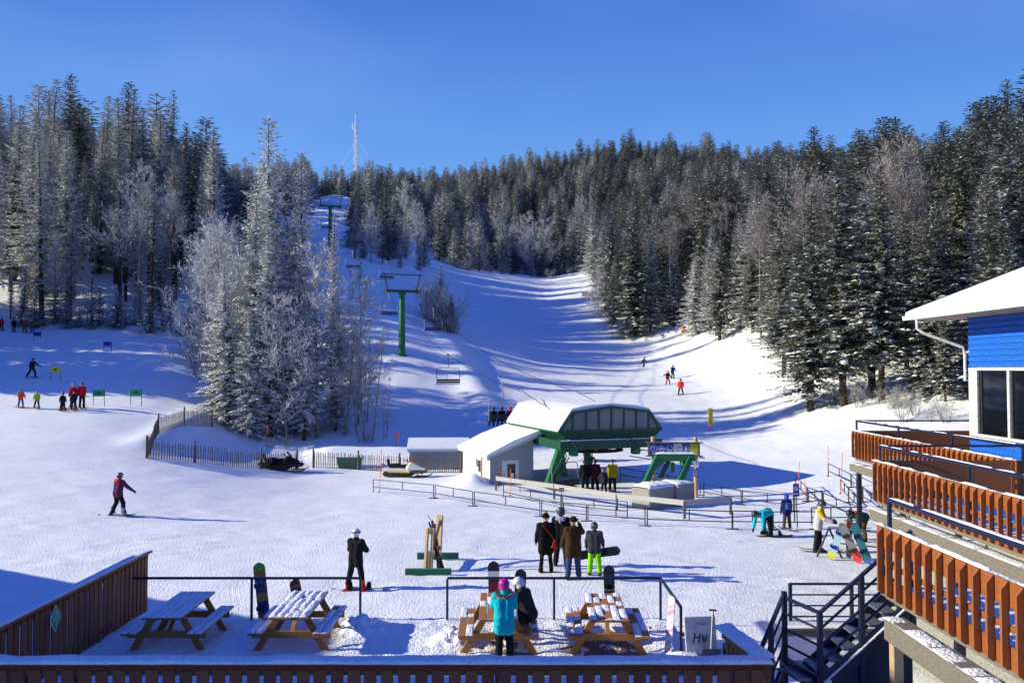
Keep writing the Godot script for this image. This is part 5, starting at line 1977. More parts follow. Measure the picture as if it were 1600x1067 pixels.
# ---------------------------------------------------------------- bodies as one skin over tapered bones
# bones: [from, to, radius, radius, colour]; returns a builder holding the smooth surface
func skin(bones: Array, cell: float, blend: float) -> MB:
	var lo := Vector3(99, 99, 99)
	var hi := -lo
	for b in bones:
		var r: float = maxf(b[2], b[3]) + blend + cell * 2.0
		lo = lo.min(b[0].min(b[1]) - Vector3(r, r, r))
		hi = hi.max(b[0].max(b[1]) + Vector3(r, r, r))
	var nx := int((hi.x - lo.x) / cell) + 2
	var ny := int((hi.y - lo.y) / cell) + 2
	var nz := int((hi.z - lo.z) / cell) + 2
	var f := PackedFloat32Array()
	f.resize(nx * ny * nz)
	f.fill(9.0)
	var best := PackedFloat32Array()
	best.resize(f.size())
	best.fill(9.0)
	var who := PackedByteArray()
	who.resize(f.size())
	for bi in bones.size():
		var b: Array = bones[bi]
		var a: Vector3 = b[0]
		var ab: Vector3 = b[1] - a
		var inv := 1.0 / maxf(ab.length_squared(), 1e-9)
		var ra: float = b[2]
		var rb: float = b[3]
		var r := maxf(ra, rb) + blend + cell * 1.6
		var l3: Vector3 = ((a.min(b[1]) - Vector3(r, r, r) - lo) / cell).floor()
		var h3: Vector3 = ((a.max(b[1]) + Vector3(r, r, r) - lo) / cell).ceil()
		for z in range(int(l3.z), mini(int(h3.z), nz - 1) + 1):
			for y in range(int(l3.y), mini(int(h3.y), ny - 1) + 1):
				var q := (z * ny + y) * nx + int(l3.x)
				for x in range(int(l3.x), mini(int(h3.x), nx - 1) + 1):
					var p := lo + Vector3(x, y, z) * cell - a
					var t := clampf(p.dot(ab) * inv, 0.0, 1.0)
					var dd := (p - ab * t).length() - (ra + (rb - ra) * t)
					if dd < best[q]:
						best[q] = dd
						who[q] = bi
					var old := f[q]
					if old > 5.0:
						f[q] = dd
					else:
						var h := maxf(blend - absf(old - dd), 0.0)
						f[q] = minf(old, dd) - h * h * 0.25 / blend
					q += 1
	var out := MB.new()
	var cellv := PackedInt32Array()
	cellv.resize(f.size())
	cellv.fill(-1)
	var sx := 1
	var sy := nx
	var sz := nx * ny
	var offs := [0, sx, sy, sx + sy, sz, sx + sz, sy + sz, sx + sy + sz]
	var edges := [[0, 1], [2, 3], [4, 5], [6, 7], [0, 2], [1, 3], [4, 6], [5, 7], [0, 4], [1, 5], [2, 6], [3, 7]]
	for z in nz - 1:
		for y in ny - 1:
			var q := (z * ny + y) * nx - 1
			for x in nx - 1:
				q += 1
				if absf(f[q]) > cell * 2.0:
					continue
				var c := []
				var inside := 0
				for o in offs:
					var val := f[q + o]
					c.append(val)
					if val < 0.0:
						inside += 1
				if inside == 0 or inside == 8:
					continue
				var sum := Vector3.ZERO
				var n := 0
				for e in edges:
					var va: float = c[e[0]]
					var vb: float = c[e[1]]
					if (va < 0.0) != (vb < 0.0):
						var t := va / (va - vb)
						var pa := Vector3(e[0] & 1, (e[0] >> 1) & 1, (e[0] >> 2) & 1)
						var pb := Vector3(e[1] & 1, (e[1] >> 1) & 1, (e[1] >> 2) & 1)
						sum += pa.lerp(pb, t)
						n += 1
				var g := Vector3(c[1] + c[3] + c[5] + c[7] - c[0] - c[2] - c[4] - c[6], c[2] + c[3] + c[6] + c[7] - c[0] - c[1] - c[4] - c[5], c[4] + c[5] + c[6] + c[7] - c[0] - c[1] - c[2] - c[3])
				out.col = bones[who[q]][4]
				cellv[q] = out.vert(lo + (Vector3(x, y, z) + sum / n) * cell, g.normalized())
	for z in range(1, nz - 1):
		for y in range(1, ny - 1):
			for x in range(1, nx - 1):
				var q := (z * ny + y) * nx + x
				if cellv[q] < 0:
					continue
				for ax in 3:
					var st: int = [sx, sy, sz][ax]
					if (f[q] < 0.0) == (f[q + st] < 0.0):
						continue
					var u: int = [sy, sz, sx][ax]
					var w: int = [sz, sx, sy][ax]
					var v0 := cellv[q]
					var v1 := cellv[q - u]
					var v2 := cellv[q - u - w]
					var v3 := cellv[q - w]
					if v1 < 0 or v2 < 0 or v3 < 0:
						continue
					if f[q] < 0.0:
						out.i.append_array(PackedInt32Array([v0, v2, v1, v0, v3, v2]))
					else:
						out.i.append_array(PackedInt32Array([v0, v1, v2, v0, v2, v3]))
	return out


func along(alpha: float, beta: float, s: float) -> Vector3:
	var a := deg_to_rad(alpha)
	var b := deg_to_rad(beta)
	return Vector3(s * sin(b), -cos(a) * cos(b), sin(a) * cos(b))


# joints of a person facing +z; angles in degrees, pairs are [their left (+x), their right (-x)]
func joints(H: float, p: Dictionary) -> Dictionary:
	var j := {}
	var lean := deg_to_rad(p.get("lean", 3.0))
	var tilt := deg_to_rad(p.get("tilt", 0.0))
	var up := Vector3(sin(tilt), cos(lean) * cos(tilt), sin(lean) * cos(tilt))
	j.hip = Vector3.ZERO
	j.neck = up * 0.295 * H
	var hl := lean * 0.55 + deg_to_rad(p.get("nod", 0.0))
	var hup := Vector3(sin(tilt) * 0.5, cos(hl), sin(hl)).normalized()
	j.head = j.neck + hup * 0.105 * H
	j.hup = hup
	j.yaw = deg_to_rad(p.get("look", 0.0))
	var twist := Basis(Vector3.UP, deg_to_rad(p.get("twist", 0.0)))
	var low := 9.0
	for k in 2:
		var s := 1.0 if k == 0 else -1.0
		var tag_: String = "l" if k == 0 else "r"
		var h := Vector3(s * 0.052 * H, -0.01 * H, 0)
		var ha: float = p.get("hip", [2, 2])[k]
		var ka: float = p.get("knee", [4, 4])[k]
		var sp: float = p.get("spread", [4, 4])[k]
		var kn := h + along(ha, sp, s) * 0.243 * H
		var an := kn + along(ha - ka, sp, s) * 0.235 * H
		j["hip" + tag_] = h
		j["knee" + tag_] = kn
		j["ank" + tag_] = an
		low = minf(low, an.y)
		var sh: Vector3 = j.neck - up * 0.028 * H + twist * Vector3(s * 0.108 * H, 0, 0)
		var sa: float = p.get("arm", [4, 4])[k]
		var sb: float = p.get("out", [10, 10])[k]
		var ea: float = p.get("elbow", [14, 14])[k]
		var eb: float = p.get("fore", [4, 4])[k]
		var el: Vector3 = sh + twist * along(sa, sb, s) * 0.165 * H
		var wr: Vector3 = el + twist * along(sa + ea, eb, s) * 0.145 * H
		j["sh" + tag_] = sh
		j["el" + tag_] = el
		j["wr" + tag_] = wr
	var rise: float = 0.055 * H - low
	if p.has("seat"):
		rise = p.seat
	for key in j:
		if j[key] is Vector3 and key != "hup":
			j[key] += Vector3(0, rise, 0)
	return j


func head_mesh() -> MB:
	if part_cache.has("head"):
		return part_cache.head
	var s := Color(0.52, 0.30, 0.21)
	var b := [
		[Vector3(0, 0.02, -0.012), Vector3(0, 0.035, 0.012), 0.088, 0.08, s],
		[Vector3(0, -0.035, 0.02), Vector3(0, -0.075, 0.045), 0.062, 0.034, s],
		[Vector3(0, 0.012, 0.085), Vector3(0, -0.022, 0.108), 0.008, 0.014, s],
		[Vector3(-0.022, -0.056, 0.075), Vector3(0.022, -0.056, 0.075), 0.011, 0.011, Color(0.42, 0.16, 0.14)],
		[Vector3(-0.04, 0.036, 0.078), Vector3(-0.018, 0.038, 0.086), 0.011, 0.010, Color(0.05, 0.035, 0.03)],
		[Vector3(0.04, 0.036, 0.078), Vector3(0.018, 0.038, 0.086), 0.011, 0.010, Color(0.05, 0.035, 0.03)],
		[Vector3(-0.086, 0.015, -0.005), Vector3(-0.088, -0.025, 0.0), 0.016, 0.012, s],
		[Vector3(0.086, 0.015, -0.005), Vector3(0.088, -0.025, 0.0), 0.016, 0.012, s],
		[Vector3(0, -0.06, 0.0), Vector3(0, -0.14, -0.015), 0.052, 0.055, s],
	]
	part_cache.head = skin(b, 0.011, 0.018)
	return part_cache.head


func glove_mesh() -> ArrayMesh:
	if part_cache.has("glove"):
		return part_cache.glove
	# wrist at the origin, fingers along -y, palm facing +x's inside; slightly curled
	var c := Color.WHITE
	var b := [[Vector3(0, 0.02, 0), Vector3(0, -0.03, 0), 0.036, 0.034, c], [Vector3(0, -0.03, -0.018), Vector3(0, -0.085, -0.026), 0.022, 0.020, c], [Vector3(0, -0.03, 0.018), Vector3(0, -0.085, 0.024), 0.022, 0.020, c]]
	var len_ := [0.062, 0.074, 0.068, 0.052]
	for k in 4:
		var z := 0.034 - k * 0.0225
		var r := 0.0105 - 0.0006 * k
		var p0 := Vector3(0, -0.088, z)
		var p1 := p0 + Vector3(0.008, -0.5 * len_[k], 0.001)
		var p2 := p1 + Vector3(0.016, -0.42 * len_[k], 0.0)
		b.append([p0, p1, r, r * 0.96, c])
		b.append([p1, p2, r * 0.96, r * 0.85, c])
	b.append([Vector3(0.006, -0.035, 0.034), Vector3(0.016, -0.062, 0.060), 0.014, 0.012, c])
	b.append([Vector3(0.016, -0.062, 0.060), Vector3(0.024, -0.088, 0.066), 0.012, 0.010, c])
	part_cache.glove = skin(b, 0.0055, 0.006).mesh()
	return part_cache.glove


func boot_mesh() -> ArrayMesh:
	if part_cache.has("boot"):
		return part_cache.boot
	var c := Color.WHITE
	var d := Color(0.25, 0.25, 0.25)
	var b := [[Vector3(0, 0.16, -0.01), Vector3(0, 0.0, -0.005), 0.062, 0.060, c], [Vector3(0, -0.03, -0.03), Vector3(0, -0.035, 0.12), 0.056, 0.046, c], [Vector3(-0.02, -0.075, -0.05), Vector3(-0.02, -0.075, 0.13), 0.03, 0.03, d], [Vector3(0.02, -0.075, -0.05), Vector3(0.02, -0.075, 0.13), 0.03, 0.03, d]]
	part_cache.boot = skin(b, 0.014, 0.03).mesh()
	return part_cache.boot


func helmet_meshes() -> Array:
	if part_cache.has("helmet"):
		return part_cache.helmet
	var shell := MB.new()
	var prof := []
	for k in 10:
		var a := PI * 0.5 * k / 9.0
		prof.append(Vector2(0.122 * cos(a), 0.01 + 0.125 * sin(a)))
	shell.xf = Transform3D(Basis().scaled(Vector3(1.0, 1.0, 1.14)), Vector3(0, 0.025, -0.008))
	shell.lathe([Vector2(0.105, -0.012), Vector2(0.124, -0.012)] + prof, 20)
	shell.xf = Transform3D()
	# ear and nape guard
	for k in 9:
		var a0 := PI * 0.5 + (k - 4.5) * 0.36 + PI
		var a1 := a0 + 0.36
		var q0 := Vector3(cos(a0) * 0.121, 0, sin(a0) * 0.136 - 0.008)
		var q1 := Vector3(cos(a1) * 0.121, 0, sin(a1) * 0.136 - 0.008)
		shell.quad(q1 + Vector3(0, -0.07, 0), q0 + Vector3(0, -0.07, 0), q0 + Vector3(0, 0.03, 0), q1 + Vector3(0, 0.03, 0))
		shell.quad(q0 * 0.93 + Vector3(0, -0.07, 0), q1 * 0.93 + Vector3(0, -0.07, 0), q1 * 0.93 + Vector3(0, 0.03, 0), q0 * 0.93 + Vector3(0, 0.03, 0))
	var gog := MB.new()
	for k in 9:
		var a0 := PI * 0.5 + (k - 4.5) * 0.24
		var a1 := a0 + 0.24
		var q0 := Vector3(cos(a0) * 0.112, 0, sin(a0) * 0.128 + 0.0)
		var q1 := Vector3(cos(a1) * 0.112, 0, sin(a1) * 0.128 + 0.0)
		gog.quad(q1 + Vector3(0, 0.002, 0), q0 + Vector3(0, 0.002, 0), q0 + Vector3(0, 0.075, 0), q1 + Vector3(0, 0.075, 0))
	var strap := MB.new()
	for k in 20:
		var a0 := TAU * k / 20.0
		var a1 := TAU * (k + 1) / 20.0
		strap.quad(Vector3(cos(a1) * 0.126, 0.035, sin(a1) * 0.143 - 0.008), Vector3(cos(a0) * 0.126, 0.035, sin(a0) * 0.143 - 0.008), Vector3(cos(a0) * 0.126, 0.07, sin(a0) * 0.143 - 0.008), Vector3(cos(a1) * 0.126, 0.07, sin(a1) * 0.143 - 0.008))
	part_cache.helmet = [shell.mesh(), gog.mesh(), strap.mesh()]
	return part_cache.helmet


func hat_meshes() -> Array:
	if part_cache.has("hat"):
		return part_cache.hat
	var m := MB.new()
	m.xf = Transform3D(Basis().scaled(Vector3(1, 1, 1.1)), Vector3(0, 0.02, -0.008))
	m.lathe([Vector2(0.1, -0.01), Vector2(0.112, -0.01), Vector2(0.114, 0.04), Vector2(0.106, 0.045), Vector2(0.1, 0.08), Vector2(0.075, 0.115), Vector2(0.035, 0.132), Vector2(0.001, 0.135)], 16)
	var pom := skin([[Vector3(0, 0.17, -0.01), Vector3(0.0, 0.172, -0.012), 0.042, 0.042, Color.WHITE]], 0.012, 0.01)
	part_cache.hat = [m.mesh(), pom.mesh()]
	return part_cache.hat


func cloth(c: Color, key := "") -> StandardMaterial3D:
	var k := key if key != "" else "cloth_%.3f_%.3f_%.3f" % [c.r, c.g, c.b]
	var m := paint(k, lin(c.r, c.g, c.b), 0.9)
	m.metallic_specular = 0.18
	if not mats.has("wrinkles"):
		mats.wrinkles = noise_tex(0.022, Color.BLACK, Color.WHITE, 256, 71, 3, true, 10.0)
	m.normal_enabled = true
	m.normal_texture = mats.wrinkles
	m.normal_scale = 0.9
	m.uv1_triplanar = true
	m.uv1_scale = Vector3(2.2, 1.5, 2.2)
	return m


# wear: jacket, trousers, boots, gloves, head colour (Colors, linear); hat: "helmet" or "hat"; coat: how far the hem falls
func person(label: String, at: Vector3, turn: float, H: float, pose: Dictionary, wear: Dictionary, fine_ := true, group := "") -> Node3D:
	var t := thing("person", label, "person", at, turn, group)
	var cell := 0.02 if fine_ else 0.036
	var s := H / 1.75
	var j := joints(H, pose)
	var key := "%s|%.2f|%s|%.2f|%.2f" % [str(pose), H, str(fine_), wear.get("coat", 0.05), wear.get("bulk", 1.0)]
	if not pose_cache.has(key):
		var c := Color(0.05, 0.05, 0.06)
		var hs := Vector3(0.045 * H, 0, 0)
		var up: Vector3 = (j.neck - j.hip).normalized()
		var core := []
		for e in [-1.0, 1.0]:
			core.append([j.hip + hs * e * 0.7, j.neck - up * 0.075 * H + hs * e * 1.25, 0.066 * H, 0.068 * H, c])
		var body: Array = core.duplicate(true)
		body.append([j.neck - up * 0.04 * H, j.neck + j.hup * 0.03 * H, 0.045 * H, 0.034 * H, c])
		var jacket := []
		var bulk: float = wear.get("bulk", 1.0)
		for e in [-1.0, 1.0]:
			jacket.append([j.hip + hs * e * 0.8 + up * 0.03 * H, j.neck - up * 0.08 * H + hs * e * 1.15, 0.083 * H * bulk, 0.080 * H * bulk, Color.WHITE])
			var drop: float = wear.get("coat", 0.05)
			var knee_mid: Vector3 = (j.kneel + j.kneer) * 0.5
			var down: Vector3 = (knee_mid - j.hip).normalized()
			jacket.append([j.hip + hs * e, j.hip + hs * e * 1.15 + down * drop * H, 0.083 * H * bulk, 0.080 * H * bulk, Color.WHITE])
		jacket.append([j.neck - up * 0.05 * H, j.neck + j.hup * 0.012 * H, 0.062 * H, 0.052 * H, Color(1, 1, 1)])
		var legs := [[j.hip + Vector3(-0.03 * H, 0.02 * H, 0), j.hip + Vector3(0.03 * H, 0.02 * H, 0), 0.078 * H, 0.078 * H, Color.WHITE]]
		for k in ["l", "r"]:
			body.append([j["hip" + k], j["knee" + k], 0.052 * H, 0.036 * H, c])
			body.append([j["knee" + k], j["ank" + k], 0.036 * H, 0.026 * H, c])
			body.append([j["ank" + k], j["ank" + k] + Vector3(0, -0.02 * H, 0.06 * H), 0.026 * H, 0.02 * H, c])
			body.append([j["sh" + k], j["el" + k], 0.036 * H, 0.028 * H, c])
			body.append([j["el" + k], j["wr" + k], 0.028 * H, 0.020 * H, c])
			var loose: float = wear.get("loose", 1.0)
			legs.append([j["hip" + k], j["knee" + k], 0.064 * H * loose, 0.050 * H * loose, Color.WHITE])
			legs.append([j["knee" + k], j["ank" + k].lerp(j["knee" + k], 0.12), 0.049 * H * loose, 0.047 * H * loose, Color.WHITE])
			jacket.append([j.neck - up * 0.055 * H, j["sh" + k], 0.058 * H, 0.054 * H, Color.WHITE])
			jacket.append([j["sh" + k], j["el" + k], 0.051 * H, 0.043 * H, Color.WHITE])
			jacket.append([j["el" + k], j["wr" + k].lerp(j["el" + k], 0.06), 0.042 * H, 0.034 * H, Color.WHITE])
		var bm := skin(body, cell * 1.25, 0.03)
		var hm := head_mesh()
		var hb := Basis(Quaternion(Vector3.UP, j.hup)) * Basis(Vector3.UP, j.yaw)
		var first := bm.v.size()
		for q in hm.v.size():
			bm.v.push_back(j.head + hb * hm.v[q] * s)
			bm.n.push_back(hb * hm.n[q])
			bm.c.push_back(hm.c[q])
		for q in hm.i:
			bm.i.push_back(first + q)
		pose_cache[key] = [bm.mesh(), skin(jacket, cell, 0.035).mesh(), skin(legs, cell, 0.03).mesh()]
	var ms: Array = pose_cache[key]
	part(t, "body", ms[0], mats.cloth)
	part(t, "jacket", ms[1], cloth(wear.jacket))
	part(t, "trousers", ms[2], cloth(wear.trousers))
	for k in ["l", "r"]:
		var tw: float = deg_to_rad(pose.get("toe", 10.0)) * (1.0 if k == "l" else -1.0)
		part(t, "boot", boot_mesh(), cloth(wear.get("boots", Color(0.03, 0.03, 0.035))), Transform3D(Basis(Vector3.UP, tw).scaled(Vector3.ONE * s), j["ank" + k]))
		var dir: Vector3 = (j["wr" + k] - j["el" + k]).normalized()
		var q4 := Quaternion(Vector3.DOWN, dir) if dir.dot(Vector3.DOWN) > -0.999 else Quaternion(Vector3.RIGHT, PI)
		var fl := Basis(Vector3(-1, 0, 0), Vector3(0, 1, 0), Vector3(0, 0, 1)) if k == "l" else Basis()
		part(t, "glove", glove_mesh(), cloth(wear.get("gloves", Color(0.025, 0.025, 0.03))), Transform3D((Basis(q4) * fl).scaled(Vector3.ONE * s * 1.08), j["wr" + k]))
	var hb2 := Basis(Quaternion(Vector3.UP, j.hup)) * Basis(Vector3.UP, j.yaw)
	var hx := Transform3D(hb2.scaled(Vector3.ONE * s), j.head)
	if wear.get("hat", "helmet") == "helmet":
		var hm2 := helmet_meshes()
		var he := part(t, "helmet", hm2[0], paint("shell_%s" % str(wear.head), lin(wear.head.r, wear.head.g, wear.head.b), 0.35), hx)
		if wear.has("strap"):
			part(he, "strap", hm2[2], cloth(wear.strap))
		if wear.get("goggles", true):
			part(t, "goggles", hm2[1], paint("lens", lin(0.02, 0.02, 0.03), 0.08, 0.5), hx)
	elif wear.hat == "hat":
		part(t, "hat", hat_meshes()[0], cloth(wear.head), hx)
		if wear.has("pompom"):
			part(t, "pompom", hat_meshes()[1], cloth(wear.pompom), hx)
	if wear.has("hood"):
		var upv: Vector3 = (j.neck - j.hip).normalized()
		var back := -Vector3(0, 0, 1).slide(upv).normalized()
		var hood := skin([[j.neck + back * 0.075 * H + Vector3(-0.05 * H, 0, 0), j.neck + back * 0.075 * H + Vector3(0.05 * H, 0, 0), 0.034 * H, 0.034 * H, Color.WHITE], [j.neck + back * 0.07 * H, j.neck + back * 0.085 * H - upv * 0.06 * H, 0.045 * H, 0.02 * H, Color.WHITE], [j.neck + Vector3(-0.065 * H, 0, 0), j.neck + Vector3(-0.05 * H, 0, 0) + back * 0.07 * H, 0.028 * H, 0.032 * H, Color.WHITE], [j.neck + Vector3(0.065 * H, 0, 0), j.neck + Vector3(0.05 * H, 0, 0) + back * 0.07 * H, 0.028 * H, 0.032 * H, Color.WHITE]], 0.018, 0.03)
		part(t, "hood", hood, cloth(wear.hood))
	if wear.has("pack"):
		var up3: Vector3 = (j.neck - j.hip).normalized()
		var bk := -Vector3(0, 0, 1).slide(up3).normalized()
		var pk := MB.new()
		pk.box(Vector3.ZERO, Vector3(0.15 * H, 0.2 * H, 0.075 * H), Basis(), 0.03)
		part(t, "backpack", pk, cloth(wear.pack), Transform3D(Basis(up3.cross(-bk).normalized(), up3, -bk), j.hip.lerp(j.neck, 0.52) + bk * 0.115 * H))
	return t


# ---------------------------------------------------------------- boards and skis
# a board lying along z, bottom on y = 0, tips turned up; stripes: [[from, to, colour], ...] along its length 0..1
func board_mesh(L: float, W: float, stripes: Array, tip := 0.11, lift := 0.05) -> ArrayMesh:
	var m := MB.new()
	var n := 26
	var rows := []
	for k in n + 1:
		var f := float(k) / n
		var e := minf(f, 1.0 - f) * L
		var w := W * 0.5 * (1.0 - 0.06 * sin(PI * f))
		if e < W * 0.55:
			w *= sqrt(maxf(1.0 - pow(1.0 - e / (W * 0.55), 2.0), 0.0)) * 0.97 + 0.03
		var y := 0.0
		if e < tip * L:
			y = lift * pow(1.0 - e / (tip * L), 2.0)
		rows.append([Vector3(-w, y, (f - 0.5) * L), Vector3(w, y, (f - 0.5) * L)])
	for k in n:
		var f := (k + 0.5) / n
		for st in stripes:
			if f >= st[0] and f <= st[1]:
				m.col = st[2]
		var t := Vector3(0, 0.012, 0)
		var a: Vector3 = rows[k][0]
		var b: Vector3 = rows[k][1]
		var c: Vector3 = rows[k + 1][1]
		var d: Vector3 = rows[k + 1][0]
		m.quad(a + t, d + t, c + t, b + t)
		m.quad(a, b, c, d)
		m.quad(a, d, d + t, a + t)
		m.quad(b, b + t, c + t, c)
	return m.mesh()


func binding(parent: Node3D, z: float, c: Color, turn := 0.0) -> void:
	var m := MB.new()
	m.box(Vector3(0, 0.025, 0), Vector3(0.13, 0.025, 0.11), Basis(), 0.008)
	m.box(Vector3(0.11, 0.10, 0), Vector3(0.025, 0.17, 0.10), Basis(Vector3(0, 0, 1), -0.25), 0.01)
	m.tube([Vector3(-0.04, 0.03, -0.06), Vector3(-0.03, 0.10, -0.04), Vector3(-0.02, 0.11, 0.0), Vector3(-0.03, 0.10, 0.04), Vector3(-0.04, 0.03, 0.06)], [0.014], 6)
	m.tube([Vector3(0.06, 0.03, -0.06), Vector3(0.07, 0.13, -0.05), Vector3(0.05, 0.15, 0.0), Vector3(0.07, 0.13, 0.05), Vector3(0.06, 0.03, 0.06)], [0.014], 6)
	part(parent, "binding", m, cloth(c), Transform3D(Basis(Vector3.UP, turn), Vector3(0, 0.012, z)))


func snowboard(label: String, xf: Transform3D, L: float, stripes: Array, bind := Color(0.02, 0.02, 0.025), group := "", with_binding := true) -> Node3D:
	var t := thing("snowboard", label, "snowboard", Vector3.ZERO, 0.0, group)
	t.transform = xf
	part(t, "deck", board_mesh(L, 0.27, stripes), mats.print)
	if with_binding:
		binding(t, -0.25, bind)
		binding(t, 0.25, bind)
	return t


# standing upright in the snow: base at foot, leaning; face: which way its top sheet looks (turn about y)
func upright(foot: Vector3, face: float, lean_side: float, lean_back: float, L: float, sunk := 0.12) -> Transform3D:
	# board's +z goes up, its +y (top sheet) faces the viewer side
	var b := Basis(Vector3.UP, face) * Basis(Vector3(0, 0, 1), lean_side) * Basis(Vector3.RIGHT, lean_back) * Basis(Vector3(-1, 0, 0), Vector3(0, 0, 1), Vector3(0, 1, 0))
	return Transform3D(b, foot + b * Vector3(0, 0, L * 0.5 - sunk))


func ski_pair(who: String, at: Vector3, turn: float, L: float, c: Color, gap := 0.2, wedge := 0.0) -> void:
	for s in [-1.0, 1.0]:
		var b := Basis(Vector3.UP, turn)
		var p := at + b * Vector3(s * gap * 0.5, 0, 0.1)
		p = on_ground(p.x, -p.z, 0.02)
		var f1 := b * Vector3(0, 0, 0.6)
		var slope := ground(p.x + f1.x, -(p.z + f1.z)) - ground(p.x, -p.z)
		var t := thing("ski", "%s-foot ski worn by %s" % ["right" if s < 0 else "left", who], "ski", p, turn + wedge * s)
		t.rotation.x = -atan2(slope, 0.6)
		var key := "ski%s%.2f" % [str(c), L]
		if not board_cache.has(key):
			board_cache[key] = board_mesh(L, 0.085, [[0, 1, c]], 0.14, 0.09)
		part(t, "blade", board_cache[key], mats.print)
		var m := MB.new()
		m.box(Vector3(0, 0.03, -0.02), Vector3(0.07, 0.04, 0.34), Basis(), 0.01)
		part(t, "binding", m, mats.rubber)


func populate() -> void:
	var blk := Color(0.018, 0.018, 0.021)
	var red := Color(0.52, 0.018, 0.03)
	# rider gliding across the flat on the left
	var p := on_ground(-15.96, 33.4, 0.03)
	person("snowboarder gliding over the flat in a black and plum jacket with red hood", p, PI - 0.45, 1.70, {"lean": 10, "hip": [18, 14], "knee": [34, 26], "spread": [17, 17], "arm": [10, 20], "out": [16, 44], "elbow": [20, 16], "fore": [10, 44], "look": 10}, {"jacket": Color(0.085, 0.025, 0.07), "trousers": Color(0.012, 0.012, 0.016), "boots": Color(0.3, 0.31, 0.36), "gloves": blk, "head": Color(0.02, 0.02, 0.03), "hood": Color(0.62, 0.04, 0.04), "strap": Color(0.3, 0.3, 0.34)})
	snowboard("dark snowboard under the rider gliding over the flat", Transform3D(Basis(Vector3.UP, PI / 2 + 0.12), p + Vector3(0, -0.02, 0)), 1.5, [[0, 1, Color(0.03, 0.03, 0.06)], [0.4, 0.6, Color(0.25, 0.26, 0.35)]])
	# black-clad rider with the white helmet, arms folded, board on
	p = on_ground(-4.27, 22.6, 0.03)
	person("person in black with white helmet standing strapped to a board, arms folded", p, PI - 0.35, 1.62, {"lean": 2, "hip": [6, -4], "knee": [6, 8], "spread": [14, 15], "arm": [20, 24], "out": [16, 20], "elbow": [80, 84], "fore": [-40, -52], "look": -20}, {"jacket": Color(0.014, 0.014, 0.017), "trousers": Color(0.012, 0.013, 0.02), "boots": Color(0.6, 0.03, 0.025), "gloves": blk, "head": Color(0.62, 0.64, 0.68), "strap": Color(0.03, 0.03, 0.05), "coat": 0.09})
	snowboard("snowboard under the red boots of the white-helmeted rider", Transform3D(Basis(Vector3.UP, PI / 2 + 0.05), p + Vector3(0.1, -0.02, 0)), 1.5, [[0, 1, Color(0.22, 0.03, 0.03)], [0.3, 0.72, Color(0.03, 0.03, 0.04)]])
	# the four watching the lift
	p = on_ground(1.0, 24.4)
	var w := person("person in a black coat and pompom hat with a red shoulder bag", p, PI + 0.1, 1.70, {"lean": 1, "spread": [4, 5], "out": [14, 13], "elbow": [24, 26], "look": -12}, {"jacket": Color(0.010, 0.010, 0.011), "trousers": Color(0.008, 0.008, 0.009), "boots": Color(0.012, 0.01, 0.01), "gloves": Color(0.012, 0.012, 0.013), "head": Color(0.014, 0.012, 0.011), "hat": "hat", "pompom": Color(0.26, 0.13, 0.05), "coat": 0.16, "loose": 0.72, "bulk": 1.1})
	var bag := thing("shoulder_bag", "red leather bag on the back of the black-coated watcher", "bag", p, PI + 0.1)
	var m := MB.new()
	m.prism(PackedVector2Array([Vector2(-0.09, 0), Vector2(0.09, 0.03), Vector2(0.03, 0.26), Vector2(-0.02, 0.27)]), -0.05, 0.05)
	part(bag, "pouch", m, cloth(Color(0.42, 0.035, 0.02)), Transform3D(Basis(Vector3(0, 0, 1), 0.1), Vector3(-0.22, 0.72, -0.19)))
	m = MB.new()
	m.tube([Vector3(-0.22, 0.96, -0.2), Vector3(-0.12, 1.15, -0.185), Vector3(0.02, 1.3, -0.17), Vector3(0.11, 1.42, -0.11)], [0.013], 6)
	part(bag, "strap", m, cloth(Color(0.3, 0.03, 0.02)))
	p = on_ground(1.5, 25.3)
	person("person in black jacket and dark helmet with pale hood, behind the coat wearer", p, PI - 0.25, 1.80, {"lean": 2, "hip": [12, -8], "knee": [6, 12], "spread": [7, 8], "arm": [10, 6], "out": [10, 12], "elbow": [22, 20]}, {"jacket": Color(0.013, 0.013, 0.016), "trousers": Color(0.016, 0.016, 0.019), "boots": Color(0.05, 0.02, 0.02), "head": Color(0.035, 0.04, 0.06), "hood": Color(0.36, 0.35, 0.42), "coat": 0.05})
	p = on_ground(1.75, 23.6)
	var pk2 := person("person in a brown quilted parka and jeans raising a hand to the face", p, PI + 0.2, 1.74, {"lean": 1, "spread": [5, 5], "arm": [16, 62], "out": [14, 30], "elbow": [20, 118], "fore": [6, -22], "look": 8}, {"jacket": Color(0.052, 0.028, 0.013), "trousers": Color(0.03, 0.055, 0.14), "boots": Color(0.05, 0.045, 0.05), "gloves": Color(0.10, 0.06, 0.045), "head": Color(0.022, 0.016, 0.014), "hat": "hat", "coat": 0.12, "bulk": 1.08, "hood": Color(0.04, 0.022, 0.012)})
	# quilting seams of the parka
	for k in 7:
		m = MB.new()
		var y := 0.78 + k * 0.085
		var pts := []
		for q in 17:
			var a := TAU * q / 16.0
			pts.append(Vector3(cos(a) * 0.21, y, sin(a) * 0.148))
		m.tube(pts, [0.006], 4, false)
		part(pk2, "quilt_seam", m, cloth(Color(0.03, 0.016, 0.008)))
	p = on_ground(2.4, 24.1)
	person("person in grey jacket and bright lime trousers carrying a black snowboard", p, PI - 0.15, 1.50, {"lean": 3, "spread": [5, 6], "arm": [6, 12], "out": [14, 16], "elbow": [20, 30], "look": 20}, {"jacket": Color(0.042, 0.044, 0.058), "trousers": Color(0.19, 0.62, 0.015), "boots": Color(0.05, 0.045, 0.045), "head": Color(0.03, 0.036, 0.05), "strap": Color(0.2, 0.16, 0.07), "coat": 0.06, "loose": 1.05})
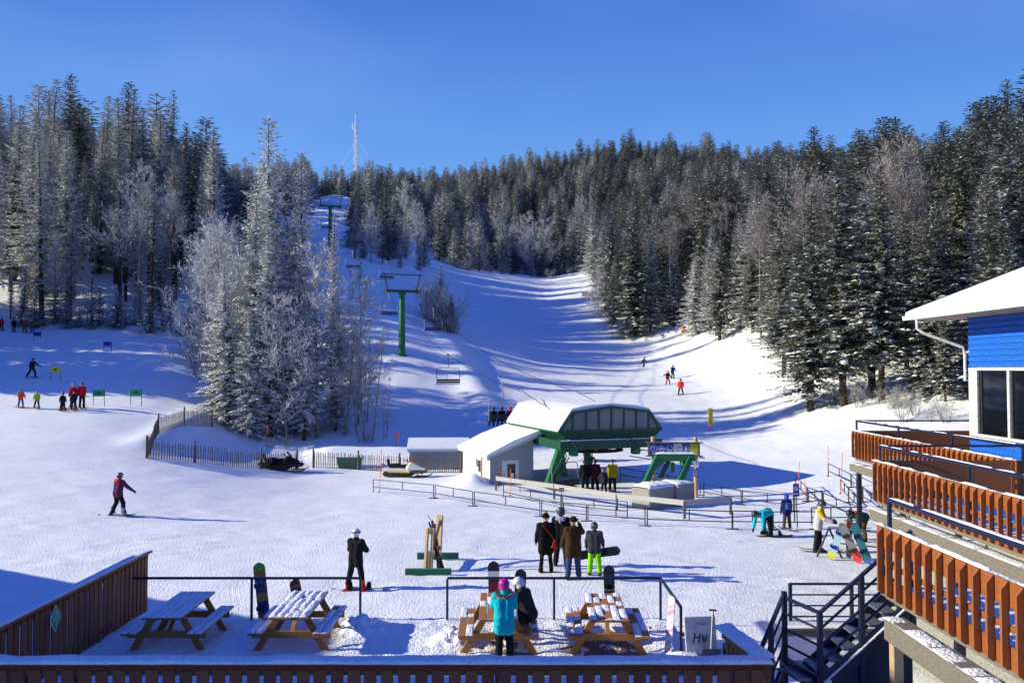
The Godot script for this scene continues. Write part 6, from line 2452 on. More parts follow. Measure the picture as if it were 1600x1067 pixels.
	snowboard("black snowboard carried under the arm of the lime-trousered rider", Transform3D(Basis(Vector3.UP, PI / 2) * Basis(Vector3.RIGHT, -0.13) * Basis(Vector3(0, 0, 1), 1.4), p + Vector3(0.1, 0.58, -0.28)), 1.4, [[0, 1, Color(0.014, 0.014, 0.017)], [0.0, 0.16, Color(0.10, 0.17, 0.28)]])
	# turquoise coat at the picnic table
	p = Vector3(-0.15, 0.42, -15.85)
	var tq := person("person in a turquoise coat and magenta helmet standing at the picnic table", p, PI + 0.05, 1.50, {"lean": 5, "spread": [2, 3], "hip": [1, 3], "arm": [30, 28], "out": [10, 10], "elbow": [62, 58], "fore": [-10, -8], "nod": 8}, {"jacket": Color(0.012, 0.42, 0.52), "trousers": Color(0.012, 0.012, 0.014), "head": Color(0.42, 0.012, 0.24), "strap": Color(0.5, 0.05, 0.3), "coat": 0.14, "bulk": 1.06})
	m = MB.new()
	var rr := RandomNumberGenerator.new()
	rr.seed = 8
	for k in 420:
		var a := TAU * rr.randf()
		var c3 := Vector3(cos(a) * 0.125, 1.285 + 0.03 * sin(a), sin(a) * 0.12 - 0.02)
		m.col = Color(0.26, 0.17, 0.10) * rr.randf_range(0.6, 1.6)
		var o3 := Vector3(cos(a) + rr.randf_range(-0.6, 0.6), rr.randf_range(-0.9, 0.9), sin(a) + rr.randf_range(-0.6, 0.6)).normalized()
		spray(m, c3, o3, o3.cross(Vector3.UP).normalized(), rr.randf_range(0.05, 0.085), 0.012, m.col, m.col * 1.5)
	part(tq, "fur_trim", m, mats.needles)
	person("person in dark jacket and white helmet sitting on the picnic bench", Vector3(0.36, 0.42, -16.75), PI * 0.5 + 2.6, 1.60, {"seat": 0.60, "lean": 24, "nod": 12, "hip": [84, 84], "knee": [92, 96], "spread": [8, 8], "arm": [34, 34], "out": [10, 10], "elbow": [52, 50], "fore": [-8, -8]}, {"jacket": Color(0.032, 0.032, 0.034), "trousers": blk, "head": Color(0.62, 0.62, 0.64), "coat": 0.04})
	# by the rack and the queue on the right
	p = on_ground(9.95, 32.1)
	person("person in turquoise bent over double fastening a snowboard", p, PI / 2 + 0.5 + PI, 1.72, {"lean": 98, "nod": 18, "hip": [16, 4], "knee": [14, 18], "spread": [13, 14], "arm": [2, 10], "out": [3, 3], "elbow": [6, 6], "fore": [0, 0]}, {"jacket": Color(0.012, 0.42, 0.50), "trousers": Color(0.014, 0.014, 0.017), "head": Color(0.03, 0.03, 0.035), "coat": 0.02})
	snowboard("dark snowboard lying under the bent-over rider in turquoise", Transform3D(Basis(Vector3.UP, PI / 2 + 0.05), p + Vector3(0.15, 0.03, 0.25)), 1.5, [[0, 1, Color(0.035, 0.02, 0.03)], [0.0, 0.22, Color(0.12, 0.06, 0.05)]])
	p = on_ground(11.15, 33.5)
	person("child in navy jacket and blue helmet with a blue backpack", p, PI + 0.1, 1.38, {"lean": 3, "spread": [5, 5]}, {"jacket": Color(0.012, 0.025, 0.10), "trousers": Color(0.09, 0.06, 0.045), "boots": Color(0.03, 0.06, 0.2), "head": Color(0.02, 0.05, 0.38), "pack": Color(0.05, 0.12, 0.36), "strap": Color(0.1, 0.12, 0.2)})
	ski_pair("the child in navy with the backpack", p, PI + 0.35, 1.2, Color(0.25, 0.3, 0.45), 0.22)
	p = on_ground(10.67, 28.8)
	var yl := person("person in white and yellow jacket with dark helmet at the board rack", p, 1.15, 1.78, {"lean": 8, "nod": 16, "hip": [4, -4], "knee": [6, 4], "spread": [6, 7], "arm": [26, 34], "out": [8, 8], "elbow": [48, 40], "fore": [-6, 0]}, {"jacket": Color(0.50, 0.48, 0.52), "trousers": Color(0.014, 0.013, 0.016), "boots": Color(0.03, 0.03, 0.03), "gloves": Color(0.03, 0.028, 0.03), "head": Color(0.025, 0.035, 0.045), "coat": 0.06})
	var jj := joints(1.78, {"lean": 8, "nod": 16, "hip": [4, -4], "knee": [6, 4], "spread": [6, 7], "arm": [26, 34], "out": [8, 8], "elbow": [48, 40], "fore": [-6, 0]})
	part(yl, "shoulder_panel", skin([[jj.neck + Vector3(-0.05, -0.07, 0.03), jj.shr, 0.112, 0.10, Color.WHITE], [jj.shr, jj.shr.lerp(jj.elr, 0.85), 0.096, 0.082, Color.WHITE], [jj.neck + Vector3(0.05, -0.07, 0.03), jj.shl, 0.112, 0.1, Color.WHITE], [jj.shl, jj.shl.lerp(jj.ell, 0.85), 0.096, 0.082, Color.WHITE]], 0.02, 0.03), cloth(Color(0.62, 0.43, 0.01)))
	ski_pair("the person in white and yellow", p, 1.5, 1.6, Color(0.1, 0.1, 0.12), 0.24)
	p = on_ground(13.3, 31.2)
	person("person in dark green jacket with orange collar bending at the rack", p, -PI / 2 + 0.35, 1.72, {"lean": 82, "nod": 20, "hip": [26, 18], "knee": [30, 24], "spread": [9, 9], "arm": [12, 20], "out": [4, 4], "elbow": [8, 10], "fore": [0, 0]}, {"jacket": Color(0.012, 0.085, 0.075), "trousers": Color(0.10, 0.055, 0.025), "head": Color(0.02, 0.02, 0.024), "hood": Color(0.55, 0.14, 0.03), "gloves": Color(0.1, 0.06, 0.03), "coat": 0.03})
	# loading area
	var group := "skiers waiting to load at the lift"
	person("dark-clad skier waiting to load, nearest the empty chair", on_ground(4.05, 45.6), PI + 0.2, 1.78, {"lean": 6, "out": [12, 14]}, {"jacket": Color(0.012, 0.012, 0.014), "trousers": Color(0.012, 0.012, 0.014), "head": Color(0.02, 0.02, 0.02)}, false, group)
	person("skier in a maroon jacket waiting to load next to the dark-clad one", on_ground(4.6, 45.7), PI - 0.1, 1.80, {"lean": 8, "out": [12, 14], "nod": 10}, {"jacket": Color(0.06, 0.01, 0.018), "trousers": Color(0.012, 0.012, 0.014), "head": Color(0.02, 0.02, 0.02)}, false, group)
	person("small crouching skier in grey waiting to load", on_ground(5.08, 45.0), PI + 0.3, 1.42, {"lean": 30, "hip": [30, 30], "knee": [36, 36], "arm": [30, 30], "elbow": [40, 40]}, {"jacket": Color(0.03, 0.03, 0.035), "trousers": Color(0.02, 0.02, 0.024), "boots": red, "head": Color(0.12, 0.15, 0.2)}, false, group)
	person("skier in an olive yellow jacket waiting to load", on_ground(5.6, 46.0), PI, 1.74, {"lean": 3, "out": [9, 9]}, {"jacket": Color(0.33, 0.25, 0.012), "trousers": Color(0.014, 0.014, 0.016), "head": Color(0.08, 0.08, 0.03), "hat": "hat"}, false, group)
	for s in [[4.05, 45.6, "the dark-clad skier waiting to load"], [4.6, 45.7, "the maroon-jacketed skier waiting to load"], [5.08, 45.0, "the crouching skier in grey"], [5.6, 46.0, "the skier in olive yellow"]]:
		ski_pair(s[2], on_ground(s[0], s[1]), PI + 0.3, 1.55, Color(0.05, 0.05, 0.06))
	# three riders on the chair
	var seat := rope_point(57.8, -1.0) + Vector3(0, -2.48, 0)
	var sit := {"seat": 0.1, "lean": 6, "hip": [86, 84], "knee": [70, 74], "spread": [5, 5], "arm": [30, 30], "out": [6, 6], "elbow": [44, 40]}
	for k in 3:
		var o3 := Basis(Vector3.UP, LIFT_TURN) * Vector3(-0.62 + 0.62 * k, 0, -0.1)
		person(["rider in black at the left end of the loaded chair", "rider in black in the middle of the loaded chair", "rider in red at the right end of the loaded chair"][k], seat + o3, LIFT_TURN + PI, 1.72, sit, {"jacket": red if k == 2 else Color(0.012, 0.012, 0.015), "trousers": blk, "head": Color(0.4, 0.03, 0.03) if k == 2 else Color(0.015, 0.015, 0.018), "goggles": false}, false, "riders on the loaded chair")
	# on the wide run
	p = on_ground(19.5, 122.8)
	person("crouching snowboarder in black high on the wide run", p, 1.3, 1.72, {"lean": 34, "hip": [46, 40], "knee": [58, 54], "spread": [14, 14], "arm": [40, 30], "out": [26, 36], "elbow": [10, 10]}, {"jacket": blk, "trousers": blk, "head": blk}, false)
	snowboard("snowboard under the crouching rider high on the run", Transform3D(Basis(Vector3.UP, 0.9), p + Vector3(0, 0.03, 0)), 1.5, [[0, 1, blk]], blk, "", false)
	p = on_ground(18.84, 99.6)
	person("snowboarder with dark top and red trousers on the wide run", p, 0.4, 1.66, {"lean": 14, "hip": [22, 22], "knee": [30, 30], "spread": [12, 12], "arm": [14, 10], "out": [20, 62], "elbow": [10, 10], "fore": [20, 62]}, {"jacket": Color(0.07, 0.012, 0.05), "trousers": Color(0.58, 0.03, 0.06), "head": Color(0.03, 0.03, 0.05)}, false)
	p = on_ground(20.5, 105.0)
	person("skier in a navy jacket just behind the red-trousered rider", p, 0.2, 1.72, {"lean": 20, "hip": [26, 26], "knee": [34, 34], "arm": [24, 24], "elbow": [40, 40]}, {"jacket": Color(0.02, 0.022, 0.14), "trousers": Color(0.05, 0.04, 0.06), "head": Color(0.08, 0.07, 0.08)}, false)
	ski_pair("the navy skier on the wide run", p, 0.2, 1.6, Color(0.1, 0.1, 0.12))
	p = on_ground(18.43, 89.8)
	person("skier in a bright red jacket, lowest on the wide run", p, PI - 0.3, 1.74, {"lean": 8, "hip": [6, 6], "knee": [10, 10], "spread": [11, 11], "out": [20, 18], "elbow": [24, 24]}, {"jacket": Color(0.72, 0.03, 0.022), "trousers": blk, "head": Color(0.04, 0.03, 0.03)}, false)
	ski_pair("the red-jacketed skier lowest on the run", p, 1.9, 1.6, Color(0.1, 0.1, 0.12), 0.5)
	# the lesson on the nursery slope
	var kid := {"lean": 8, "hip": [12, 12], "knee": [18, 18], "spread": [9, 9], "arm": [14, 14], "out": [16, 16], "elbow": [30, 30]}
	var calm := {"lean": 3, "spread": [4, 4], "out": [9, 9]}
	var class_ := [
		[-35.8, 59.9, 1.30, kid, 0.9, Color(0.62, 0.12, 0.04), Color(0.03, 0.05, 0.26), Color(0.05, 0.05, 0.07), "child in orange and blue, first of the ski class", "the child in orange and blue"],
		[-34.6, 59.9, 1.20, kid, 0.3, Color(0.28, 0.45, 0.03), Color(0.02, 0.02, 0.024), Color(0.06, 0.6, 0.08), "child with a green helmet and yellow-green sleeves in the ski class", "the child with the green helmet"],
		[-32.95, 60.2, 1.22, kid, 2.0, Color(0.02, 0.022, 0.03), Color(0.018, 0.018, 0.02), Color(0.05, 0.03, 0.03), "child in black half hidden behind another in the ski class", "the half hidden child of the ski class"],
		[-32.4, 59.3, 1.24, kid, 0.5, Color(0.015, 0.017, 0.022), Color(0.015, 0.015, 0.018), Color(0.06, 0.05, 0.05), "child in black moving off in front of the instructors", "the child in black moving off"],
		[-32.5, 60.9, 1.72, calm, 0.2, Color(0.50, 0.015, 0.03), blk, Color(0.45, 0.4, 0.4), "instructor in red behind the darkly dressed child", "the instructor in red behind the child"],
		[-31.95, 60.0, 1.32, kid, 0.2, Color(0.02, 0.02, 0.035), Color(0.03, 0.02, 0.022), Color(0.1, 0.08, 0.08), "child in dark clothes in front of the red instructor", "the child before the red instructor"],
		[-31.95, 61.1, 1.80, calm, 0.1, Color(0.55, 0.018, 0.03), blk, Color(0.16, 0.05, 0.05), "taller instructor in a red jacket at the end of the ski class", "the taller instructor in red"],
		[-42.9, 73.4, 1.72, {"lean": 12, "hip": [22, -14], "knee": [22, 14], "spread": [10, 12], "arm": [20, 10], "out": [42, 30], "elbow": [30, 20], "fore": [50, 20]}, 1.2, blk, Color(0.014, 0.014, 0.018), Color(0.02, 0.02, 0.025), "skier in black crossing the shaded nursery slope", "the skier in black crossing the nursery slope"],
		[-68.0, 109.2, 1.7, calm, 0.6, Color(0.5, 0.02, 0.04), blk, Color(0.3, 0.03, 0.04), "skier in red at the very top of the nursery slope", "the skier in red atop the nursery slope"],
		[-65.8, 108.3, 1.72, calm, 0.6, Color(0.014, 0.014, 0.018), blk, Color(0.02, 0.02, 0.025), "skier in black at the top of the nursery slope", "the skier in black atop the nursery slope"],
		[-64.2, 108.0, 1.68, kid, 0.8, Color(0.40, 0.05, 0.03), Color(0.12, 0.02, 0.05), Color(0.2, 0.03, 0.03), "skier in orange and purple at the top of the nursery slope", "the skier in orange and purple"],
		[-63.2, 108.1, 1.72, calm, 0.4, Color(0.05, 0.12, 0.02), Color(0.03, 0.08, 0.5), Color(0.1, 0.2, 0.05), "skier with dark green top and bright blue trousers on the nursery slope", "the skier with bright blue trousers"],
	]
	for c in class_:
		p = on_ground(c[0], c[1], 0.04)
		person(c[8], p, c[4], c[2], c[3], {"jacket": c[5], "trousers": c[6], "head": c[7], "boots": Color(0.4, 0.03, 0.03) if c[2] < 1.4 else blk}, false, "ski class on the nursery slope" if c[1] < 65.0 else "skiers high on the nursery slope")
		ski_pair(c[9], on_ground(c[0], c[1]), c[4] + 0.5, c[2] * 0.85, Color(0.35, 0.03, 0.03) if c[2] < 1.4 else Color(0.06, 0.06, 0.07), 0.22)


# ---------------------------------------------------------------- loose things
func snowmobile(label: String, at: Vector3, turn: float, hull: Color, trim: Color, shield: Color, seat: Color) -> void:
	# faces +x
	var t := thing("snowmobile", label, "snowmobile", at, turn, "parked snowmobiles")
	var m := MB.new()
	m.prism(PackedVector2Array([Vector2(-1.45, 0.06), Vector2(-1.30, 0.0), Vector2(0.25, 0.0), Vector2(0.62, 0.22), Vector2(0.60, 0.34), Vector2(-1.35, 0.36), Vector2(-1.52, 0.22)]), -0.22, 0.22)
	var tr := part(t, "track", m, mats.rubber)
	for k in 5:
		m = MB.new()
		m.tube([Vector3(-1.25 + k * 0.36, 0.14, -0.235), Vector3(-1.25 + k * 0.36, 0.14, 0.235)], [0.095], 12)
		part(tr, "wheel", m, mats.black_steel)
	m = MB.new()
	m.prism(PackedVector2Array([Vector2(-1.5, 0.38), Vector2(0.55, 0.36), Vector2(0.5, 0.52), Vector2(-0.2, 0.58), Vector2(-1.5, 0.56)]), -0.30, 0.30)
	part(t, "tunnel", m, cloth(hull))
	for s in [-1.0, 1.0]:
		m = MB.new()
		m.box(Vector3(-0.35, 0.33, s * 0.36), Vector3(1.5, 0.05, 0.16), Basis(), 0.015)
		part(t, "running_board", m, cloth(trim))
	m = MB.new()
	m.prism(PackedVector2Array([Vector2(-1.05, 0.56), Vector2(0.12, 0.58), Vector2(0.2, 0.82), Vector2(-0.35, 0.78), Vector2(-0.5, 0.86), Vector2(-1.0, 0.84), Vector2(-1.12, 0.7)]), -0.17, 0.17)
	part(t, "seat", m, cloth(seat))
	m = MB.new()
	m.box(Vector3(-1.18, 0.92, 0), Vector3(0.12, 0.42, 0.34), Basis(Vector3(0, 0, 1), 0.2), 0.04)
	part(t, "backrest", m, cloth(seat))
	m = MB.new()
	m.tube([Vector3(-1.5, 0.6, -0.28), Vector3(-1.62, 0.82, -0.28), Vector3(-1.62, 0.82, 0.28), Vector3(-1.5, 0.6, 0.28)], [0.02], 6)
	m.tube([Vector3(-1.62, 0.82, 0.28), Vector3(-1.1, 0.72, 0.26)], [0.02], 6)
	part(t, "cargo_rack", m, mats.black_steel)
	# cowling, skinned for a rounded nose
	var c := Color.WHITE
	part(t, "cowling", skin([[Vector3(0.30, 0.60, -0.17), Vector3(1.18, 0.46, -0.12), 0.24, 0.13, c], [Vector3(0.30, 0.60, 0.17), Vector3(1.18, 0.46, 0.12), 0.24, 0.13, c], [Vector3(0.35, 0.78, 0), Vector3(1.0, 0.58, 0), 0.2, 0.12, c]], 0.035, 0.08), cloth(hull))
	m = MB.new()
	m.prism(PackedVector2Array([Vector2(0.35, 0.30), Vector2(1.3, 0.30), Vector2(1.38, 0.42), Vector2(1.05, 0.50), Vector2(0.45, 0.44)]), -0.38, 0.38)
	part(t, "belly_pan", m, mats.rubber)
	m = MB.new()
	for k in 6:
		var a0 := -0.9 + k * 0.3
		var a1 := a0 + 0.3
		var lo := func(a: float) -> Vector3: return Vector3(0.42 + 0.22 * cos(a), 0.92, 0.27 * sin(a))
		var hi := func(a: float) -> Vector3: return Vector3(0.18 + 0.14 * cos(a), 1.30 - 0.05 * absf(a), 0.21 * sin(a))
		m.quad(lo.call(a1), lo.call(a0), hi.call(a0), hi.call(a1))
		m.quad(lo.call(a0) * 0.99, lo.call(a1) * 0.99, hi.call(a1) * 0.99, hi.call(a0) * 0.99)
	part(t, "windshield", m, paint("shield_%s" % str(shield), lin(shield.r, shield.g, shield.b), 0.2))
	m = MB.new()
	m.tube([Vector3(0.2, 0.85, 0), Vector3(0.1, 1.08, 0)], [0.03], 8)
	m.tube([Vector3(-0.02, 1.12, -0.36), Vector3(0.1, 1.09, -0.16), Vector3(0.1, 1.09, 0.16), Vector3(-0.02, 1.12, 0.36)], [0.02], 6)
	part(t, "handlebar", m, mats.black_steel)
	for s in [-1.0, 1.0]:
		m = MB.new()
		m.box(Vector3(1.22, 0.58, s * 0.15), Vector3(0.1, 0.08, 0.14), Basis(Vector3(0, 0, 1), -0.4), 0.02)
		part(t, "headlight", m, mats.sign_white)
		m = MB.new()
		m.tube([Vector3(0.85, 0.38, s * 0.2), Vector3(0.98, 0.12, s * 0.46)], [0.035], 8)
		m.tube([Vector3(0.7, 0.3, s * 0.2), Vector3(0.98, 0.14, s * 0.46)], [0.02], 6)
		part(t, "suspension_arm", m, mats.black_steel)
		m = MB.new()
		m.prism(PackedVector2Array([Vector2(0.5, 0.0), Vector2(1.35, 0.0), Vector2(1.6, 0.12), Vector2(1.66, 0.24), Vector2(1.58, 0.20), Vector2(1.38, 0.07), Vector2(0.5, 0.05)]), s * 0.46 - 0.07, s * 0.46 + 0.07)
		part(t, "ski", m, mats.rubber)


func slope_sign(label: String, x: float, d: float, c: String, turn := 0.1) -> void:
	var t := thing("slope_sign", label, "sign", on_ground(x, d), turn, "marker signs on the nursery slope")
	for s in [-0.42, 0.42]:
		var m := MB.new()
		m.tube([Vector3(s, -0.2, 0), Vector3(s * 0.9, 0.95, 0)], [0.022], 6)
		part(t, "stake", m, mats.black_steel)
	var m2 := MB.new()
	m2.box(Vector3(0, 0.98, 0.02), Vector3(0.9, 0.5, 0.02), Basis(), 0.005)
	part(t, "panel", m2, mats[c])
	m2 = MB.new()
	m2.prism(PackedVector2Array([Vector2(-0.12, 0.9), Vector2(0.12, 0.9), Vector2(0.12, 0.98), Vector2(0.02, 1.12), Vector2(-0.12, 1.0)]), 0.032, 0.038)
	part(t, "symbol", m2, mats.rubber)


func wand(label: String, x: float, d: float, h: float, lean := 0.0) -> void:
	var t := thing("marker_wand", label, "pole", on_ground(x, d), 0.0, "thin red marker wands")
	var m := MB.new()
	m.tube([Vector3(0, -0.2, 0), Vector3(lean, h, 0)], [0.017], 6)
	part(t, "rod", m, mats.orange)
	m = MB.new()
	m.tube([Vector3(0, 0.0, 0), Vector3(0, 0.05, 0)], [0.05], 8)
	part(t, "foot", m, mats.rubber)


func flag(label: String, x: float, d: float, h: float) -> void:
	var t := thing("orange_flag", label, "flag", on_ground(x, d), 0.3, "orange flags by the island")
	var m := MB.new()
	m.tube([Vector3(0, -0.2, 0), Vector3(0, h, 0)], [0.018], 6)
	part(t, "staff", m, mats.black_steel)
	m = MB.new()
	for k in 5:
		var y0 := h - 0.03 - k * 0.14
		var w0 := 0.13 + 0.06 * sin(k * 1.9)
		var w1 := 0.13 + 0.06 * sin((k + 1) * 1.9)
		m.box(Vector3(w0 * 0.5, y0 - 0.07, 0.03 * sin(k * 2.0)), Vector3((w0 + w1) * 0.7, 0.145, 0.012), Basis(Vector3.UP, 0.3 * sin(k * 1.3)))
	part(t, "cloth", m, mats.orange)


func leaning(foot: Vector3, top: Vector3, L: float, face: Vector3) -> Transform3D:
	var z := (top - foot).normalized()
	var x := face.cross(z).normalized()
	var y := z.cross(x)
	return Transform3D(Basis(x, y, z), foot + z * L * 0.5)


func build_things() -> void:
	snowmobile("black snowmobile parked before the picket fence", on_ground(-15.2, 54.6, 0.0), 0.05, Color(0.016, 0.016, 0.019), Color(0.018, 0.018, 0.02), Color(0.03, 0.03, 0.035), Color(0.012, 0.012, 0.014))
	snowmobile("white and yellow snowmobile with amber windshield before the shed", on_ground(-6.9, 53.6, 0.02), -0.18, Color(0.62, 0.62, 0.62), Color(0.55, 0.42, 0.02), Color(0.62, 0.26, 0.01), Color(0.02, 0.02, 0.022))
	# boards planted in the snow beyond the rail
	var stripes := [[0, 1, Color(0.02, 0.04, 0.16)], [0.0, 0.11, Color(0.05, 0.35, 0.08)], [0.11, 0.24, Color(0.35, 0.12, 0.03)], [0.44, 0.52, Color(0.4, 0.22, 0.02)], [0.62, 0.7, Color(0.3, 0.1, 0.03)], [0.76, 0.88, Color(0.38, 0.13, 0.03)], [0.88, 1.0, Color(0.08, 0.4, 0.06)]]
	snowboard("green, orange and blue snowboard planted beside the rail post", upright(Vector3(-5.58, 0.2, -18.75), 0.25, 0.12, -0.14, 1.5, 0.1), 1.5, stripes, Color(0.03, 0.05, 0.14), "boards planted along the deck rail")
	snowboard("black snowboard with red streak planted between the first two tables", upright(Vector3(-4.85, 0.0, -19.3), 0.7, 0.14, -0.2, 1.42, 0.3), 1.42, [[0, 1, Color(0.016, 0.016, 0.03)], [0.86, 0.89, Color(0.4, 0.05, 0.04)]], Color(0.02, 0.02, 0.024), "boards planted along the deck rail")
	snowboard("black, white and maroon snowboard planted behind the turquoise coat", upright(Vector3(-0.40, 0.05, -19.0), 0.0, 0.02, -0.16, 1.55, 0.05), 1.55, [[0, 1, Color(0.018, 0.016, 0.02)], [0.72, 0.84, Color(0.6, 0.6, 0.6)], [0.3, 0.69, Color(0.16, 0.012, 0.035)]], Color(0.02, 0.02, 0.024), "boards planted along the deck rail", false)
	snowboard("dark navy snowboard with red outline planted beside the maroon one", upright(Vector3(0.14, -0.05, -19.0), 0.0, -0.05, -0.16, 1.5, 0.08), 1.5, [[0, 1, Color(0.012, 0.017, 0.035)], [0.3, 0.32, Color(0.4, 0.05, 0.05)], [0.48, 0.5, Color(0.4, 0.05, 0.05)]], Color(0.02, 0.02, 0.024), "boards planted along the deck rail", false)
	snowboard("black snowboard with bindings planted behind the sunny table", upright(Vector3(2.28, -0.1, -19.2), 0.0, 0.0, -0.2, 1.5, 0.0), 1.5, [[0, 1, Color(0.018, 0.018, 0.02)], [0.0, 0.3, Color(0.07, 0.02, 0.03)], [0.62, 0.66, Color(0.3, 0.3, 0.32)]], Color(0.012, 0.012, 0.014), "boards planted along the deck rail")
	# corner by the return rail: patterned board, scrawled panel, scoop shovel, two dark boards flat
	snowboard("white snowboard with pink and blue scribbles leaning on the corner rail", leaning(Vector3(2.98, 0.42, -15.9), Vector3(3.22, 1.5, -16.6), 1.25, Vector3(-0.9, 0.2, 0.3)), 1.25, [[0, 1, Color(0.5, 0.52, 0.58)], [0.02, 0.06, Color(0.3, 0.32, 0.5)], [0.3, 0.34, Color(0.7, 0.7, 0.72)], [0.52, 0.56, Color(0.4, 0.42, 0.6)], [0.82, 0.86, Color(0.55, 0.3, 0.42)], [0.1, 0.14, Color(0.55, 0.25, 0.4)], [0.22, 0.25, Color(0.3, 0.35, 0.6)], [0.42, 0.47, Color(0.6, 0.2, 0.4)], [0.6, 0.63, Color(0.25, 0.35, 0.6)], [0.7, 0.75, Color(0.6, 0.25, 0.42)]], Color(0.4, 0.4, 0.45), "", false)
	var t := thing("scrawled_panel", "white panel with black scrawled letters leaning outside the corner rail", "panel", Vector3(3.62, 0.4, -15.9), 0.12)
	var m := MB.new()
	m.box(Vector3(0, 0.4, 0), Vector3(0.62, 0.86, 0.03), Basis(Vector3.RIGHT, -0.2), 0.008)
	part(t, "board", m, mats.white_trim)
	var tm := TextMesh.new()
	tm.text = "Hv"
	tm.font_size = 32
	tm.pixel_size = 0.0075
	tm.depth = 0.006
	part(t, "lettering", tm, mats.rubber, Transform3D(Basis(Vector3.RIGHT, -0.2) * Basis(Vector3(1, 0, 0), Vector3(0.25, 1, 0), Vector3(0, 0, 1)), Vector3(-0.02, 0.45, 0.01)))
	m = MB.new()
	m.tube([Vector3(-0.1, 0.70, -0.028), Vector3(-0.02, 0.72, -0.032), Vector3(0.02, 0.69, -0.028), Vector3(0.12, 0.7, -0.03)], [0.006], 4)
	part(t, "scribble", m, mats.rubber)
	t = thing("snow_shovel", "grey snow shovel leaning on the scrawled panel", "shovel", Vector3(3.72, 0.42, -15.62), 0.0)
	m = MB.new()
	m.tube([Vector3(0.0, 0.28, 0.1), Vector3(0.10, 0.98, -0.14)], [0.02], 8)
	part(t, "shaft", m, mats.galvanised)
	m = MB.new()
	m.tube([Vector3(0.03, 0.99, -0.14), Vector3(0.17, 0.98, -0.14)], [0.018], 8)
	part(t, "grip", m, mats.rubber)
	m = MB.new()
	for k in 6:
		var a0 := -0.9 + k * 0.3
		m.quad(Vector3(-0.19, 0.28 - 0.06 * cos(a0) * 2.0 + 0.05 * k - 0.14, 0.1 + 0.1 * sin(a0)), Vector3(0.19, 0.28 - 0.06 * cos(a0) * 2.0 + 0.05 * k - 0.14, 0.1 + 0.1 * sin(a0)), Vector3(0.17, 0.28 - 0.06 * cos(a0 + 0.3) * 2.0 + 0.05 * (k + 1) - 0.14, 0.1 + 0.1 * sin(a0 + 0.3)), Vector3(-0.17, 0.28 - 0.06 * cos(a0 + 0.3) * 2.0 + 0.05 * (k + 1) - 0.14, 0.1 + 0.1 * sin(a0 + 0.3)))
	part(t, "scoop", m, mats.galvanised)
	snowboard("dark snowboard lying in the snow outside the corner rail", Transform3D(Basis(Vector3.UP, PI / 2 - 0.25) * Basis(Vector3.RIGHT, 0.08), Vector3(3.6, 0.36, -17.6)), 1.4, [[0, 1, Color(0.02, 0.02, 0.035)]], Color(0.012, 0.012, 0.014))
	# handrail stub by the deck exit
	t = thing("exit_rail", "short snow-topped navy rail at the deck exit beside the fence return", "railing", Vector3(3.28, 0.4, -15.0))
	for z in [0.0, 1.3]:
		m = MB.new()
		m.box(Vector3(0.55, 0.3, z), Vector3(0.05, 0.6, 0.05), Basis(), 0.006)
		part(t, "post", m, mats.navy_steel)
	m = MB.new()
	m.beam(Vector3(0.55, 0.62, 0), Vector3(0.6, 0.5, 1.3), 0.06, 0.05, Vector3.UP, 0.006)
	part(t, "top_rail", m, mats.navy_steel)
	cap_snow(t, Vector3(0.56, 0.63, 0.1), 1.0, 0.06, 0.03, 141, -PI / 2)

	# old ski rack of raw wood on two green beams
	t = thing("old_ski_rack", "raw wood rack on two green beams holding a bundle of old skis", "rack", on_ground(-2.5, 25.2), 0.0)
	for s in [[Vector3(-0.62, 0.1, 1.05), Vector3(0.72, 0.08, 0.95)], [Vector3(-0.52, 0.08, -1.1), Vector3(0.8, 0.06, -1.2)]]:
		m = MB.new()
		m.beam(s[0], s[1], 0.14, 0.22, Vector3.UP, 0.012)
		part(t, "base_beam", m, worn("old_green", lin(0.035, 0.22, 0.12), 0.85, mats.concrete.albedo_texture, 2.2))
	# the near upright is slotted: two cheeks with a block above and below
	for s in [[Vector3(-0.085, 0.02, 0.55), Vector3(-0.025, 1.28, 0.5), 0.09], [Vector3(0.085, 0.02, 0.55), Vector3(0.145, 1.28, 0.5), 0.09], [Vector3(0.0, 0.02, 0.55), Vector3(0.03, 0.6, 0.53), 0.085], [Vector3(0.052, 1.1, 0.508), Vector3(0.06, 1.28, 0.5), 0.085], [Vector3(0.16, 0.1, -0.95), Vector3(0.22, 1.4, -1.0), 0.22]]:
		m = MB.new()
		m.beam(s[0], s[1], s[2], 0.07, Vector3(-0.5, 0, 0.87), 0.008)
		part(t, "upright", m, mats.raw_wood)
	m = MB.new()
	m.beam(Vector3(0.09, 0.5, 0.45), Vector3(0.22, 1.2, -0.95), 0.05, 0.16, Vector3.UP, 0.006)
	part(t, "brace", m, mats.grey_timber)
	m = MB.new()
	m.beam(Vector3(0.1, 0.35, 0.5), Vector3(0.2, 0.4, -0.95), 0.06, 0.12, Vector3.UP, 0.006)
	part(t, "brace", m, mats.grey_timber)
	var rr := RandomNumberGenerator.new()
	rr.seed = 77
	for k in 9:
		var b := thing("old_ski", "old dark wooden ski leaning in the bundle on the raw wood rack", "ski", t.position, 0.0, "old skis bundled on the wood rack")
		m = MB.new()
		m.col = [Color(0.06, 0.03, 0.02), Color(0.16, 0.05, 0.02), Color(0.02, 0.02, 0.02)][k % 3]
		var x0 := 0.30 + rr.randf_range(-0.09, 0.14)
		var foot := Vector3(x0 + 0.08, 0.0, 0.35 + rr.randf_range(-0.1, 0.25))
		var mid := Vector3(0.16 + rr.randf_range(-0.05, 0.08), 0.8, 0.2 + rr.randf_range(-0.1, 0.1))
		var top := Vector3(0.02 + rr.randf_range(-0.08, 0.2), rr.randf_range(0.95, 1.45), 0.1 + rr.randf_range(-0.2, 0.1))
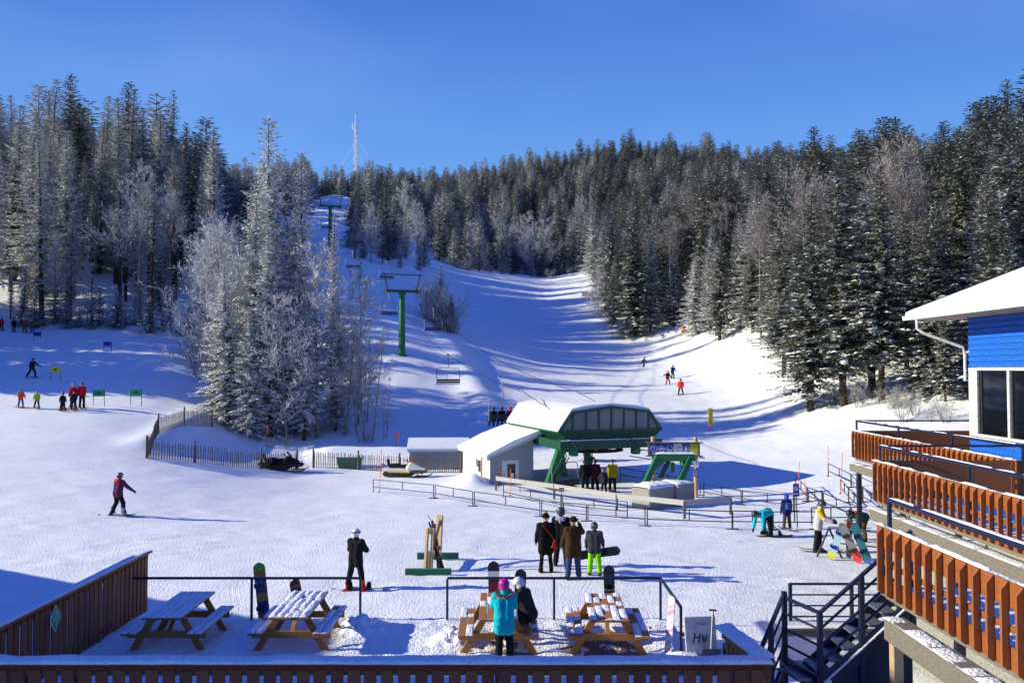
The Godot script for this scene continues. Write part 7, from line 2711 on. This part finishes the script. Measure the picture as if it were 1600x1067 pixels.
		m.beam(foot, mid, 0.055, 0.018, Vector3(0, 0, 1))
		m.beam(mid, top, 0.055, 0.018, Vector3(0, 0, 1))
		part(b, "blade", m, mats.print)
		if k == 0:
			m = MB.new()
			m.tube([top, top + Vector3(-0.06, 0.22, 0), top + Vector3(-0.16, 0.38, 0)], [0.014, 0.012, 0.008], 5)
			m.col = Color.WHITE
			part(b, "tip", m, mats.bark)

	# A-frame rack full of boards on the right
	t = thing("board_rack", "steel A-frame rack loaded with snowboards below the balconies", "rack", Vector3.ZERO)
	var a := on_ground(10.7, 27.9)
	var b2 := on_ground(13.2, 26.8)
	var apex := 1.0
	for e in [a, b2]:
		for s in [-0.42, 0.42]:
			m = MB.new()
			m.tube([e + Vector3(s, -0.05, 0.1 * s), e + Vector3(0, apex, 0)], [0.035], 8)
			part(t, "leg", m, mats.black_steel)
	m = MB.new()
	m.tube([a + Vector3(0, apex, 0), b2 + Vector3(0, apex, 0)], [0.04], 8)
	part(t, "ridge_bar", m, mats.galvanised)
	m = MB.new()
	m.tube([a + Vector3(0.2, 0.5, 0.1), b2 + Vector3(0.2, 0.5, 0.1)], [0.022], 8)
	part(t, "cross_bar", m, mats.black_steel)
	var cols := [
		["lime, white and yellow snowboard with blue bindings leaning on the rack", [[0, 1, Color(0.35, 0.55, 0.62)], [0.0, 0.18, Color(0.6, 0.62, 0.08)], [0.74, 1.0, Color(0.36, 0.58, 0.14)]], Color(0.02, 0.09, 0.5), 0.04, 0.45, 0.2],
		["red-tailed snowboard leaning on the far side of the rack", [[0, 1, Color(0.2, 0.2, 0.21)], [0.0, 0.34, Color(0.62, 0.05, 0.05)]], Color(0.05, 0.05, 0.05), 0.38, 0.42, -0.34],
		["snowboard with black and red nose standing behind the rack", [[0, 1, Color(0.2, 0.2, 0.21)], [0.66, 1.0, Color(0.6, 0.05, 0.035)]], Color(0.05, 0.05, 0.05), 0.2, -0.32, 0.05],
		["teal snowboard leaning across the middle of the rack", [[0, 1, Color(0.03, 0.14, 0.17)], [0.0, 0.12, Color(0.05, 0.1, 0.4)]], Color(0.015, 0.03, 0.12), 0.48, 0.4, -0.28],
		["purple snowboard with pale stripes at the balcony end of the rack", [[0, 1, Color(0.2, 0.09, 0.2)], [0.2, 0.3, Color(0.5, 0.48, 0.55)], [0.5, 0.56, Color(0.5, 0.45, 0.5)]], Color(0.03, 0.3, 0.1), 0.66, 0.5, 0.16],
		["white snowboard with black bindings in the rack's crowded end", [[0, 1, Color(0.6, 0.58, 0.55)], [0.3, 0.4, Color(0.4, 0.1, 0.12)]], Color(0.015, 0.015, 0.018), 0.72, 0.3, 0.1],
		["red and purple snowboard standing tall at the rack's end", [[0, 1, Color(0.55, 0.05, 0.07)], [0.68, 1.0, Color(0.13, 0.04, 0.11)], [0.3, 0.34, Color(0.6, 0.6, 0.6)]], Color(0.02, 0.02, 0.024), 0.86, 0.34, 0.1],
		["blue and white snowboard partly hidden by the balcony fence", [[0, 1, Color(0.04, 0.08, 0.35)], [0.4, 0.6, Color(0.55, 0.55, 0.6)]], Color(0.03, 0.3, 0.08), 0.94, 0.4, 0.0],
	]
	for c in cols:
		var f: float = c[3]
		var base := a.lerp(b2, f)
		var side: float = c[4]
		var ft := Vector3(base.x + side * -0.5, base.y, base.z + side * 0.7)
		var tp := base + Vector3(c[5] * 1.9, apex + 0.1, 0)
		snowboard(c[0], leaning(ft, tp, 1.38, Vector3(-side, 0.2, 0.9)), 1.38, c[1], c[2], "boards on the steel rack")

	# signs, flags, wands
	slope_sign("blue sign highest on the nursery slope, by the waiting skiers", -57.4, 99.2, "sign_blue")
	slope_sign("blue sign standing alone on the sunlit upper nursery slope", -44.8, 90.9, "sign_blue")
	slope_sign("yellow sign beside the skier in black on the nursery slope", -40.0, 72.0, "sign_yellow")
	slope_sign("green sign next to the instructors in red", -31.2, 62.1, "sign_green")
	slope_sign("green sign nearest the picket fence", -28.9, 63.2, "sign_green")
	flag("orange flag under the rimed trees above the black snowmobile", -18.9, 63.3, 1.35)
	flag("orange flag on the open snow left of the shed roof", -8.8, 62.5, 1.3)
	wand("red wand at the start of the front pipe rail", -7.5, 46.6, 2.4, 0.12)
	wand("red wand beside the sign with the blue-helmeted child", 15.7, 45.3, 1.5, 0.1)
	wand("short red wand inside the queue rails", 14.7, 41.4, 1.1)
	wand("tallest red wand at the far end of the queue rails", 18.3, 47.8, 1.8, 0.05)
	wand("red wand at the balcony side of the queue rails", 17.1, 43.0, 2.1, 0.15)
	wand("red wand in front of the hut door", -0.1, 44.6, 1.5, 0.04)
	t = thing("queue_sign", "narrow blue sign on a thin post beside the blue-helmeted child", "sign", on_ground(11.7, 34.0), -0.05)
	m = MB.new()
	m.tube([Vector3(0.05, -0.2, 0), Vector3(0, 1.95, 0)], [0.022], 8)
	part(t, "post", m, mats.black_steel)
	m = MB.new()
	m.box(Vector3(0, 1.55, 0.03), Vector3(0.25, 0.52, 0.015), Basis(), 0.004)
	part(t, "plate", m, mats.sign_blue)
	m = MB.new()
	for q in 12:
		m.beam(Vector3(cos(TAU * q / 12) * 0.07, 1.62 + sin(TAU * q / 12) * 0.09, 0.042), Vector3(cos(TAU * (q + 1) / 12) * 0.07, 1.62 + sin(TAU * (q + 1) / 12) * 0.09, 0.042), 0.014, 0.006, Vector3(0, 0, 1))
	m.box(Vector3(0, 1.61, 0.042), Vector3(0.03, 0.1, 0.006))
	m.box(Vector3(0, 1.4, 0.042), Vector3(0.16, 0.03, 0.006))
	part(t, "symbol", m, mats.sign_white)
	for s in [["small red sign at the corner of the hut", -0.75, 47.3], ["small pink sign on the second pipe rail", 2.35, 39.2], ["round white and red sign on the guard rail before the hut", 0.45, 45.9]]:
		t = thing("small_sign", s[0], "sign", on_ground(s[1], s[2]), 0.1, "small red queue signs")
		m = MB.new()
		m.tube([Vector3(0, -0.2, 0), Vector3(0, 1.0, 0)], [0.018], 6)
		part(t, "stake", m, mats.black_steel)
		m = MB.new()
		m.box(Vector3(0, 0.95, 0.02), Vector3(0.24, 0.18, 0.015), Basis(), 0.004)
		part(t, "plate", m, mats.sign_red)
		m = MB.new()
		m.box(Vector3(0, 0.95, 0.032), Vector3(0.15, 0.035, 0.006))
		part(t, "mark", m, mats.sign_white)
	# bench-like green bin behind the fence, padded yellow post, orange barrel, orange netting
	t = thing("green_bin", "low green grit bin with snowy lid behind the picket fence", "bin", on_ground(-11.2, 57.0), 0.05)
	m = MB.new()
	m.prism(PackedVector2Array([Vector2(-0.75, 0.0), Vector2(0.75, 0.0), Vector2(0.85, 0.62), Vector2(-0.85, 0.62)]), -0.4, 0.4)
	part(t, "tub", m, mats.sign_green)
	m = MB.new()
	m.box(Vector3(0, 0.66, 0), Vector3(1.8, 0.08, 0.9), Basis(), 0.02)
	part(t, "lid", m, mats.sign_green)
	cap_snow(t, Vector3(-0.9, 0.70, 0), 1.8, 0.9, 0.1, 151)
	t = thing("yellow_banner", "tall narrow yellow banner standing alone on the run", "banner", on_ground(16.6, 68.8), 0.1)
	for s in [-0.14, 0.14]:
		m = MB.new()
		m.tube([Vector3(s, -0.2, -0.03), Vector3(s, 0.7, -0.03)], [0.02], 6)
		part(t, "stake", m, mats.sign_red)
	m = MB.new()
	m.box(Vector3(0, 1.25, 0), Vector3(0.4, 1.5, 0.07), Basis(), 0.03)
	part(t, "panel", m, mats.sign_yellow)
	m = MB.new()
	for q in 7:
		m.box(Vector3(0.0, 0.75 + q * 0.16, 0.037), Vector3(0.12, 0.07, 0.006))
	part(t, "lettering", m, paint("dull_yellow", lin(0.4, 0.28, 0.01), 0.5))
	t = thing("orange_barrel", "orange barrel at the edge of the right-hand wood", "barrel", on_ground(29.9, 143.0))
	m = MB.new()
	m.lathe([Vector2(0.0, 0), Vector2(0.42, 0), Vector2(0.45, 0.3), Vector2(0.42, 0.34), Vector2(0.45, 0.38), Vector2(0.45, 0.75), Vector2(0.42, 0.79), Vector2(0.45, 0.83), Vector2(0.42, 1.15), Vector2(0.0, 1.16)], 16)
	part(t, "drum", m, paint("barrel_orange", lin(0.75, 0.24, 0.02), 0.5))
	m = MB.new()
	m.lathe([Vector2(0.452, 0.45), Vector2(0.456, 0.45), Vector2(0.456, 0.62), Vector2(0.452, 0.62)], 16)
	part(t, "band", m, mats.sign_white)
	var nets := [[-18.6, 252.0, "orange netting at the crest of the run before the hillside trees"], [-11.0, 249.0, "short orange netting further along the crest"], [20.6, 197.0, "orange netting at the bend of the run"], [18.2, 196.0, "faint orange netting left of the bend"]]
	for n in nets:
		t = thing("orange_netting", n[2], "netting", on_ground(n[0], n[1]), 0.2, "orange safety netting")
		for q in 4:
			m = MB.new()
			m.box(Vector3(-1.5 + q, 0.5, 0), Vector3(0.05, 1.3, 0.05))
			part(t, "stake", m, mats.orange)
		m = MB.new()
		for q in 8:
			m.box(Vector3(0, 0.25 + q * 0.12, 0), Vector3(3.0, 0.07, 0.02))
		for q in 24:
			m.box(Vector3(-1.5 + q * 0.13, 0.65, 0.012), Vector3(0.05, 0.95, 0.02))
		part(t, "mesh", m, mats.orange)

	# guyed radio mast on the ridge
	var mx := -89.0
	var md := 462.0
	var foot2 := on_ground(mx, md)
	t = thing("radio_mast", "white lattice radio mast with guy wires on the ridge", "mast", foot2)
	var top2 := 150.0 - foot2.y
	m = MB.new()
	var legs := []
	for k in 3:
		legs.append(Vector3(cos(TAU * k / 3.0), 0, sin(TAU * k / 3.0)) * 0.75)
		m.tube([legs[k], legs[k] + Vector3(0, top2 - 6.0, 0)], [0.16], 6)
	part(t, "leg_tubes", m, mats.sign_white)
	m = MB.new()
	var y := 0.0
	while y < top2 - 8.0:
		for k in 3:
			m.beam(legs[k] + Vector3(0, y, 0), legs[(k + 1) % 3] + Vector3(0, y + 2.0, 0), 0.11, 0.11)
			m.beam(legs[k] + Vector3(0, y, 0), legs[(k + 1) % 3] + Vector3(0, y, 0), 0.1, 0.1)
		y += 2.0
	part(t, "lattice", m, mats.sign_white)
	for s in [[0.0, 9.0], [1.4, 4.0], [-1.6, 4.5], [0.8, 5.5]]:
		m = MB.new()
		m.tube([Vector3(s[0], top2 - 9.0, 0), Vector3(s[0], top2 - 9.0 + s[1], 0)], [0.2, 0.12], 6)
		part(t, "antenna", m, mats.sign_white)
	for yy in [top2 - 8.0, top2 - 5.5, top2 - 14.0]:
		m = MB.new()
		m.beam(Vector3(-1.8, yy, 0), Vector3(1.8, yy, 0), 0.18, 0.18)
		part(t, "bracket", m, mats.sign_white)
	for s in [[Vector3(1.1, top2 - 11.0, 0.4), 0.5], [Vector3(-0.9, top2 - 14.0, 0.5), 0.4], [Vector3(-0.9, top2 - 30.0, 0.5), 0.4]]:
		m = MB.new()
		m.tube([s[0] + Vector3(0, 0, -0.2), s[0] + Vector3(0, 0, 0.3)], [s[1], s[1] * 1.3], 12)
		part(t, "dish", m, mats.sign_white)
	for s in [[top2 - 16.0, Vector3(-20, 0, 6)], [top2 - 24.0, Vector3(-18, 0, 6)], [top2 - 11.0, Vector3(22, 0, 4)], [top2 - 19.0, Vector3(18, 0, 5)], [top2 - 12.0, Vector3(20, 0, -12)]]:
		m = MB.new()
		var e3: Vector3 = s[1] + Vector3(0, ground(mx + s[1].x, md - s[1].z) - foot2.y, 0)
		m.tube([Vector3(0, s[0], 0), e3], [0.05], 4)
		part(t, "guy_wire", m, mats.sign_white)


# a few faint streaks of high cirrus
func thin_cirrus() -> ImageTexture:
	var f := FastNoiseLite.new()
	f.seed = 14
	f.frequency = 0.011
	f.fractal_octaves = 5
	var im := Image.create(512, 256, false, Image.FORMAT_RGBA8)
	for y in 256:
		for x in 512:
			var a := TAU * x / 512.0
			var n := f.get_noise_3d(cos(a) * 90.0 + y * 0.5, y * 3.0 + sin(a) * 40.0, sin(a) * 90.0)
			im.set_pixel(x, y, Color(0.85, 0.92, 1.0, clampf(n * 0.55, 0.0, 0.3) if y < 128 else 0.0))
	return ImageTexture.create_from_image(im)


func _ready() -> void:
	rng.seed = 20240211
	# ---- camera
	var cam := Camera3D.new()
	cam.name = "camera"
	cam.position = Vector3(0, 6.0, 0)
	cam.rotation = Vector3(atan(41.5 / 1284.0), 0, 0)
	cam.fov = rad_to_deg(2.0 * atan(533.5 / 1284.0))
	cam.far = 4000.0
	cam.near = 0.1
	add_child(cam)
	cam.current = true
	# ---- sky, sun, exposure
	var sky := ProceduralSkyMaterial.new()
	sky.sky_top_color = lin(0.010, 0.05, 0.36)
	sky.sky_horizon_color = lin(0.22, 0.52, 0.92)
	sky.sky_curve = 0.2
	sky.sky_energy_multiplier = 1.0
	sky.sky_cover = thin_cirrus()
	sky.sky_cover_modulate = Color(1, 1, 1, 0.2)
	sky.ground_bottom_color = lin(0.4, 0.45, 0.55)
	sky.ground_horizon_color = lin(0.4, 0.45, 0.6)
	sky.sun_angle_max = 1.0
	var e := Environment.new()
	e.background_mode = Environment.BG_SKY
	e.sky = Sky.new()
	e.sky.sky_material = sky
	e.tonemap_mode = Environment.TONE_MAPPER_LINEAR
	e.tonemap_exposure = 1.46
	e.sdfgi_enabled = true
	e.ssao_enabled = true
	e.ssil_enabled = true
	var we := WorldEnvironment.new()
	we.name = "world_environment"
	we.environment = e
	add_child(we)
	var sun := DirectionalLight3D.new()
	sun.name = "sun"
	sun.light_energy = 1.5
	sun.light_color = Color(1.0, 0.965, 0.83)
	sun.light_angular_distance = 0.5
	sun.shadow_enabled = true
	add_child(sun)
	sun.look_at_from_position(Vector3.ZERO, Vector3(1.0, -0.40, -0.06), Vector3.UP)
	# ---- materials, then the land
	make_materials()
	survey()
	build_ground()
	make_kinds()
	plant_forest()
	plant_clump()
	build_deck()
	build_lodge()
	build_lift()
	build_base_area()
	populate()
	build_things()
